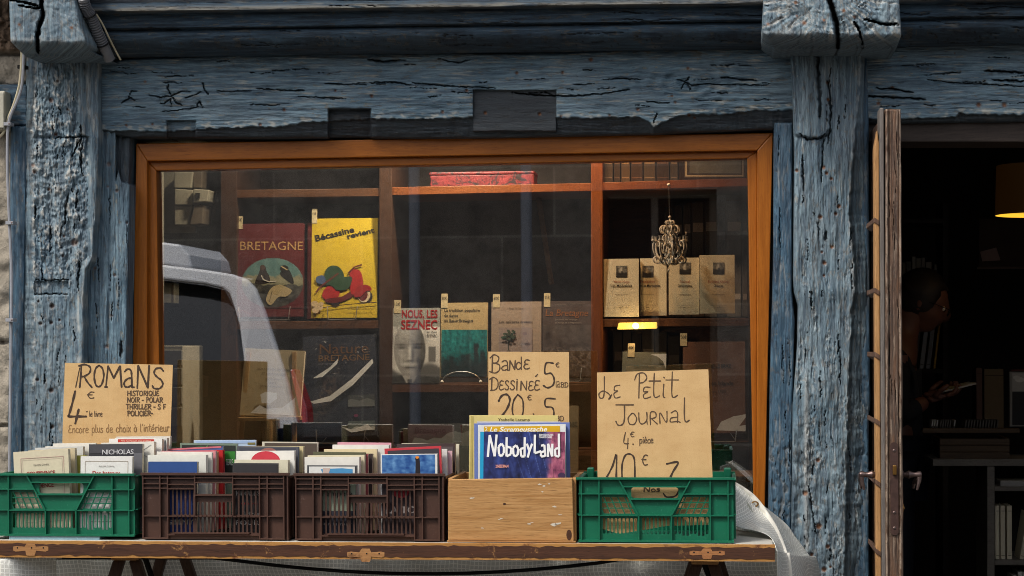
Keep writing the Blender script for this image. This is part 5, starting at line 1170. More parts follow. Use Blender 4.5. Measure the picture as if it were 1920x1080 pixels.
def art_bat(A):
    A.box(158, 865, 238, 1005, M(180, 166, 150), .9); A.text('PHILIPPE CURVAL', 184, 213, 876, M(110, 100, 92), height=3); A.text('Des bateaux', 172, 224, 891, M(176, 60, 44), height=8.5, bold=.015); A.line([(168, 978), (236, 978)], .8, M(150, 140, 130))
cb('front white paperback titled Des bateaux in red', 150, 247, 855, -.704, M(222, 220, 214), .016, 0, 3, art_bat, group=G1)
def art_nic(A):
    A.rect(165, 833, 266, 850, M(66, 66, 70)); A.text('NICHOLAS', 190, 249, 852, M(206, 206, 206), height=9.5, spacing=.92); A.text('SPARKS', 178, 262, 870, M(206, 206, 206), height=15)
    A.rect(250, 850, 266, 900, M(96, 96, 100))
cb('dark grey paperback lettered NICHOLAS in white', 165, 266, 833, -.665, M(48, 48, 52), .018, 0, 4, art_nic, group=G1)
cb('white paperback right behind the NICHOLAS book', 190, 290, 830, -.636, WHT, .022, 1, 4, lambda A: A.line([(284, 835), (262, 850), (284, 862)], .8, M(120, 120, 118)), group=G1)
cb('white paperback with red banner across its top', 200, 300, 823, -.606, M(214, 212, 206), .022, 0, 5, lambda A: (A.rect(216, 823.5, 284, 829.5, M(176, 52, 40)), A.text('Prix Goncourt des lycéens', 222, 278, 828, M(226, 190, 170), height=3.4)), group=G1)
cb('tall white paperback at the back corner of the left crate', 214, 312, 820, -.576, OFF, .020, 0, 5, lambda A: A.line([(308, 826), (308, 880)], 1, M(70, 70, 72)), group=G1)
cb('last cream paperback against the ROMANS card', 216, 317, 818, -.550, M(206, 198, 184), .014, 0, 5, group=G1)
G2 = 'paperbacks in the left brown crate'
def art_blue(A):
    A.rect(278, 866, 368, 900, M(40, 74, 132)); A.text('GBENYI', 312, 366, 983, M(170, 170, 160), height=9, bold=.03)
cb('front navy blue paperback low in the left brown crate', 277, 369, 865.5, -.702, M(30, 48, 104), .016, 0, 3, art_blue, group=G2)
cb('white paperback just behind the navy blue one', 277, 386, 852, -.668, M(218, 218, 206), .026, 0, 3, group=G2, pages=PAGEW)
cb('off-white paperback third in the left brown stack', 290, 394, 848, -.636, M(214, 210, 200), .014, 0, 4, group=G2, pages=PAGEW)
cb('pink edged paperback fourth in the left brown stack', 300, 403, 846, -.616, M(200, 130, 134), .012, 1, 4, group=G2, pages=PAGEW)
cb('tan paperback fifth in the left brown stack', 304, 408, 847, -.598, M(178, 140, 104), .010, 1, 4, group=G2, pages=M(184, 150, 118))
cb('bright red paperback sixth in the left brown stack', 308, 418, 845, -.583, M(176, 22, 26), .022, 1.5, 4, group=G2, pages=M(186, 26, 28))
cb('blue and pink striped paperback leaning on the red one', 316, 424, 839, -.556, M(70, 90, 140), .012, 3, 4, lambda A: A.rect(318, 839, 420, 842, M(190, 110, 120)), group=G2)
def art_grn(A):
    A.rect(336, 835, 437, 900, M(34, 38, 34)); A.poly([(395,852),(415,846),(437,846),(437,872),(425,866),(405,862)], M(44, 118, 40)); A.poly([(345,842),(372,836),(390,840),(360,846)], M(60, 84, 56)); A.line([(372,845),(385,836)], 1.5, M(84, 130, 70))
    A.text('TERRE', 420, 433, 872, M(190, 196, 190), height=12)
cb('black paperback with green leaf picture', 333, 440, 832, -.536, M(110, 124, 108), .016, 0, 4, art_grn, group=G2)
cb('pale blue paperback at the back of the left brown crate', 362, 478, 826, -.508, M(168, 186, 206), .014, -.5, 5, lambda A: (A.rect(366, 827, 474, 831, M(150, 172, 204)), A.rect(462, 830, 476, 834, M(120, 110, 60))), group=G2)
def art_drk(A):
    A.rect(436, 871, 518, 1002, M(46, 44, 46)); A.text('HEURES', 442, 486, 929, M(186, 182, 176), height=9, bold=.02); A.text('POUR', 442, 486, 984, M(186, 182, 176), height=9, bold=.02); A.text('une vie', 452, 482, 946, M(150, 40, 40), height=5); A.text('à deux', 456, 486, 966, M(186, 182, 176), height=7)
cb('front black paperback lettered HEURES in white', 435, 520, 869.5, -.702, M(60, 58, 58), .014, 0, 3, art_drk, group=G2)
cb('cream paperback behind the black HEURES one', 438, 538, 863, -.668, M(210, 204, 178), .026, 0, 3, group=G2)
def art_sun(A):
    A.ell(497, 866, 28, 20, M(182, 48, 62), 24); A.rect(444, 864, 552, 900, M(216, 214, 206))
cb('white paperback with a red half circle', 442, 552, 846, -.634, M(216, 214, 206), .018, 0, 4, art_sun, group=G2, pages=PAGEW)
cb('dark picture paperback behind the red half circle', 441, 556, 837, -.605, M(78, 78, 84), .018, 0, 4, lambda A: (A.rect(445, 840, 551, 848, M(60, 62, 72)), A.ell(500, 848, 16, 8, M(140, 90, 80), 12)), group=G2, pages=M(120, 136, 160))
cb('cream paperback near the back right of the left brown crate', 455, 567, 836, -.580, M(202, 186, 140), .018, 0, 4, group=G2)
cb('dull brown paperback at the very back by the easel', 488, 592, 828, -.515, M(196, 190, 170), .018, 0, 5, lambda A: A.rect(492, 831, 590, 900, M(78, 66, 56)), group=G2)
G3 = 'paperbacks in the right brown crate'
def art_bl2(A):
    A.rect(578, 875, 664, 900, M(214, 214, 208)); A.poly([(600,880),(640,878),(660,880),(660,900),(610,900)], M(70, 140, 186)); A.poly([(604,878),(618,878),(612,900),(604,900)], M(190, 170, 160)); A.rect(577, 900, 666, 958, M(150, 160, 140)); A.rect(577, 958, 666, 1008, M(50, 52, 64)); A.text('Tempête', 600, 660, 930, M(30, 30, 34), height=10); A.text('sur la mer', 602, 660, 985, M(170, 170, 166), height=7)
cb('front white paperback with blue sea picture', 575, 668, 873, -.702, M(60, 62, 66), .014, 0, 3, art_bl2, group=G3, pages=PAGEW)
cb('white paperback behind the blue sea picture', 571, 674, 857, -.668, M(218, 214, 204), .024, 0, 3, group=G3, pages=PAGEW)
cb('cream paperback third in the right brown crate', 577, 684, 854, -.640, M(206, 196, 166), .016, 0, 4, group=G3)
cb('dark olive paperback in the right brown crate', 584, 682, 848, -.618, M(84, 84, 62), .014, 0, 4, group=G3, pages=M(150, 150, 110))
cb('pink spined paperback in the right brown crate', 590, 690, 851, -.599, M(170, 90, 96), .010, 0, 4, group=G3)
cb('brown black paperback in the right brown crate', 600, 697, 850, -.584, M(56, 46, 42), .014, 0, 4, group=G3)
cb('yellowed paperback with an open cover', 606, 706, 842, -.564, M(206, 190, 150), .018, 1, 4, group=G3)
cb('tall white paperback near the back of the right brown crate', 622, 728, 834, -.538, M(212, 210, 202), .020, 0, 4, group=G3, pages=PAGEW)
cb('pink paperback at the back of the right brown crate', 629, 730, 829, -.508, M(206, 150, 160), .014, 0, 5, group=G3)
def art_tow(A):
    def dusk(x, y):
        n = fbm(x*7, y*5, 6); k = sstep(.8, 1.0, y)
        return 58+44*n+90*k, 104+44*n-10*k, 160+34*n-40*k
    A.picture(717, 853, 816, 899, dusk, 60, 30)
    A.poly([(779,897),(780,868),(779,858),(787,858),(788,868),(789,897)], M(26, 20, 28)); A.ell(783, 858, 3.4, 2.6, M(220, 130, 40), 10)
    A.rect(717, 899, 816, 1008, M(52, 42, 46)); A.ell(752, 922, 16, 12, M(176, 50, 60), 12); A.text('LA TOUR', 724, 808, 962, M(170, 160, 156), height=13, bold=.02); A.ell(790, 985, 14, 9, M(150, 40, 44), 12)
cb('front paperback with dark lighthouse on a blue sky', 715, 821, 852, -.702, M(216, 216, 212), .016, 0, 3, art_tow, group=G3, pages=PAGEW)
cb('dark paperback with a red border, tilted', 728, 834, 838, -.655, M(186, 52, 62), .014, 3, 4, lambda A: A.poly([(733,843),(829,843),(829,930),(733,930)], M(58, 54, 60)), group=G3)
cb('white paperback behind the red bordered one', 740, 840, 842, -.628, M(214, 212, 206), .016, 1, 4, group=G3, pages=PAGEW)
cb('pale pink paperback on the right of the red bordered one', 744, 848, 845, -.604, M(204, 164, 172), .012, 0, 4, group=G3)
cb('red spined paperback right side of the right brown crate', 746, 846, 849, -.588, M(170, 60, 56), .010, 0, 4, group=G3)
cb('dark brown paperback behind the pale pink one', 744, 854, 833, -.560, M(60, 44, 44), .016, 0, 4, lambda A: A.rect(748, 838, 850, 860, M(80, 70, 70)), group=G3)
cb('cream paperback last at the back of the right brown crate', 750, 858, 831, -.528, M(210, 202, 178), .016, 0, 5, group=G3)
# comics
G4 = 'comic albums in the wooden box'
def art_nob(A):
    def night(x, y):
        n = fbm(x*8, y*6, 6); m = fbm(x*22, y*18, 4); b = np.clip(sstep(.74, .84, x+.10*fbm(x*3, y*5, 3)), 0, 1); st = sstep(.40, .47, .5-np.abs(fbm((x-.35*y)*9, y*.8, 2)))*(1-b)*sstep(.25, .6, x)
        mor = sstep(.04, .10, np.abs(np.sin(y*34+.6*n)))*sstep(.05, .12, np.abs(np.sin(x*40+np.floor(y*34/3.14)*1.57)))
        r = (26+24*n+12*m+46*st)*(1-b)+(150+50*n+26*m)*b*(.7+.3*mor); g = (38+30*n+14*m+50*st)*(1-b)+(78+40*n+20*m)*b*(.7+.3*mor); bl = (92+44*n+20*m+50*st)*(1-b)+(104+34*n+18*m)*b*(.7+.3*mor)
        return r, g, bl
    A.picture(905, 809.5, 1058, 1000, night, 110, 120)
    A.ell(1052, 892, 7, 6, M(60, 40, 70), 12)
def nob_letters(A):
    m = M(232, 232, 230); B = 4.2
    for pts in ([(913,857),(916,816),(926,856),(929,815)], [(934,852),(933,838),(938,832),(943,838),(943,850),(938,856),(934,852)], [(948,820),(948,856),(956,852),(957,840),(949,838)], [(961,852),(960,840),(966,835),(970,842),(969,853),(964,856),(961,852)], [(982,820),(982,856),(976,856),(974,842),(981,840)],
                [(986,832),(991,846),(996,832)], [(991,846),(988,858)], [(1001,815),(1001,850),(1013,846)], [(1013,836),(1019,834),(1021,856)], [(1020,846),(1013,848),(1013,856),(1021,855)], [(1026,857),(1026,832),(1034,856),(1034,832)], [(1046,813),(1047,856),(1040,855),(1039,842),(1046,840)]): A.line(pts, B, m)
    A.text('BERNARD OLIVIER', 1009, 1036, 817, m, height=3.6, bold=.02); A.text('CLAUDE CARRÉ', 1009, 1033, 821.5, m, height=3.6, bold=.02); A.text('2.NEEDMAN', 928, 952, 877, M(220, 150, 130), height=5.5, bold=.03)
def comic(label, uL, uR, vT, y, cover, th, art, pages=PAGEW, lean=5):
    return cb(label, uL, uR, vT, y, cover, th, 0, lean, art, pages, G4, True)
comic('front comic album titled NobodyLand on dark blue', 899, 1058, 809, -.702, M(22, 150, 196), .009, lambda A: (art_nob(A), nob_letters(A)))
comic('comic album with yellow top strip behind NobodyLand', 897, 1062, 796, -.672, M(214, 214, 210), .009, lambda A: (A.rect(907, 799, 1050, 812, M(206, 158, 16)), A.text('Le Scrameustache', 918, 1026, 809, M(236, 232, 216), height=9, shear=.25, bold=.02), A.text('2', 909, 914, 808, M(236, 232, 216), height=8)))
comic('blue grey comic album wider than the yellow topped one', 890, 1070, 793, -.654, M(98, 116, 172), .009, None)
comic('pale comic album with red spine in the wooden box', 893, 1050, 790, -.636, M(176, 176, 190), .010, None)
comic('cream album lettered Ysabelle Lacamp at the top', 878, 1045, 779, -.612, M(200, 184, 118), .012, lambda A: (A.text('Ysabelle Lacamp', 931, 991, 789.5, M(40, 34, 26), height=6), A.rect(880, 780, 884, 990, M(176, 160, 90))))

# ---------------------------------------------------------------- handwriting for the card signs
GL = {
'R': (.8, [[(.15,0),(.2,.5),(.22,1)], [(.1,.96),(.4,1.02),(.68,.9),(.66,.66),(.4,.5),(.24,.48)], [(.38,.48),(.56,.22),(.78,0)]]),
'O': (.9, [[(.45,1),(.2,.85),(.1,.5),(.2,.12),(.42,0),(.66,.12),(.8,.5),(.7,.85),(.45,1)]]),
'M': (1.0, [[(.05,0),(.16,.98)], [(.16,.98),(.48,.42)], [(.48,.42),(.82,.98)], [(.82,.98),(.92,0)], [(.0,0),(.12,0)]]),
'A': (.8, [[(.04,0),(.38,1)], [(.38,1),(.72,0)], [(.16,.36),(.6,.36)]]),
'N': (.85, [[(.08,0),(.12,1)], [(.12,1),(.66,.02)], [(.66,.02),(.72,1)]]),
'S': (.7, [[(.6,.86),(.46,1),(.22,.96),(.14,.76),(.3,.56),(.5,.42),(.58,.2),(.42,.02),(.16,.02),(.06,.14)]]),
'a': (.8, [[(.1,.86),(.3,1),(.52,.92),(.58,.6),(.6,0)], [(.58,.5),(.3,.46),(.08,.26),(.12,.05),(.34,0),(.58,.1),(.6,.0),(.74,.0)]]),
'H': (.8, [[(.1,0),(.12,1)], [(.66,0),(.66,1)], [(.1,.5),(.66,.5)]]), 'I': (.35, [[(.15,0),(.17,1)]]), 'T': (.75, [[(.36,0),(.36,1)], [(.02,.98),(.72,1)]]),
'U': (.8, [[(.1,1),(.1,.3),(.3,0),(.52,.06),(.64,.35),(.66,1)], [(.66,.3),(.7,0)]]), 'Q': (.9, [[(.45,1),(.2,.85),(.1,.5),(.2,.12),(.42,0),(.66,.12),(.78,.5),(.7,.85),(.45,1)], [(.5,.25),(.82,-.1)]]),
'E': (.65, [[(.56,.95),(.3,1),(.14,.8),(.2,.56),(.42,.52)], [(.2,.52),(.06,.3),(.14,.04),(.36,0),(.58,.1)]]), 'P': (.75, [[(.2,0),(.22,1)], [(.08,.92),(.4,1.02),(.66,.86),(.6,.6),(.24,.48)]]),
'L': (.65, [[(.12,1),(.1,.02)], [(.1,.02),(.58,.04)]]), 'F': (.65, [[(.14,0),(.14,1)], [(.14,1),(.6,1)], [(.14,.52),(.5,.52)]]), 'C': (.7, [[(.62,.84),(.4,1),(.14,.76),(.08,.4),(.22,.06),(.46,0),(.64,.14)]]),
'B': (.75, [[(.16,0),(.18,1)], [(.02,.84),(.3,1.02),(.6,.86),(.5,.6),(.2,.54)], [(.3,.54),(.64,.44),(.64,.14),(.36,-.02),(.0,.06)]]), 'D': (.8, [[(.16,.02),(.18,.98)], [(.0,.86),(.3,1.02),(.62,.82),(.7,.4),(.48,.06),(.06,0)]]),
'J': (.7, [[(.02,1),(.7,1)], [(.42,1),(.44,.3),(.3,0),(.1,.02),(.02,.18)]]), '-': (.5, [[(.06,.45),(.42,.45)]]), '.': (.3, [[(.1,.0),(.16,.04)]]), "'": (.25, [[(.14,1),(.06,.78)]]), ' ': (.45, []), ':': (.3, [[(.1,.3),(.15,.34)]]),
'e': (.62, [[(.08,.28),(.34,.34),(.5,.44),(.42,.6),(.24,.62),(.1,.42),(.08,.16),(.24,0),(.54,.08)]]), 'l': (.32, [[(.12,1.05),(.12,.12),(.26,.0)]]), 'i': (.3, [[(.14,.6),(.15,0)], [(.16,.84),(.18,.88)]]), 'v': (.55, [[(.06,.6),(.24,0)], [(.24,0),(.46,.62)]]), 'r': (.5, [[(.12,.6),(.14,0)], [(.14,.4),(.3,.6),(.44,.58)]]),
'n': (.6, [[(.1,.6),(.1,0)], [(.1,.4),(.28,.62),(.46,.5),(.48,0)]]), 'c': (.55, [[(.48,.5),(.3,.62),(.1,.44),(.1,.14),(.28,0),(.5,.1)]]), 'o': (.6, [[(.28,.62),(.1,.46),(.1,.14),(.28,0),(.48,.14),(.48,.46),(.28,.62)]]), 'p': (.6, [[(.1,.6),(.1,-.4)], [(.1,.46),(.3,.64),(.5,.46),(.46,.1),(.28,0),(.1,.1)]]), 'u': (.6, [[(.08,.6),(.1,.14),(.26,0),(.44,.2),(.46,.6)], [(.46,.3),(.54,0)]]),
's': (.5, [[(.42,.54),(.24,.62),(.1,.48),(.26,.34),(.42,.2),(.3,.02),(.06,.06)]]), 'd': (.62, [[(.46,.44),(.26,.6),(.08,.4),(.1,.1),(.28,0),(.46,.2)], [(.46,1.05),(.48,0)]]), 'h': (.6, [[(.1,1.05),(.1,0)], [(.1,.4),(.28,.62),(.46,.5),(.48,0)]]), 'x': (.55, [[(.06,.6),(.46,0)], [(.46,.6),(.06,0)]]), 't': (.45, [[(.2,1),(.2,.1),(.36,.02)], [(.0,.66),(.42,.68)]]),
'é': (.62, [[(.08,.28),(.34,.34),(.5,.44),(.42,.6),(.24,.62),(.1,.42),(.08,.16),(.24,0),(.54,.08)], [(.28,.78),(.44,.98)]]), 'è': (.62, [[(.08,.28),(.34,.34),(.5,.44),(.42,.6),(.24,.62),(.1,.42),(.08,.16),(.24,0),(.54,.08)], [(.2,.98),(.36,.78)]]), 'à': (.62, [[(.44,.5),(.26,.62),(.08,.4),(.1,.1),(.28,0),(.46,.2),(.46,.6),(.5,0)], [(.14,.96),(.3,.78)]]),
'm': (.85, [[(.08,.6),(.08,0)], [(.08,.4),(.22,.62),(.38,.5),(.38,0)], [(.38,.4),(.54,.62),(.7,.5),(.72,0)]]),
}
GL['€'] = (.65, [[(.58,.95),(.32,1),(.12,.7),(.1,.36),(.28,.02),(.58,.08)], [(.0,.56),(.42,.56)]])
INK = pm('marker_ink', lin(62, 46, 34), .7, .25, 160, 0); INK2 = pm('faded_marker_ink', lin(140, 108, 70), .8, .15, 160, 0); INK3 = pm('thin_marker_ink', lin(84, 64, 46), .75, .2, 160, 0)
class Pen:
    def __init__(s, A, m): s.A, s.m, s.mb = A, m, MB(); s.k = 0
    def stroke(s, pts, wd):
        pts = smooth(pts); s.k += 1; y = -.0004-.000012*s.k; n = len(pts); L_ = []; R_ = []
        for i, p in enumerate(pts):
            a, b = pts[max(i-1, 0)], pts[min(i+1, n-1)]; dx, dy = b[0]-a[0], b[1]-a[1]; l = math.hypot(dx, dy) or 1
            w_ = wd/2*(1+.18*math.sin(i*1.1+s.k)); L_.append((p[0]-dy/l*w_, p[1]+dx/l*w_)); R_.append((p[0]+dy/l*w_, p[1]-dx/l*w_))
        vs = []
        for a, b in zip(L_, R_):
            q = s.A.q(*a); vs.append((q[0], y, q[1])); q = s.A.q(*b); vs.append((q[0], y, q[1]))
        s.mb.add(vs, [(2*i, 2*i+1, 2*i+3, 2*i+2) for i in range(n-1)], s.m)
        for p in (pts[0], pts[-1]):
            q = [s.A.q(p[0]+wd/2*math.cos(a*.7854), p[1]+wd/2*math.sin(a*.7854)) for a in range(8)]; s.mb.add([(a, y-.000004, b) for a, b in q], [tuple(range(8))], s.m)
    def write(s, t, u0, u1, vb, h, wd, slope=0):
        tot = sum(GL[c][0] for c in t); k = (u1-u0)/tot; x = u0
        for c in t:
            w_, sts = GL[c]; jb = rnd.uniform(-.03, .03)*h
            for st in sts: s.stroke([(x+p[0]*k, vb-p[1]*h+jb+slope*(x-u0)) for p in st], wd)
            x += w_*k
CARD = None
def card_mat():
    m, nt, bs = _new('kraft_card'); v = objco(nt); a = noise(nt, mapping(nt, v, (3, 3, 5)), 4, 5, .6); b = noise(nt, v, 700, 3, .6); c = noise(nt, mapping(nt, v, (30, 30, 2)), 6, 3, .5)
    col = mixc(nt, ramp(nt, a, .3, .7), lin(196, 160, 108), lin(212, 178, 126)); col = mixc(nt, ramp(nt, b, .5, .75), col, lin(176, 132, 78)); col = mixc(nt, ramp(nt, c, .6, .9), col, lin(190, 144, 86))
    nt.links.new(col, bs.inputs['Base Color']); bs.inputs['Roughness'].default_value = .85; setbump(nt, bs, b, .2, .001); return m
CARD = card_mat()
def sign(label, quad, y, vB, lean, writer):
    """quad: outline pixels of the visible card; its foot goes down to pixel row vB"""
    uc = sum(q[0] for q in quad)/len(quad); rt = empty('card_sign', P(uc, vB, y), (-R(lean), 0, 0), label, 'sign', 'handwritten cardboard signs')
    A = Art(uc, vB, y, 0); mb = MB(); pts = []
    for i, p in enumerate(quad):
        q = quad[(i+1) % len(quad)]; n = 10
        for k in range(n):
            e = 0 if k == 0 else rnd.uniform(-.35, .35); pts.append(A.q(p[0]+(q[0]-p[0])*k/n+e*.6, p[1]+(q[1]-p[1])*k/n+e*.6))
    mb.prism(pts, 0, .0032, CARD); mb.build('card', rt)
    pens = {}
    def pen(m):
        if m not in pens: pens[m] = Pen(A, m)
        return pens[m]
    writer(pen)
    for k, p in pens.items():
        p.mb.build('lettering', rt, fix=False)
    return rt
def w_romans(pen):
    p = pen(INK)
    for i, (c, a, b, vb, h) in enumerate((('R',141,170,726,42),('O',171,194,726,40),('M',194,228,726,40),('a',228,250,725,34),('N',252,281,727,42),('S',281,307,728,39))): p.write(c, a, b, vb, h, 3.4)
    p.stroke([(139,733-7),(132+14,690)], 2.0)
    p.stroke([(138,734),(133,756),(127,778),(126,781),(140,781),(159,781)], 4.2); p.stroke([(145,768),(142,781),(139,794)], 4.2)
    q = pen(INK3); q.write('€', 161, 175, 747, 12, 2.2); q.write('.', 158, 164, 772, 6, 2.4); q.write('le livre', 165, 190, 781, 10, 1.4)
    q.write('HISTORIQUE', 236, 296, 742, 9, 1.7); q.write('NOIR - POLAR', 236, 303, 754.5, 9, 1.7); q.write('THRILLER - S F', 234, 309, 767, 9, 1.7); q.write('POLICIER-', 236, 285, 779.5, 9, 1.7)
    pen(INK2).write("Encore plus de choix à l'intérieur", 126, 316, 812, 14, 1.5, -.018)
sign('cardboard sign lettered ROMANS 4 euros behind the left crate', [(112, 985), (314, 985), (321, 684), (118, 680)], -.462, 985, 2, w_romans)
def w_bd(pen):
    p = pen(INK3)
    for c, a, b, vb, h in (('B',917,938,698,33),('a',938,955,694,18),('N',953,967,693,17),('d',965,980,692,22),('E',980,993,692,17)): p.write(c, a, b, vb, h, 2.4)
    for c, a, b, vb, h in (('D',917,935,732,24),('E',934,944,731,17),('S',945,954,731,17),('S',955,965,731,17),('I',965,972,731,17),('N',974,989,732,17),('E',989,1000,732,17),('E',1000,1012,731,18)): p.write(c, a, b, vb, h, 2.2)
    p.stroke([(1003,706),(1007,702)], 2); p.stroke([(968,711),(969,712)], 2)
    q = pen(INK); q.stroke([(1036,681),(1023,681),(1021,700),(1032,700),(1038,710),(1036,722),(1026,727),(1018,723)], 3.2); p.write('€', 1041, 1048, 688, 8, 1.6); p.write('la', 1041, 1049, 726, 11, 1.1); p.write('BD', 1050, 1065, 726, 9, 1.2)
    q.stroke([(934,752),(940,742),(950,740),(955,750),(950,766),(938,783),(934,790),(958,790)], 3.8); q.stroke([(970,740),(962,752),(960,772),(966,788),(974,788),(980,772),(979,750),(970,740)], 3.0)
    p.write('€', 988, 996, 750, 9, 1.7); q.stroke([(999,776),(1000,777)], 2.4); q.stroke([(1040,748),(1023,748),(1022,762),(1034,764),(1038,774),(1034,788),(1022,790)], 3.0); p.write('BD', 1042, 1057, 789, 9, 1.2)
sign('cardboard sign lettered Bande Dessinée behind the comic albums', [(916, 1000), (1068, 1000), (1066, 660), (914, 659)], -.505, 1000, 2, w_bd)
def w_pj(pen):
    q = pen(INK3)
    q.stroke([(1132,706),(1131,742),(1124,746),(1122,738),(1130,733),(1140,738),(1144,745),(1140,748),(1146,740)], 2.3); q.stroke([(1161,722),(1152,724),(1151,732),(1157,733),(1150,738),(1153,746),(1162,744)], 2.2)
    q.stroke([(1198,700),(1197,746)], 2.5); q.stroke([(1189,712),(1194,701),(1206,699),(1212,708),(1206,716),(1198,718)], 2.3); q.stroke([(1218,726),(1208,726),(1206,734),(1214,734),(1206,740),(1208,747),(1219,744)], 2.2)
    q.stroke([(1226,700),(1225,736),(1228,745),(1236,742)], 2.3); q.stroke([(1216,714),(1238,714)], 2.1); q.stroke([(1244,720),(1243,742),(1246,745)], 2.3); q.stroke([(1244,707),(1245,708)], 2.5); q.stroke([(1260,697),(1259,735),(1262,745),(1270,741)], 2.3); q.stroke([(1248,712),(1272,712)], 2.1)
    q.stroke([(1154,759),(1187,759)], 2.4); q.stroke([(1170,760),(1170,786),(1166,796),(1158,797),(1154,790)], 2.6); q.stroke([(1184,775),(1177,784),(1180,795),(1189,795),(1193,785),(1188,776),(1184,775)], 2.2); q.stroke([(1197,774),(1198,790),(1204,795),(1212,788),(1212,773)], 2.2); q.stroke([(1212,786),(1213,795)], 2)
    q.stroke([(1219,796),(1219,774),(1228,773),(1229,782),(1220,785)], 2.1); q.stroke([(1221,785),(1232,795)], 2.1); q.stroke([(1237,794),(1237,774),(1249,792),(1250,771)], 2.1); q.stroke([(1258,774),(1266,770),(1270,776),(1270,792)], 2.1); q.stroke([(1270,782),(1258,784),(1257,791),(1270,790),(1275,792)], 2.1); q.stroke([(1283,746),(1283,782),(1286,791),(1292,788)], 2.5)
    q.stroke([(1172,811),(1169,830),(1178,832)], 2); q.stroke([(1177,822),(1176,841)], 2); q.write('€', 1181, 1189, 819, 9, 1.6); q.stroke([(1186,833),(1187,833)], 2.4); q.write('pièce', 1198, 1225, 831, 12, 1.5)
    k = pen(INK); k.stroke([(1136,897),(1148,874),(1155,853),(1155,897)], 3.4); k.stroke([(1166,897),(1166,872),(1172,854),(1182,852),(1189,862),(1190,897)], 3.2); q.write('€', 1203, 1215, 872, 19, 2.2)
    k.stroke([(1250,870),(1271,867),(1262,884),(1256,897)], 3.8); k.stroke([(1256,896),(1270,900),(1274,916),(1266,930),(1250,932),(1244,926)], 3); q.write('Nos', 1206, 1238, 922, 9, 2)
sign('cardboard sign lettered Le Petit Journal in the right green crate', [(1124, 990), (1160, 1001), (1205, 994), (1250, 986), (1338, 984), (1336, 895), (1328, 692), (1118, 698), (1120, 900)], -.700, 1003, 4, w_pj)
# ---------------------------------------------------------------- reinforced tarp
def tarp_mat():
    m, nt, bs = _new('reinforced_sheet'); uv = node(nt, 'ShaderNodeUVMap', uv_map='weave').outputs[0]
    sx = node(nt, 'ShaderNodeSeparateXYZ'); nt.links.new(uv, sx.inputs[0])
    def thread(s_):
        f = node(nt, 'ShaderNodeMath', operation='FRACT'); nt.links.new(s_, f.inputs[0]); return ramp(nt, f.outputs[0], .22, .14)
    mxm = node(nt, 'ShaderNodeMath', operation='MAXIMUM'); nt.links.new(thread(sx.outputs[0]), mxm.inputs[0]); nt.links.new(thread(sx.outputs[1]), mxm.inputs[1])
    col = mixc(nt, mxm.outputs[0], lin(222, 222, 214), lin(244, 244, 236)); nt.links.new(col, bs.inputs['Base Color'])
    bs.inputs['Roughness'].default_value = .22
    a = node(nt, 'ShaderNodeMapRange'); a.inputs[3].default_value = .78; a.inputs[4].default_value = .96; nt.links.new(mxm.outputs[0], a.inputs[0])
    nt.links.new(a.outputs[0], bs.inputs['Alpha']); bs.inputs['Transmission Weight'].default_value = 0
    n_ = noise(nt, mapping(nt, objco(nt), (1, 1, 1)), 20, 4, .6, .6); setbump(nt, bs, n_, .5, .01); return m
TARP = tarp_mat(); HEM = pm('white_hem', lin(220, 216, 204), .4, .08, 40, .2)
tp = empty('plastic_tarp', (P(1400, 1000, -.2).x, -.2, 0), label='translucent grid reinforced plastic sheet hanging round the table', cat='tarp'); o = tp.location
def sheet(name, rows, mat, scale, nu=40, nv=26, wr=.006, seed=0, thick=.0012):
    """lofts a smooth surface through rows of control points (u, v, y)"""
    ctrl = np.array([[list(P(*p)) for p in r] for r in rows]); a, b = ctrl.shape[:2]
    def cr(arr, n):
        m_ = len(arr); out = []
        for i in range(n+1):
            t = i/n*(m_-1); k = min(int(t), m_-2); f = t-k; p0, p1, p2, p3 = arr[max(k-1, 0)], arr[k], arr[k+1], arr[min(k+2, m_-1)]
            out.append(.5*(2*p1+(p2-p0)*f+(2*p0-5*p1+4*p2-p3)*f*f+(3*p1-p0-3*p2+p3)*f**3))
        return np.array(out)
    g1 = np.stack([cr(ctrl[i], nu) for i in range(a)]); g2 = np.stack([cr(g1[:, j], nv) for j in range(nu+1)], 1)
    I, J = np.meshgrid(np.arange(nv+1), np.arange(nu+1), indexing='ij')
    g2[..., 1] += wr*fbm(g2[..., 0]*9+seed, g2[..., 2]*6+.5*seed, 4); g2 = g2-np.array(o)
    mb = MB(); vs = g2.reshape(-1, 3); fs = [(i*(nu+1)+j, i*(nu+1)+j+1, (i+1)*(nu+1)+j+1, (i+1)*(nu+1)+j) for i in range(nv) for j in range(nu)]
    mb.add(vs.tolist(), fs, mat); ob = mb.build(name, tp, smooth=True, fix=False)
    d1 = np.concatenate([np.zeros((nv+1, 1)), np.cumsum(np.linalg.norm(np.diff(g2, axis=1), axis=-1), 1)], 1)/scale; d0 = np.concatenate([np.zeros((1, nu+1)), np.cumsum(np.linalg.norm(np.diff(g2, axis=0), axis=-1), 0)], 0)/scale
    uvl = ob.data.uv_layers.new(name='weave'); li = np.zeros(len(ob.data.loops), np.int32); ob.data.loops.foreach_get('vertex_index', li)
    uvl.data.foreach_set('uv', np.stack([d1.ravel(), d0.ravel()], -1)[li].astype(np.float32).ravel())
    md = ob.modifiers.new('thickness', 'SOLIDIFY'); md.thickness = thick; return ob
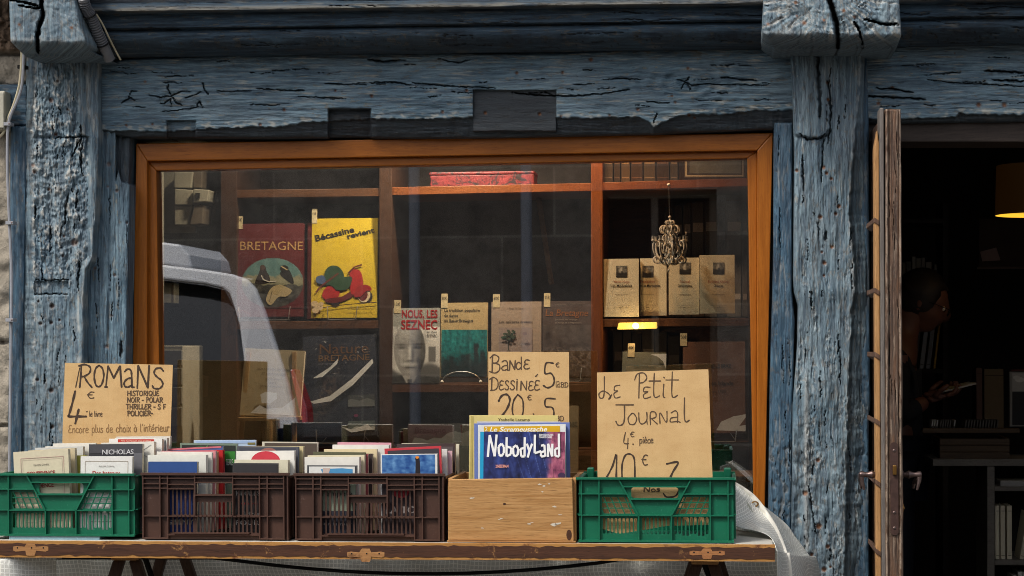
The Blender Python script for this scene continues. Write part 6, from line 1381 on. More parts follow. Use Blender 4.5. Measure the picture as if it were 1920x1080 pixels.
# hanging panel behind the trestles
sheet('rear_panel', [[(-80, 1000, -.10), (200, 1000, -.09), (500, 1002, -.11), (800, 1004, -.09), (1100, 1006, -.11), (1470, 1006, -.10)],
                     [(-80, 1080, -.09), (200, 1080, -.12), (500, 1082, -.08), (800, 1082, -.12), (1100, 1084, -.08), (1480, 1084, -.10)],
                     [(-80, 1460, -.08), (200, 1460, -.13), (500, 1460, -.07), (800, 1460, -.12), (1100, 1460, -.07), (1500, 1460, -.10)]], TARP, .0125, 60, 30, .02, 3)
# drape at the left end and at the right end
sheet('left_fold', [[(-60, 1042, -.71), (20, 1043, -.72), (70, 1044, -.68), (115, 1046, -.62)], [(-60, 1075, -.72), (10, 1080, -.75), (60, 1080, -.69), (105, 1078, -.62)], [(-60, 1460, -.74), (10, 1460, -.78), (60, 1460, -.70), (120, 1460, -.62)]], TARP, .0118, 24, 30, .012, 5)
IN = [(1362, 912, -.44), (1368, 945, -.46), (1376, 984, -.50), (1436, 1001, -.60), (1456, 1030, -.66), (1458, 1080, -.66), (1470, 1460, -.6)]
MD = [(1370, 907, -.40), (1390, 930, -.40), (1408, 964, -.42), (1444, 1000, -.52), (1464, 1034, -.56), (1470, 1080, -.56), (1490, 1460, -.5)]
OUT = [(1374, 904, -.36), (1411, 929, -.34), (1441, 968, -.36), (1460, 1003, -.42), (1472, 1036, -.46), (1482, 1080, -.48), (1510, 1460, -.45)]
O2 = [(1376, 904, -.30), (1420, 938, -.26), (1460, 976, -.20), (1480, 1004, -.2), (1502, 1044, -.26), (1514, 1080, -.3), (1560, 1460, -.35)]
O3 = [(1378, 905, -.28), (1427, 944, -.20), (1474, 982, -.14), (1492, 1007, -.13), (1519, 1043, -.14), (1540, 1082, -.15), (1600, 1460, -.2)]
sheet('corner_drape', [IN, MD, OUT], TARP, .0105, 56, 26, .018, 8)
sheet('corner_drape', [[(u+1, v, y+.004) for u, v, y in OUT], O2, O3], TARP, .0105, 56, 24, .018, 12)
hem = sheet('hem', [[(u-6, v+5, y-.010) for u, v, y in OUT], [(u-1, v+2, y-.014) for u, v, y in OUT], [(u+4, v-1, y-.010) for u, v, y in OUT]], HEM, .5, 56, 6, .018, 12)
sheet('loose_fold', [[(1340, 994, -.34), (1380, 992, -.38), (1440, 1003, -.44)], [(1345, 950, -.30), (1385, 958, -.34), (1425, 985, -.40)], [(1350, 905, -.26), (1372, 908, -.32), (1405, 945, -.38)]], TARP, .0105, 24, 24, .035, 15)
ey = MB(); e0 = P(1415, 945, -.362)-o
ey.tube([e0+Vector((.0095*math.cos(k*.349), -.001+.004*math.cos(k*.349), .0065*math.sin(k*.349))) for k in range(19)], .0022, BRASS, 6, cap=False); ey.build('eyelet', tp, smooth=True)
cbk = MB()
cbk.tube([P(-20+k*60, 1046+(30*math.sin(max(0, min(1, (k*60-440)/760))*math.pi)**.8 if k*60 > 440 and k*60 < 1200 else 0), -.30) for k in range(24)], .0055, BLACK, 6)
tag(cbk.build('cable', smooth=True), 'black cable drooping under the table in front of the sheet', 'cable')
# ---------------------------------------------------------------- open door seen on its edge
YD0, YD1 = -.42, .16
DW = wood_mat('weathered_door_wood', lin(78, 56, 44), lin(108, 82, 66), .7, 1, (22, 22, 1.2), .6, wear=(lin(158, 140, 124), .58, .66)); DB = wood_mat('golden_bead_wood', lin(150, 108, 64), lin(190, 146, 96), .6, 1, (16, 16, 1.5), .3, wear=(lin(104, 84, 66), .6, .68)); DG = wood_mat('grey_rebate_wood', lin(88, 82, 78), lin(118, 112, 106), .7, 1, (16, 16, 1.2), .3)
xL = P(1660, 650, YD0).x; xR = P(1690, 650, YD0).x; zt = P(1670, 207, YD0).z
dr = empty('door', (xL, YD1, 0), label='weathered brown glazed door standing open, seen edge-on', cat='door'); o = dr.location.copy()
Lw = YD1-YD0; T = xR-xL
yy = -Lw
DOORP = paint_mat('old_door_paint', lin(74, 54, 42), lin(104, 80, 64), lin(160, 142, 124), .6, 1.0, .55)
def stile_d(U, V):
    g1 = np.exp(-((U-1667.5)/1.6)**2); g2 = np.exp(-((U-1685.5)/1.2)**2); bd = np.exp(-((U-1688.5)/2.2)**2)+np.exp(-((U-1663)/2.4)**2)
    n = fbm(U/4, V/60, 4); c = cracks(U, V, rand_cracks(16, 1664, 1688, 215, 1060, 'v', 20, 90, .5, 1.0, .02))
    wear = .8*bd*sstep(-.5, .2, fbm(U/5, V/24, 4))+.5*sstep(.25, .8, fbm(U/5+4, V/70, 5))
    dirt = .75*sstep(.15, .7, fbm(U/9+7, V/120, 4))*(1-np.clip(bd, 0, 1))
    return .004*g1+.003*g2-.003*bd+.0014*n+.005*c, np.clip(c*.8+.5*g1, 0, 1), np.clip(wear, 0, .85), .25*sstep(.3, .8, fbm(U/7, V/80+3, 3)), .45*dirt
eu = [(203+k*44, 1659.5+.012*k*20/20+rnd.uniform(-.5, .5)) for k in range(21)]+[(1500, 1660)]; ev_ = [(206+k*44, 1689+.25*k+rnd.uniform(-.7, .7)) for k in range(21)]+[(1500, 1694)]
sl_ = slab('lock_stile', dr, DOORP, YD0, eu, ev_, 205, 1480, 'v', 2, 1.0, .085, stile_d, rnd=2); sl_.location = -o
mb = MB(); mb.box((-.012, yy+.004, .02), (-.0005, yy+.08, zt+.008), DG); mb.build('rebate', dr, bevel=.003)
mb = MB(); mb.prism([(-.026, .04), (-.0125, .04), (-.0125, zt-.09), (-.017, zt-.05), (-.026, zt-.10)], yy+.018, yy+.072, DB); mb.build('glazing_bead', dr, bevel=.003)
mb = MB(); mb.box((.0, -.09, .02), (T, 0, zt), DW); mb.build('hinge_stile', dr, bevel=.003)
mb = MB(); mb.box((.002, yy+.086, zt-.10), (T-.002, -.091, zt-.003), DW); mb.build('top_rail', dr, bevel=.003)
mb = MB(); mb.box((.002, yy+.086, .022), (T-.002, -.091, .62), DW); mb.build('bottom_panel', dr, bevel=.003)
mb = MB(); mb.box((T*.45, yy+.086, .62), (T*.55, -.091, zt-.10), GLASS); mb.build('door_glass', dr)
for v in (412, 544, 665, 790, 905, 1035):
    z = P(1650, v, YD0).z; mb = MB(); mb.prism([(-.0275, z-.006), (-.0128, z-.016), (-.0128, z-.002), (-.0265, z+.008)], yy+.014, yy+.30, DW); mb.build('glazing_bar', dr, bevel=.002)
RUST = pm('rusty_iron', lin(70, 50, 44), .65, .25, 60, .4, metal=.3); IRON = pm('worn_iron', lin(104, 88, 84), .38, .2, 50, .2, metal=.85)
xa, xb = P(1669, 900, YD0).x-o.x, P(1684, 900, YD0).x-o.x; za, zb_ = P(1676, 1003, YD0).z, P(1676, 829, YD0).z
pl = MB(); plate(pl, rrect(xa, za, xb, zb_, (xb-xa)*.48, 6), [], yy-.0055, .003, RUST); plo = pl.build('lock_plate', dr)
mb = MB(); mb.box((xa+.006, yy-.014, P(1676, 890, YD0).z), (xb-.005, yy-.0057, P(1676, 872, YD0).z), BRASS); mb.build('latch_bolt', plo, bevel=.002)
for v in (961, 990, 845):
    mb = MB(); mb.lathe([(.0025, -.0015), (.0045, 0), (.001, .0004)], ((xa+xb)/2, yy-.0057, P(1676, v, YD0).z), IRON, 10, axis='y'); mb.build('screw', plo)
zh = P(1700, 892, YD0).z
for s, x0_ in ((-1, -.012), (1, T)):
    hd = MB(); hd.lathe([(.014, 0), (.013, s*.006), (.007, s*.010), (.0085, s*.016), (.0115, s*.022), (.008, s*.032), (.007, s*.040), (.010, s*.050), (.008, s*.056), (.001, s*.058)], (x0_, yy+.045, zh), IRON, 12, axis='x')
    hd.tube([(x0_+s*.050, yy+.045, zh), (x0_+s*.052, yy+.07, zh-.004), (x0_+s*.050, yy+.115, zh-.018), (x0_+s*.046, yy+.14, zh-.028), (x0_+s*.044, yy+.146, zh-.045)], [.008, .008, .007, .006, .004], IRON, 8); 
    hd.tube([(x0_+s*.051, yy+.045, zh+.002), (x0_+s*.050, yy+.042, zh-.018), (x0_+s*.044, yy+.04, zh-.042)], [.0075, .006, .0032], IRON, 8); hd.build('handle', dr, smooth=True)
mb = MB(); mb.lathe([(.012, 0), (.012, .008), (.005, .009), (.001, .012)], (T, yy+.045, P(1695, 955, YD0).z), BRASS, 12, axis='x'); mb.box((T, yy+.03, P(1695, 972, YD0).z), (T+.004, yy+.06, P(1695, 940, YD0).z), IRON); mb.build('key_escutcheon', dr)
for zz in (.3, 1.0, 1.75): mb = MB(); mb.lathe([(.008, 0), (.008, .09)], (-.004, -.004, zz), RUST, 8); mb.build('hinge', dr)
# ---------------------------------------------------------------- inside the doorway
GSH = wood_mat('grey_shelf_board', lin(104, 98, 90), lin(120, 114, 104), .6, 1, (2, 8, 8), .1); YU = 1.5
us_ = empty('shelf_unit', P(1850, 868, YU)*1, label='grey shelf unit standing inside the open doorway', cat='shelf'); o = us_.location.copy(); o.z = 0.03; us_.location = o
def q(u, v, y=YU): p = P(u, v, y)-o; return p
def brd(name, u0, v0, u1, v1, d=.32, y=YU):
    mb = MB(); mb.hexa([q(u0, v1, y), q(u1, v1, y), q(u1, v0, y), q(u0, v0, y)], (0, d, 0), GSH); return mb.build(name, us_, bevel=.002)
brd('top_board', 1749, 861, 2100, 874); brd('upright', 1851, 874.6, 1865, 1325); brd('upright', 2070, 874.6, 2084, 1325)
brd('shelf', 1865.5, 912, 2069, 921); brd('shelf', 1865.5, 1050, 2069, 1060); brd('shelf', 1865.5, 1180, 2069, 1190)
mb = MB(); mb.box((q(1866, 900).x, .31, .02), (q(2069, 900).x, .318, q(1900, 880).z), dk); mb.build('back_panel', us_)
def shelfbook(u0, u1, vt, vb, y, col, label, grp, cat='book', d=.14):
    r_ = empty('book', P((u0+u1)/2, vb, y), label=label, cat=cat, group=grp); w_ = (P(u1, vb, y)-P(u0, vb, y)).x/2; h = (vb-vt)/S(u0, y)
    mb = MB(); mb.box((-w_, 0, 0), (w_, .003, h), M(*col)); mb.box((-w_, .003, 0), (-w_+.0015, d, h), M(*col)); mb.box((w_-.0015, .003, 0), (w_, d, h), M(*col)); mb.build('cover', r_, bevel=.0008)
    mb = MB(); mb.box((-w_+.0016, .0032, .001), (w_-.0016, d-.003, h-.003), PAGES); mb.build('page_block', r_)
    A = Art((u0+u1)/2, vb, y, 0); dkc = M(*[int(c*.55) for c in col])
    if vb-vt > 60: 
        for f in (.08, .9): A.line([(u0+1, vb-(vb-vt)*f), (u1-1, vb-(vb-vt)*f)], 1.2, dkc)
    A.done(r_); return r_
for u0, u1, t in ((1866.5, 1874, 'leftmost'), (1876.5, 1885, 'middle'), (1888.5, 1897.5, 'right')): shelfbook(u0, u1, 948, 1049.5, YU+.03, (206, 196, 170), '%s of three tall cream spines in the doorway shelf' % t, 'cream spines in the doorway shelf')
b = shelfbook(1912, 1920, 960, 1049.5, YU+.03, (196, 186, 160), 'leaning cream book right of the three tall spines', 'cream spines in the doorway shelf'); b.rotation_euler = (0, R(9), 0)
for u0, u1, vt, t in ((1899, 1906, 1078, 'first'), (1909, 1917, 1072, 'second'), (1918, 1926, 1074, 'third')): shelfbook(u0, u1, vt, 1179.5, YU+.03, (190, 186, 176), '%s pale spine on the bottom shelf in the doorway' % t, 'pale spines on the bottom shelf')
r_ = shelfbook(1876, 1990, 902, 911.5, YU+.02, (150, 146, 140), 'grey book lying flat on the doorway shelf', None, d=.2)
# wooden tray with card index on the top board
WT = wood_mat('dark_tray_wood', lin(66, 50, 34), lin(88, 68, 46), .6, 1, (1.2, 14, 14), .2)
ty = empty('wooden_tray', P(1820, 860.5, YU+.04), label='dark wooden tray of cards on the grey shelf unit', cat='tray'); o = ty.location.copy()
mb = MB(); a = P(1762, 860, YU+.04)-o; c = P(1893, 822, YU+.04)-o
for k in range(3): mb.box((a.x, 0, .001+k*c.z/3), (c.x, .012, c.z*(k+1)/3-.001), WT)
mb.build('front_board', ty, bevel=.002)
mb = MB(); mb.box((a.x, .0122, 0), (a.x+.01, .24, c.z), WT); mb.box((c.x-.01, .0122, 0), (c.x, .24, c.z), WT); mb.box((a.x+.0102, .0122, 0), (c.x-.0102, .24, .01), WT); mb.build('side_board', ty)
mb = MB(); mb.hexa([P(1730, 812, YU+.03)-o, P(1912, 812, YU+.03)-o, P(1912, 803.5, YU+.03)-o, P(1730, 803, YU+.03)-o], (0, .05, 0), WT); mb.build('ledge', ty, bevel=.002)
k = 0
for u, c in [(1747+i*4.6, 190) for i in range(3)]+[(1763+i*4.4, 92) for i in range(5)]+[(1789, 170)]+[(1810+i*5.4, 84) for i in range(12)]:
    k += 1; p = empty('index_card', P(u, 803, YU+.045), (0, R(8), 0), 'pale upright card in the tray on the doorway shelf', 'card', 'cards standing in the tray'); mb = MB(); mb.box((-.0022, 0, 0), (.0022, .09, .031), M(c, c-4, c-12)); mb.box((-.0026, -.0008, 0), (.0026, 0, .008), M(60, 56, 50)); mb.build('card', p)
# framed white notice and dim books further in
nb_ = empty('framed_notice', P(1910, 800, 1.72), label='white framed notice on the counter at the right edge', cat='picture'); o = nb_.location.copy()
mb = MB(); mb.hexa([P(1893, 800, 1.72)-o, P(1990, 800, 1.72)-o, P(1990, 697, 1.72)-o, P(1893, 697, 1.72)-o], (0, .02, 0), M(120, 118, 112)); mb.build('frame', nb_, bevel=.002)
A = Art(1910, 800, 1.72, 0); A.rect(1898, 735, 1985, 797, M(30, 30, 32)); A.rect(1898, 700, 1985, 733, M(150, 148, 142)); A.ell(1912, 712, 9, 5, M(188, 186, 180), 10); A.ell(1906, 708, 7, 4, M(176, 174, 168), 10); A.line([(1896, 694), (1985, 694)], 3, M(70, 24, 22)); A.done(nb_)
for u0, u1, vt, vb, c, l in ((1831, 1842, 690, 718, (96, 70, 60), 'dim reddish book beside the framed notice'), (1846, 1882, 692, 732, (110, 92, 66), 'dim tan book beside the framed notice')): shelfbook(u0, u1, vt, vb+80, 2.4, c, l, None)
wc = MB(); wc.hexa([P(1842, 490, 3.0), P(1876, 488, 3.0), P(1868, 464, 3.0), P(1838, 472, 3.0)], (0, .004, 0), M(140, 110, 100)); wc_ = tag(wc.build('paper_sheet'), 'small tilted pinkish paper pinned in the dark shop', 'paper')
bb = empty('pin_board', P(1890, 500, 3.01), label='dark brown notice board deep in the shop', cat='board'); o = bb.location.copy()
mb = MB(); mb.hexa([P(1836, 500, 3.01)-o, P(2000, 500, 3.01)-o, P(2000, 410, 3.01)-o, P(1836, 410, 3.01)-o], (0, .02, 0), pm('dark_cork', lin(60, 44, 34), .9, .3, 12, .4)); mb.build('panel', bb); mb = MB(); mb.hexa([P(1834, 504, 3.0)-o, P(2000, 504, 3.0)-o, P(2000, 500.2, 3.0)-o, P(1834, 500.2, 3.0)-o], (0, .03, 0), SHELF); mb.build('frame', bb)
# book wall behind the reader
rc = empty('rear_bookcase', P(1730, 900, 2.75)*1, label='tall dark bookcase behind the reading person', cat='bookcase'); o = rc.location.copy(); o.z = .03; rc.location = o
for v in (410, 540, 692):
    mb = MB(); mb.hexa([P(1600, v+8, 2.75)-o, P(1768, v+8, 2.75)-o, P(1768, v, 2.75)-o, P(1600, v, 2.75)-o], (0, .28, 0), dk); mb.build('shelf', rc)
mb = MB(); mb.hexa([P(1768.5, 1240, 2.74)-o, P(1778, 1240, 2.74)-o, P(1778, 380, 2.74)-o, P(1768.5, 380, 2.74)-o], (0, .3, 0), dk); mb.build('upright', rc)
for i, (u0, u1, vt, c) in enumerate(((1692,1698,492,(110,104,92)),(1700,1708,490,(96,90,80)),(1710,1717,481,(130,124,112)),(1718.5,1727,484,(116,110,98)),(1728,1735,483,(120,114,104)),(1736.5,1747,491,(124,116,104)),(1752,1757,496,(100,94,84)))):
    shelfbook(u0, u1, vt, 539, 2.77, c, '%s grey spine above the reading person' % ('first', 'second', 'third', 'fourth', 'fifth', 'sixth', 'last')[i], 'dim spines above the reading person')
for i, (u0, u1, vt, c) in enumerate(((1696,1706,618,(60,60,62)),(1709,1718,612,(70,70,70)),(1724,1732,598,(150,150,150)),(1736,1744,596,(126,126,126)),(1750,1754,600,(170,130,50)))):
    b = shelfbook(u0, u1, vt, 691, 2.77, c, ('dim leaning book nearest the face of the reader', 'second dim leaning book beside the reader', 'pale leaning book beside the reader', 'grey leaning book right of the pale one', 'thin ochre book at the end of the leaning row')[i], 'leaning books beside the reader'); b.rotation_euler = (0, R(7), 0)
# lamp
ls = empty('pendant_lamp', P(1945, 403, 1.5), label='brown drum lampshade glowing yellow underneath in the doorway', cat='lamp')
SHD = bpy.data.materials.new('lamp_shade_cloth'); SHD.use_nodes = True; n_ = SHD.node_tree; bs = n_.nodes['Principled BSDF']; bs.inputs['Base Color'].default_value = (.05, .025, .008, 1); bs.inputs['Roughness'].default_value = .9
bs.inputs['Emission Color'].default_value = (.50, .19, .02, 1); bs.inputs['Emission Strength'].default_value = .008
INS = bpy.data.materials.new('lamp_shade_inside'); INS.use_nodes = True; bs = INS.node_tree.nodes['Principled BSDF']; bs.inputs['Base Color'].default_value = (.8, .5, .12, 1); bs.inputs['Emission Color'].default_value = (1, .58, .05, 1); bs.inputs['Emission Strength'].default_value = .55
r0 = 77/S(1945, 1.5); hs = 93/S(1945, 1.5); mb = MB(); N = 40
vs = []; fs = []
for k in range(N):
    a = 2*math.pi*k/N
    for rr, z in ((r0, 0), (r0*.97, hs), (r0*.95, hs), (r0*.98, 0)): vs.append((rr*math.cos(a), rr*math.sin(a), z))
for k in range(N):
    a, b = k*4, ((k+1) % N)*4
    fs += [(a, b, b+1, a+1), (a+1, b+1, b+2, a+2)]
mb.add(vs, fs, SHD); mb.add(vs, [(k*4+2, ((k+1) % N)*4+2, ((k+1) % N)*4+3, k*4+3) for k in range(N)]+[(k*4+3, ((k+1) % N)*4+3, ((k+1) % N)*4, k*4) for k in range(N)], INS); mb.build('lamp_shade', ls, smooth=True, fix=False)
mb = MB(); mb.lathe([(r0*.94, .0), (r0*.94, .002)], (0, 0, .012), INS, 40); mb.build('diffuser', ls)
mb = MB(); mb.tube([(0, 0, hs*.6), (0, 0, 2.55-ls.location.z)], .003, BLACK, 6); mb.build('cord', ls)
ll = bpy.data.lights.new('pendant_light', 'POINT'); lo = bpy.data.objects.new('pendant_light', ll); COL.objects.link(lo); lo.parent = ls; lo.location = (0, 0, -.006); ll.energy = .03; ll.color = (1, .6, .22); ll.shadow_soft_size = .02
# ---------------------------------------------------------------- the reading person
SKIN = pm('skin', lin(108, 70, 54), .55, .08, 30, .05); HAIR = pm('dark_hair', lin(38, 30, 26), .6, .25, 60, .3, stretch=(4, 4, 1)); SHIRT = pm('dark_sweater', lin(30, 30, 34), .9, .15, 40, .3); JEAN = pm('dark_trousers', lin(34, 38, 48), .9, .15, 40, .3)
def skin_mesh(name, joints, edges, radii, mat, root, parent, levels=2):
    me = bpy.data.meshes.new(name); me.from_pydata(joints, edges, []); ob = bpy.data.objects.new(name, me); COL.objects.link(ob)
    ob.modifiers.new('skin', 'SKIN'); sv = me.skin_vertices[0].data if me.skin_vertices else None
    if sv is None:
        bm_ = bmesh.new(); bm_.from_mesh(me); bm_.verts.layers.skin.verify(); bm_.to_mesh(me); bm_.free(); sv = me.skin_vertices[0].data
    for i, r_ in enumerate(radii): sv[i].radius = (r_, r_) if not isinstance(r_, tuple) else r_; sv[i].use_root = (i == root)
    sb = ob.modifiers.new('sub', 'SUBSURF'); sb.levels = levels; sb.render_levels = levels
    dg = bpy.context.evaluated_depsgraph_get(); m2 = bpy.data.meshes.new_from_object(ob.evaluated_get(dg)); bpy.data.objects.remove(ob)
    m2.materials.clear(); m2.materials.append(mat); m2.polygons.foreach_set('use_smooth', [True]*len(m2.polygons)); m2.polygons.foreach_set('material_index', [0]*len(m2.polygons))
    o2 = bpy.data.objects.new(name, m2); COL.objects.link(o2); o2.parent = parent; return o2
YP = 1.98; hc = P(1716, 560, YP)
pr = empty('person', (hc.x-.10, YP, .03), label='person with dark hair and glasses reading a paper inside the doorway', cat='person')
hx_ = .10; hz = hc.z-.03     # head centre in the person's own frame; the face turns towards +x
J = [(0,0,.92),(0.0,0,1.08),(.0,0,1.26),(.01,0,hz-.20),(.05,0,hz-.125),(hx_-.015,0,hz-.04),(hx_,0,hz+.04),
     (.0,-.15,hz-.26),(.02,-.20,hz-.46),(.13,-.13,hz-.40),(.0,.15,hz-.26),(.02,.20,hz-.46),(.14,.10,hz-.39),
     (0,-.09,.86),(.02,-.095,.48),(0,-.10,.07),(.11,-.11,.035),(0,.09,.86),(.03,.095,.48),(.01,.10,.07),(.12,.11,.035)]
E = [(0,1),(1,2),(2,3),(3,4),(4,5),(5,6),(3,7),(7,8),(8,9),(3,10),(10,11),(11,12),(0,13),(13,14),(14,15),(15,16),(0,17),(17,18),(18,19),(19,20)]
Rr = [(.13,.15),(.12,.14),(.125,.15),(.09,.11),.055,.082,.085,.055,.042,.028,.055,.042,.028,.08,.055,.04,.03,.08,.055,.04,.03]
body = skin_mesh('body', J, E, Rr, SKIN, 0, pr)
# face: nose, brow, chin, ear as one sculpted shell joined over the head
fm = MB(); fm.ball((hx_+.006, 0, hz), .098, SKIN, 24, 18, (1.0, .80, 1.18)); fo = fm.mesh('face')
for v in fo.vertices:
    x, y, z = v.co; fx, fz = x-hx_, z-hz; k = math.exp(-(y/.016)**2)
    if fx > .04:
        x += .030*k*math.exp(-((fz+.012)/.020)**2)+.010*k*math.exp(-((fz-.022)/.02)**2)+.010*math.exp(-(y/.035)**2)*math.exp(-((fz+.085)/.02)**2)+.008*math.exp(-(y/.022)**2)*math.exp(-((fz+.045)/.009)**2)
        x -= .012*math.exp(-((abs(y)-.032)/.014)**2)*math.exp(-((fz-.012)/.014)**2)
    if fz < -.05: y *= .82
    v.co = (x, y, z)
fo.polygons.foreach_set('use_smooth', [True]*len(fo.polygons)); fob = bpy.data.objects.new('head', fo); COL.objects.link(fob); fob.parent = pr
for s in (-1, 1): mb = MB(); mb.ball((hx_-.008, s*.080, hz-.005), .028, SKIN, 10, 8, (.7, .3, 1.1)); mb.build('ear', fob, smooth=True)
for s in (-1, 1): mb = MB(); mb.ball((hx_+.084, s*.032, hz+.012), .011, PAGEW, 10, 8); mb.ball((hx_+.092, s*.032, hz+.009), .006, BLACK, 8, 6); mb.build('eye', fob, smooth=True)
mb = MB(); mb.ball((hx_-.012, 0, hz+.022), .108, HAIR, 22, 16, (1.0, .84, 1.08)); hm = mb.mesh('hair')
for v in hm.vertices:
    x, y, z = v.co; fx, fz = x-hx_, z-hz
    if fx > .045 and fz < .075: x = hx_+.045+(fx-.045)*.25
    if fz < -.05 and fx > -.03: z = hz-.05+(fz+.05)*.3
    nz_ = .010*float(perlin(np.array(x*70), np.array(z*50+y*60)))+.006*float(perlin(np.array(x*170), np.array(z*90+y*150))); v.co = (x+nz_, y+nz_, z+nz_)
hm.polygons.foreach_set('use_smooth', [True]*len(hm.polygons)); ho = bpy.data.objects.new('hair', hm); COL.objects.link(ho); ho.parent = pr
mb = MB()
for s in (-1, 1):
    mb.tube([(hx_+.112, s*.033+.021*math.cos(a*.5236), hz+.010+.018*math.sin(a*.5236)) for a in range(13)], .0018, BLACK, 6, cap=False); mb.tube([(hx_+.110, s*.055, hz+.016), (hx_+.05, s*.080, hz+.014), (hx_-.02, s*.086, hz+.006)], .0018, BLACK, 6)
mb.tube([(hx_+.112, -.012, hz+.016), (hx_+.116, 0, hz+.019), (hx_+.112, .012, hz+.016)], .0018, BLACK, 6); gl_ = mb.build('glasses', pr, smooth=True)
pv = Vector((hx_-.03, 0, hz-.06)); tilt = Matrix.Translation(pv)@Matrix.Rotation(R(24), 4, 'Y')@Matrix.Translation(-pv)
for ob_ in (fob, ho, gl_):
    ob_.matrix_local = tilt
# clothes grown over the same joints
skin_mesh('sweater', [J[0],J[1],J[2],(.015,0,hz-.165),J[7],J[8],(.10,-.145,hz-.415),J[10],J[11],(.11,.12,hz-.405)], [(0,1),(1,2),(2,3),(2,4),(4,5),(5,6),(2,7),(7,8),(8,9)], [(.145,.168),(.135,.155),(.14,.165),(.072,.08),.066,.054,.038,.066,.054,.038], SHIRT, 1, pr)
skin_mesh('trousers', [J[0],J[13],J[14],(0,-.10,.09),J[17],J[18],(.01,.10,.09)], [(0,1),(1,2),(2,3),(0,4),(4,5),(5,6)], [(.14,.16),.095,.068,.058,.095,.068,.058], JEAN, 0, pr)
for s in (-1, 1): mb = MB(); mb.ball((.06, s*.105, .04), .05, BLACK, 12, 8, (2.4, .9, .8)); mb.build('shoe', pr, smooth=True)
# hands: palm and five fingers each, closed under the paper
for s, wp in ((-1, (.13, -.13, hz-.40)), (1, (.14, .10, hz-.39))):
    c = Vector(wp); J2 = [c, c+Vector((.045, -s*.012, .012)), c+Vector((.08, -s*.016, .02))]; E2 = [(0, 1), (1, 2)]; R2 = [(.026, .018), (.034, .014), (.030, .012)]
    for f in range(4):
        b0 = c+Vector((.08+.004*(1-abs(f-1.5)), -s*(.040-.018*f), .02)); ln = (.034, .040, .037, .028)[f]; k0 = len(J2)
        J2 += [b0, b0+Vector((ln*.8, 0, .010)), b0+Vector((ln*1.25, 0, .028)), b0+Vector((ln*1.1, 0, .042))]; E2 += [(2, k0), (k0, k0+1), (k0+1, k0+2), (k0+2, k0+3)]; R2 += [.0095, .0088, .008, .0068]
    k0 = len(J2); t0 = c+Vector((.03, s*.022, .022)); J2 += [t0, t0+Vector((.028, s*.012, .026)), t0+Vector((.052, s*.004, .040))]; E2 += [(1, k0), (k0, k0+1), (k0+1, k0+2)]; R2 += [.011, .010, .008]
    skin_mesh('hand', [tuple(p) for p in J2], E2, R2, SKIN, 0, pr)
hp = empty('folded_paper', (pr.location.x+.245, YP-.02, hz-.325), (0, R(-14), 0), 'folded pale paper held by the reading person', 'paper')
mb = MB(); mb.box((-.06, -.12, 0), (.075, .12, .003), M(170, 168, 160)); mb.box((-.06, -.12, .0032), (.075, -.001, .006), M(178, 176, 168)); mb.box((-.06, .001, .0032), (.075, .12, .006), M(174, 172, 164)); mb.build('sheet', hp)
# ---------------------------------------------------------------- pipes, cables, box on the facade
GP = pm('grey_conduit', lin(112, 112, 114), .45, .1, 40, .1)
cn = empty('corrugated_conduit', P(190, 60, -.20), label='grey corrugated cable conduit running down beside the left joist end', cat='pipe'); o = cn.location.copy()
path = smooth([(148, -60), (158, 5), (170, 30), (188, 72), (206, 112)], 40); pts = [P(u, v, -.26+.13*np.clip(v/112, 0, 1))-o for u, v in path]
mb = MB(); rr = [(.0150+.0022*(1 if (i % 4) < 2 else -1)) if path[i][1] < 82 else .0162 for i in range(len(path))]; mb.tube(pts, rr, GP, 14); mb.build('hose', cn, smooth=True)
for v0 in (28, 82):
    i = min(range(len(path)), key=lambda k: abs(path[k][1]-v0)); c = pts[i]; t = (pts[i+1]-pts[i-1]).normalized(); a = t.orthogonal().normalized(); b = t.cross(a)
    mb = MB(); mb.tube([c+(a*math.cos(k*.45)+b*math.sin(k*.45))*.019 for k in range(15)], .0028, BLACK, 5); mb.build('cable_tie', cn)
def cable(label, pts, y, r_, m, name='cable'):
    mb = MB(); mb.tube([P(u, v, yy) for (u, v), yy in zip(smooth(pts, 8), np.linspace(y[0], y[1], 999)[np.linspace(0, 998, len(smooth(pts, 8))).astype(int)])], r_, m, 8); return tag(mb.build(name, smooth=True), label, 'cable')
CC = pm('cream_cable', lin(196, 186, 156), .5, .06, 30, 0); CG = pm('grey_cable', lin(150, 152, 158), .5, .08, 30, 0)
cable('thin cream cable beside the grey corrugated conduit', [(176,20),(192,45),(205,72),(214,90),(226,112)], (-.2, -.10), .003, CC)
cable('cream cable curving left over the stone wall', [(41,85),(40,120),(36,160),(26,195),(16,220),(12,236),(4,252),(-14,266)], (-.06, -.03), .0042, CC)
cable('grey cable running down between stone and blue post', [(45,85),(44,120),(41,160),(32,190),(22,212),(16,232),(14,260),(14,320),(17,400),(20,470),(22,520),(21,600),(20,700),(19,800),(18,900),(18,1100)], (-.06, -.02), .0048, CG)
for (u, v) in ((42, 126), (15, 233), (20, 418), (20, 600)):
    p = empty('cable_clip', P(u, v, -.045), label='small clip holding the cables at the left post, '+{126: 'topmost', 233: 'second from the top', 418: 'third from the top', 600: 'lowest'}[v], cat='clip', group='cable clips at the left post'); mb = MB(); mb.box((-.012, -.012, -.005), (.012, .02, .005), BLACK if v == 126 else CG); mb.lathe([(.0015, -.013), (.003, -.0125), (.003, -.012)], (.008, 0, 0), IRON, 6, axis='y'); mb.build('strap', p, bevel=.002)
jb = empty('junction_box', P(-2, 243, -.02), label='white junction box cut by the left edge of the view', cat='electric box'); o = jb.location.copy()
mb = MB(); mb.hexa([P(-40, 243, -.05)-o, P(9, 243, -.05)-o, P(9, 170, -.05)-o, P(-40, 170, -.05)-o], (0, .06, 0), WH); mb.build('box', jb, bevel=.004)
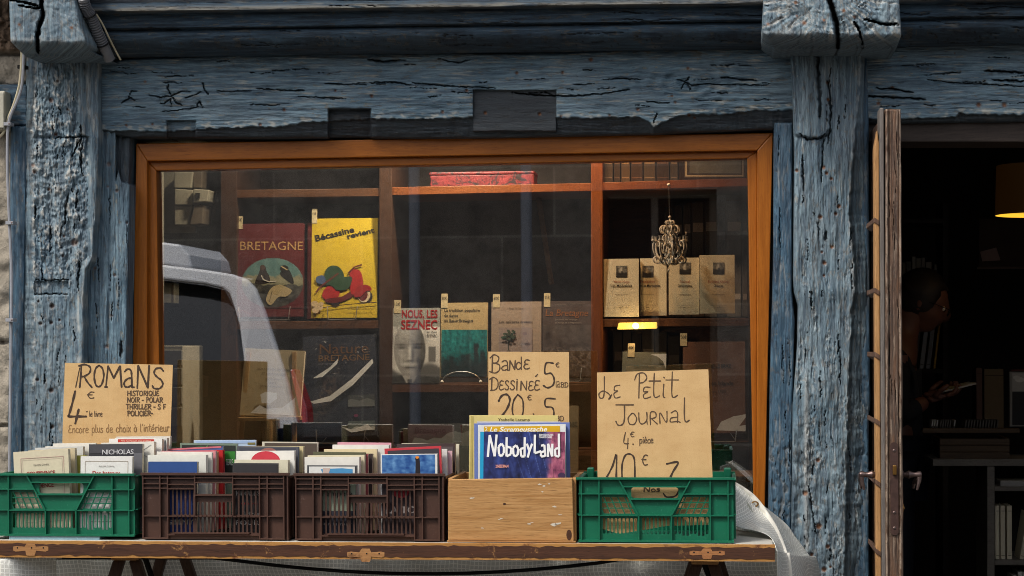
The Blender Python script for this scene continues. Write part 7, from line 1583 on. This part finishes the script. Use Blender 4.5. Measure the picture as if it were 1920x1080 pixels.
mb = MB(); mb.hexa([P(-38, 240, -.058)-o, P(7, 240, -.058)-o, P(7, 173, -.058)-o, P(-38, 173, -.058)-o], (0, .0078, 0), WH); mb.build('lid', jb, bevel=.003)
# ---------------------------------------------------------------- across the street (seen reflected in the window)
op = empty('stone_building', (-3, -9.4, 0), label='grey stone building across the street, reflected in the shop window', cat='building'); o = op.location.copy()
OST, nt_, bs_ = _new('street_stone'); v_ = mapping(nt_, objco(nt_), (1, 1, 1), (R(90), 0, 0))
br = node(nt_, 'ShaderNodeTexBrick'); nt_.links.new(v_, br.inputs['Vector']); br.inputs['Scale'].default_value = 1.0; br.inputs['Brick Width'].default_value = 1.15; br.inputs['Row Height'].default_value = .56; br.offset = .37; br.squash = 1.4; br.squash_frequency = 3; br.inputs['Mortar Size'].default_value = .012; br.inputs['Mortar Smooth'].default_value = .4
br.inputs['Color1'].default_value = (*lin(118, 110, 100), 1); br.inputs['Color2'].default_value = (*lin(142, 134, 122), 1); br.inputs['Mortar'].default_value = (*lin(158, 150, 136), 1)
bn = noise(nt_, objco(nt_), 5, 8, .7); nt_.links.new(mixc(nt_, ramp(nt_, bn, .45, .75), br.outputs['Color'], lin(84, 78, 72)), bs_.inputs['Base Color']); bs_.inputs['Roughness'].default_value = .95; setbump(nt_, bs_, bn, 1, .02)
mb = MB(); plate(mb, [(-9, 0), (11, 0), (11, 3.5), (-9, 3.5)], [[(a, z), (a+1.0, z), (a+1.0, z+1.7), (a, z+1.7)] for a in (-7.6, -5.2, -2.4, 2.6, 5.2, 7.8) for z in (.9,)], -.25, .25, OST); ob = mb.build('wall', op); ob.rotation_euler = (0, 0, 0)
for a in (-7.6, -5.2, -2.4, 2.6, 5.2, 7.8):
    for z in (.9,):
        mb = MB(); mb.box((a, -.20, z), (a+1, -.16, z+1.7), GY); wi = mb.build('window', op); mb = MB(); mb.box((a+.06, -.158, z+.06), (a+.47, -.15, z+1.64), BLACK); mb.box((a+.53, -.158, z+.06), (a+.94, -.15, z+1.64), BLACK); mb.build('window_glass', wi)
mb = MB(); mb.box((-9, -3, 3.5), (11, .2, 3.65), OST); mb.build('roof', op)
PIPE = pm('zinc_pipe', lin(150, 152, 158), .55, .08, 10, 0, metal=.1)
for uu in (778, 988):
    s = (uu-960)/F; d = FW+RT*s; yv = 2*YG+9.2; t = (yv-CAM.y)/d.y; x = CAM.x+d.x*t
    dp = empty('drainpipe', (x, -9.2, 0), label='zinc drainpipe on the stone building across the street', cat='pipe', group='drainpipes across the street'); mb = MB(); mb.tube([(0, 0, 0), (0, 0, 3.45)], .045, PIPE, 12); mb.build('pipe', dp, smooth=True)
# silver car standing in the street to the left, seen only as a reflection
YCAR = -2.55
def V_(u, v, dy=0):
    yv = 2*YG-YCAR-dy; s = (u-960)/F; d = FW+RT*s; t = (yv-CAM.y)/d.y; return Vector((CAM.x+d.x*t, YCAR+dy, CAM.z+(VH-v)/F*t))
car = empty('parked_car', (V_(330, 900).x, YCAR, 0), label='silver car parked in the street, reflected in the shop window', cat='car'); o = car.location.copy()
SILV = bpy.data.materials.new('silver_car_paint'); SILV.use_nodes = True; bs = SILV.node_tree.nodes['Principled BSDF']; bs.inputs['Base Color'].default_value = (.93, .94, .98, 1); bs.inputs['Roughness'].default_value = .35; bs.inputs['Metallic'].default_value = .0; bs.inputs['Coat Weight'].default_value = .6
CGL = pm('car_glass', (.01, .012, .014), .06, .05, 5, 0, spec=.8); TYRE = pm('tyre_rubber', (.02, .02, .02), .9); TAIL = pm('tail_lamp_red', (.55, .01, .015), .15, .05, 20, 0, spec=.8)
def side(name, pts, d0, d1, mat, bev=.03, lean=1.0):
    mb = MB(); n = len(pts); a = []
    for u, v in pts:
        p = V_(u, v, d0)
        for _ in range(6): p = V_(u, v, d0-lean*max(p.z-.95, 0))
        a.append(p-o)
    b = [p+Vector((0, d1-d0, 0)) for p in a]
    if d1 > d0: a, b = b, a
    a, b = a, b
    mb.add(a+b, [tuple(range(n)), tuple(range(2*n-1, n-1, -1))]+[((i+1) % n, i, n+i, n+(i+1) % n) for i in range(n)], mat); ob = mb.build(name, car, smooth=False, bevel=bev)
    return ob
# roof rail and rear pillar (facing the shop), roof skin, side glass, lower body, tail lamp, wheels
side('roof_pillar', [(-700,500),(-300,478),(100,480),(297,492),(390,504),(440,512),(468,522),(484,540),(500,580),(520,640),(545,720),(578,840),(474,840),(464,720),(462,670),(455,610),(444,570),(436,548),(424,538),(390,530),(297,519),(100,508),(-300,506),(-680,528)], -.02, .05, SILV, .015, 1.0)
side('roof', [(284,493),(297,489),(340,474),(385,466),(414,470),(430,488),(436,511),(390,504),(297,496)], -.9, -.10, SILV, .03, .9)
side('side_window', [(-650,530),(-300,508),(100,510),(297,521),(390,532),(424,541),(442,575),(462,680),(470,842),(-900,842)], -.05, -.03, CGL, .004)
side('cargo_window', [(446,514),(480,520),(540,530),(520,552),(492,545)], -.9, -.15, CGL, .01)
side('car_body', [(-1300,840),(-900,832),(570,832),(590,850),(596,920),(585,1010),(-1330,1010),(-1340,900)], -1.5, .06, SILV, .06)
side('tail_lamp', [(556,690),(562,690),(586,760),(588,790),(578,790)], -.12, .03, TAIL, .01)
for u in (330, -820):
    c = V_(u, 1000)-o; mb = MB(); mb.lathe([(.16, -.02), (.30, 0), (.32, .03), (.32, .17), (.30, .20), (.16, .2)], (c.x, -.12, .32), TYRE, 24, axis='y'); wh = mb.build('wheel', car, smooth=True)
    mb = MB(); mb.lathe([(.18, 0), (.19, .02), (.05, .03), (.02, .04)], (c.x, .085, .32), SILV, 18, axis='y'); mb.build('rim', wh)
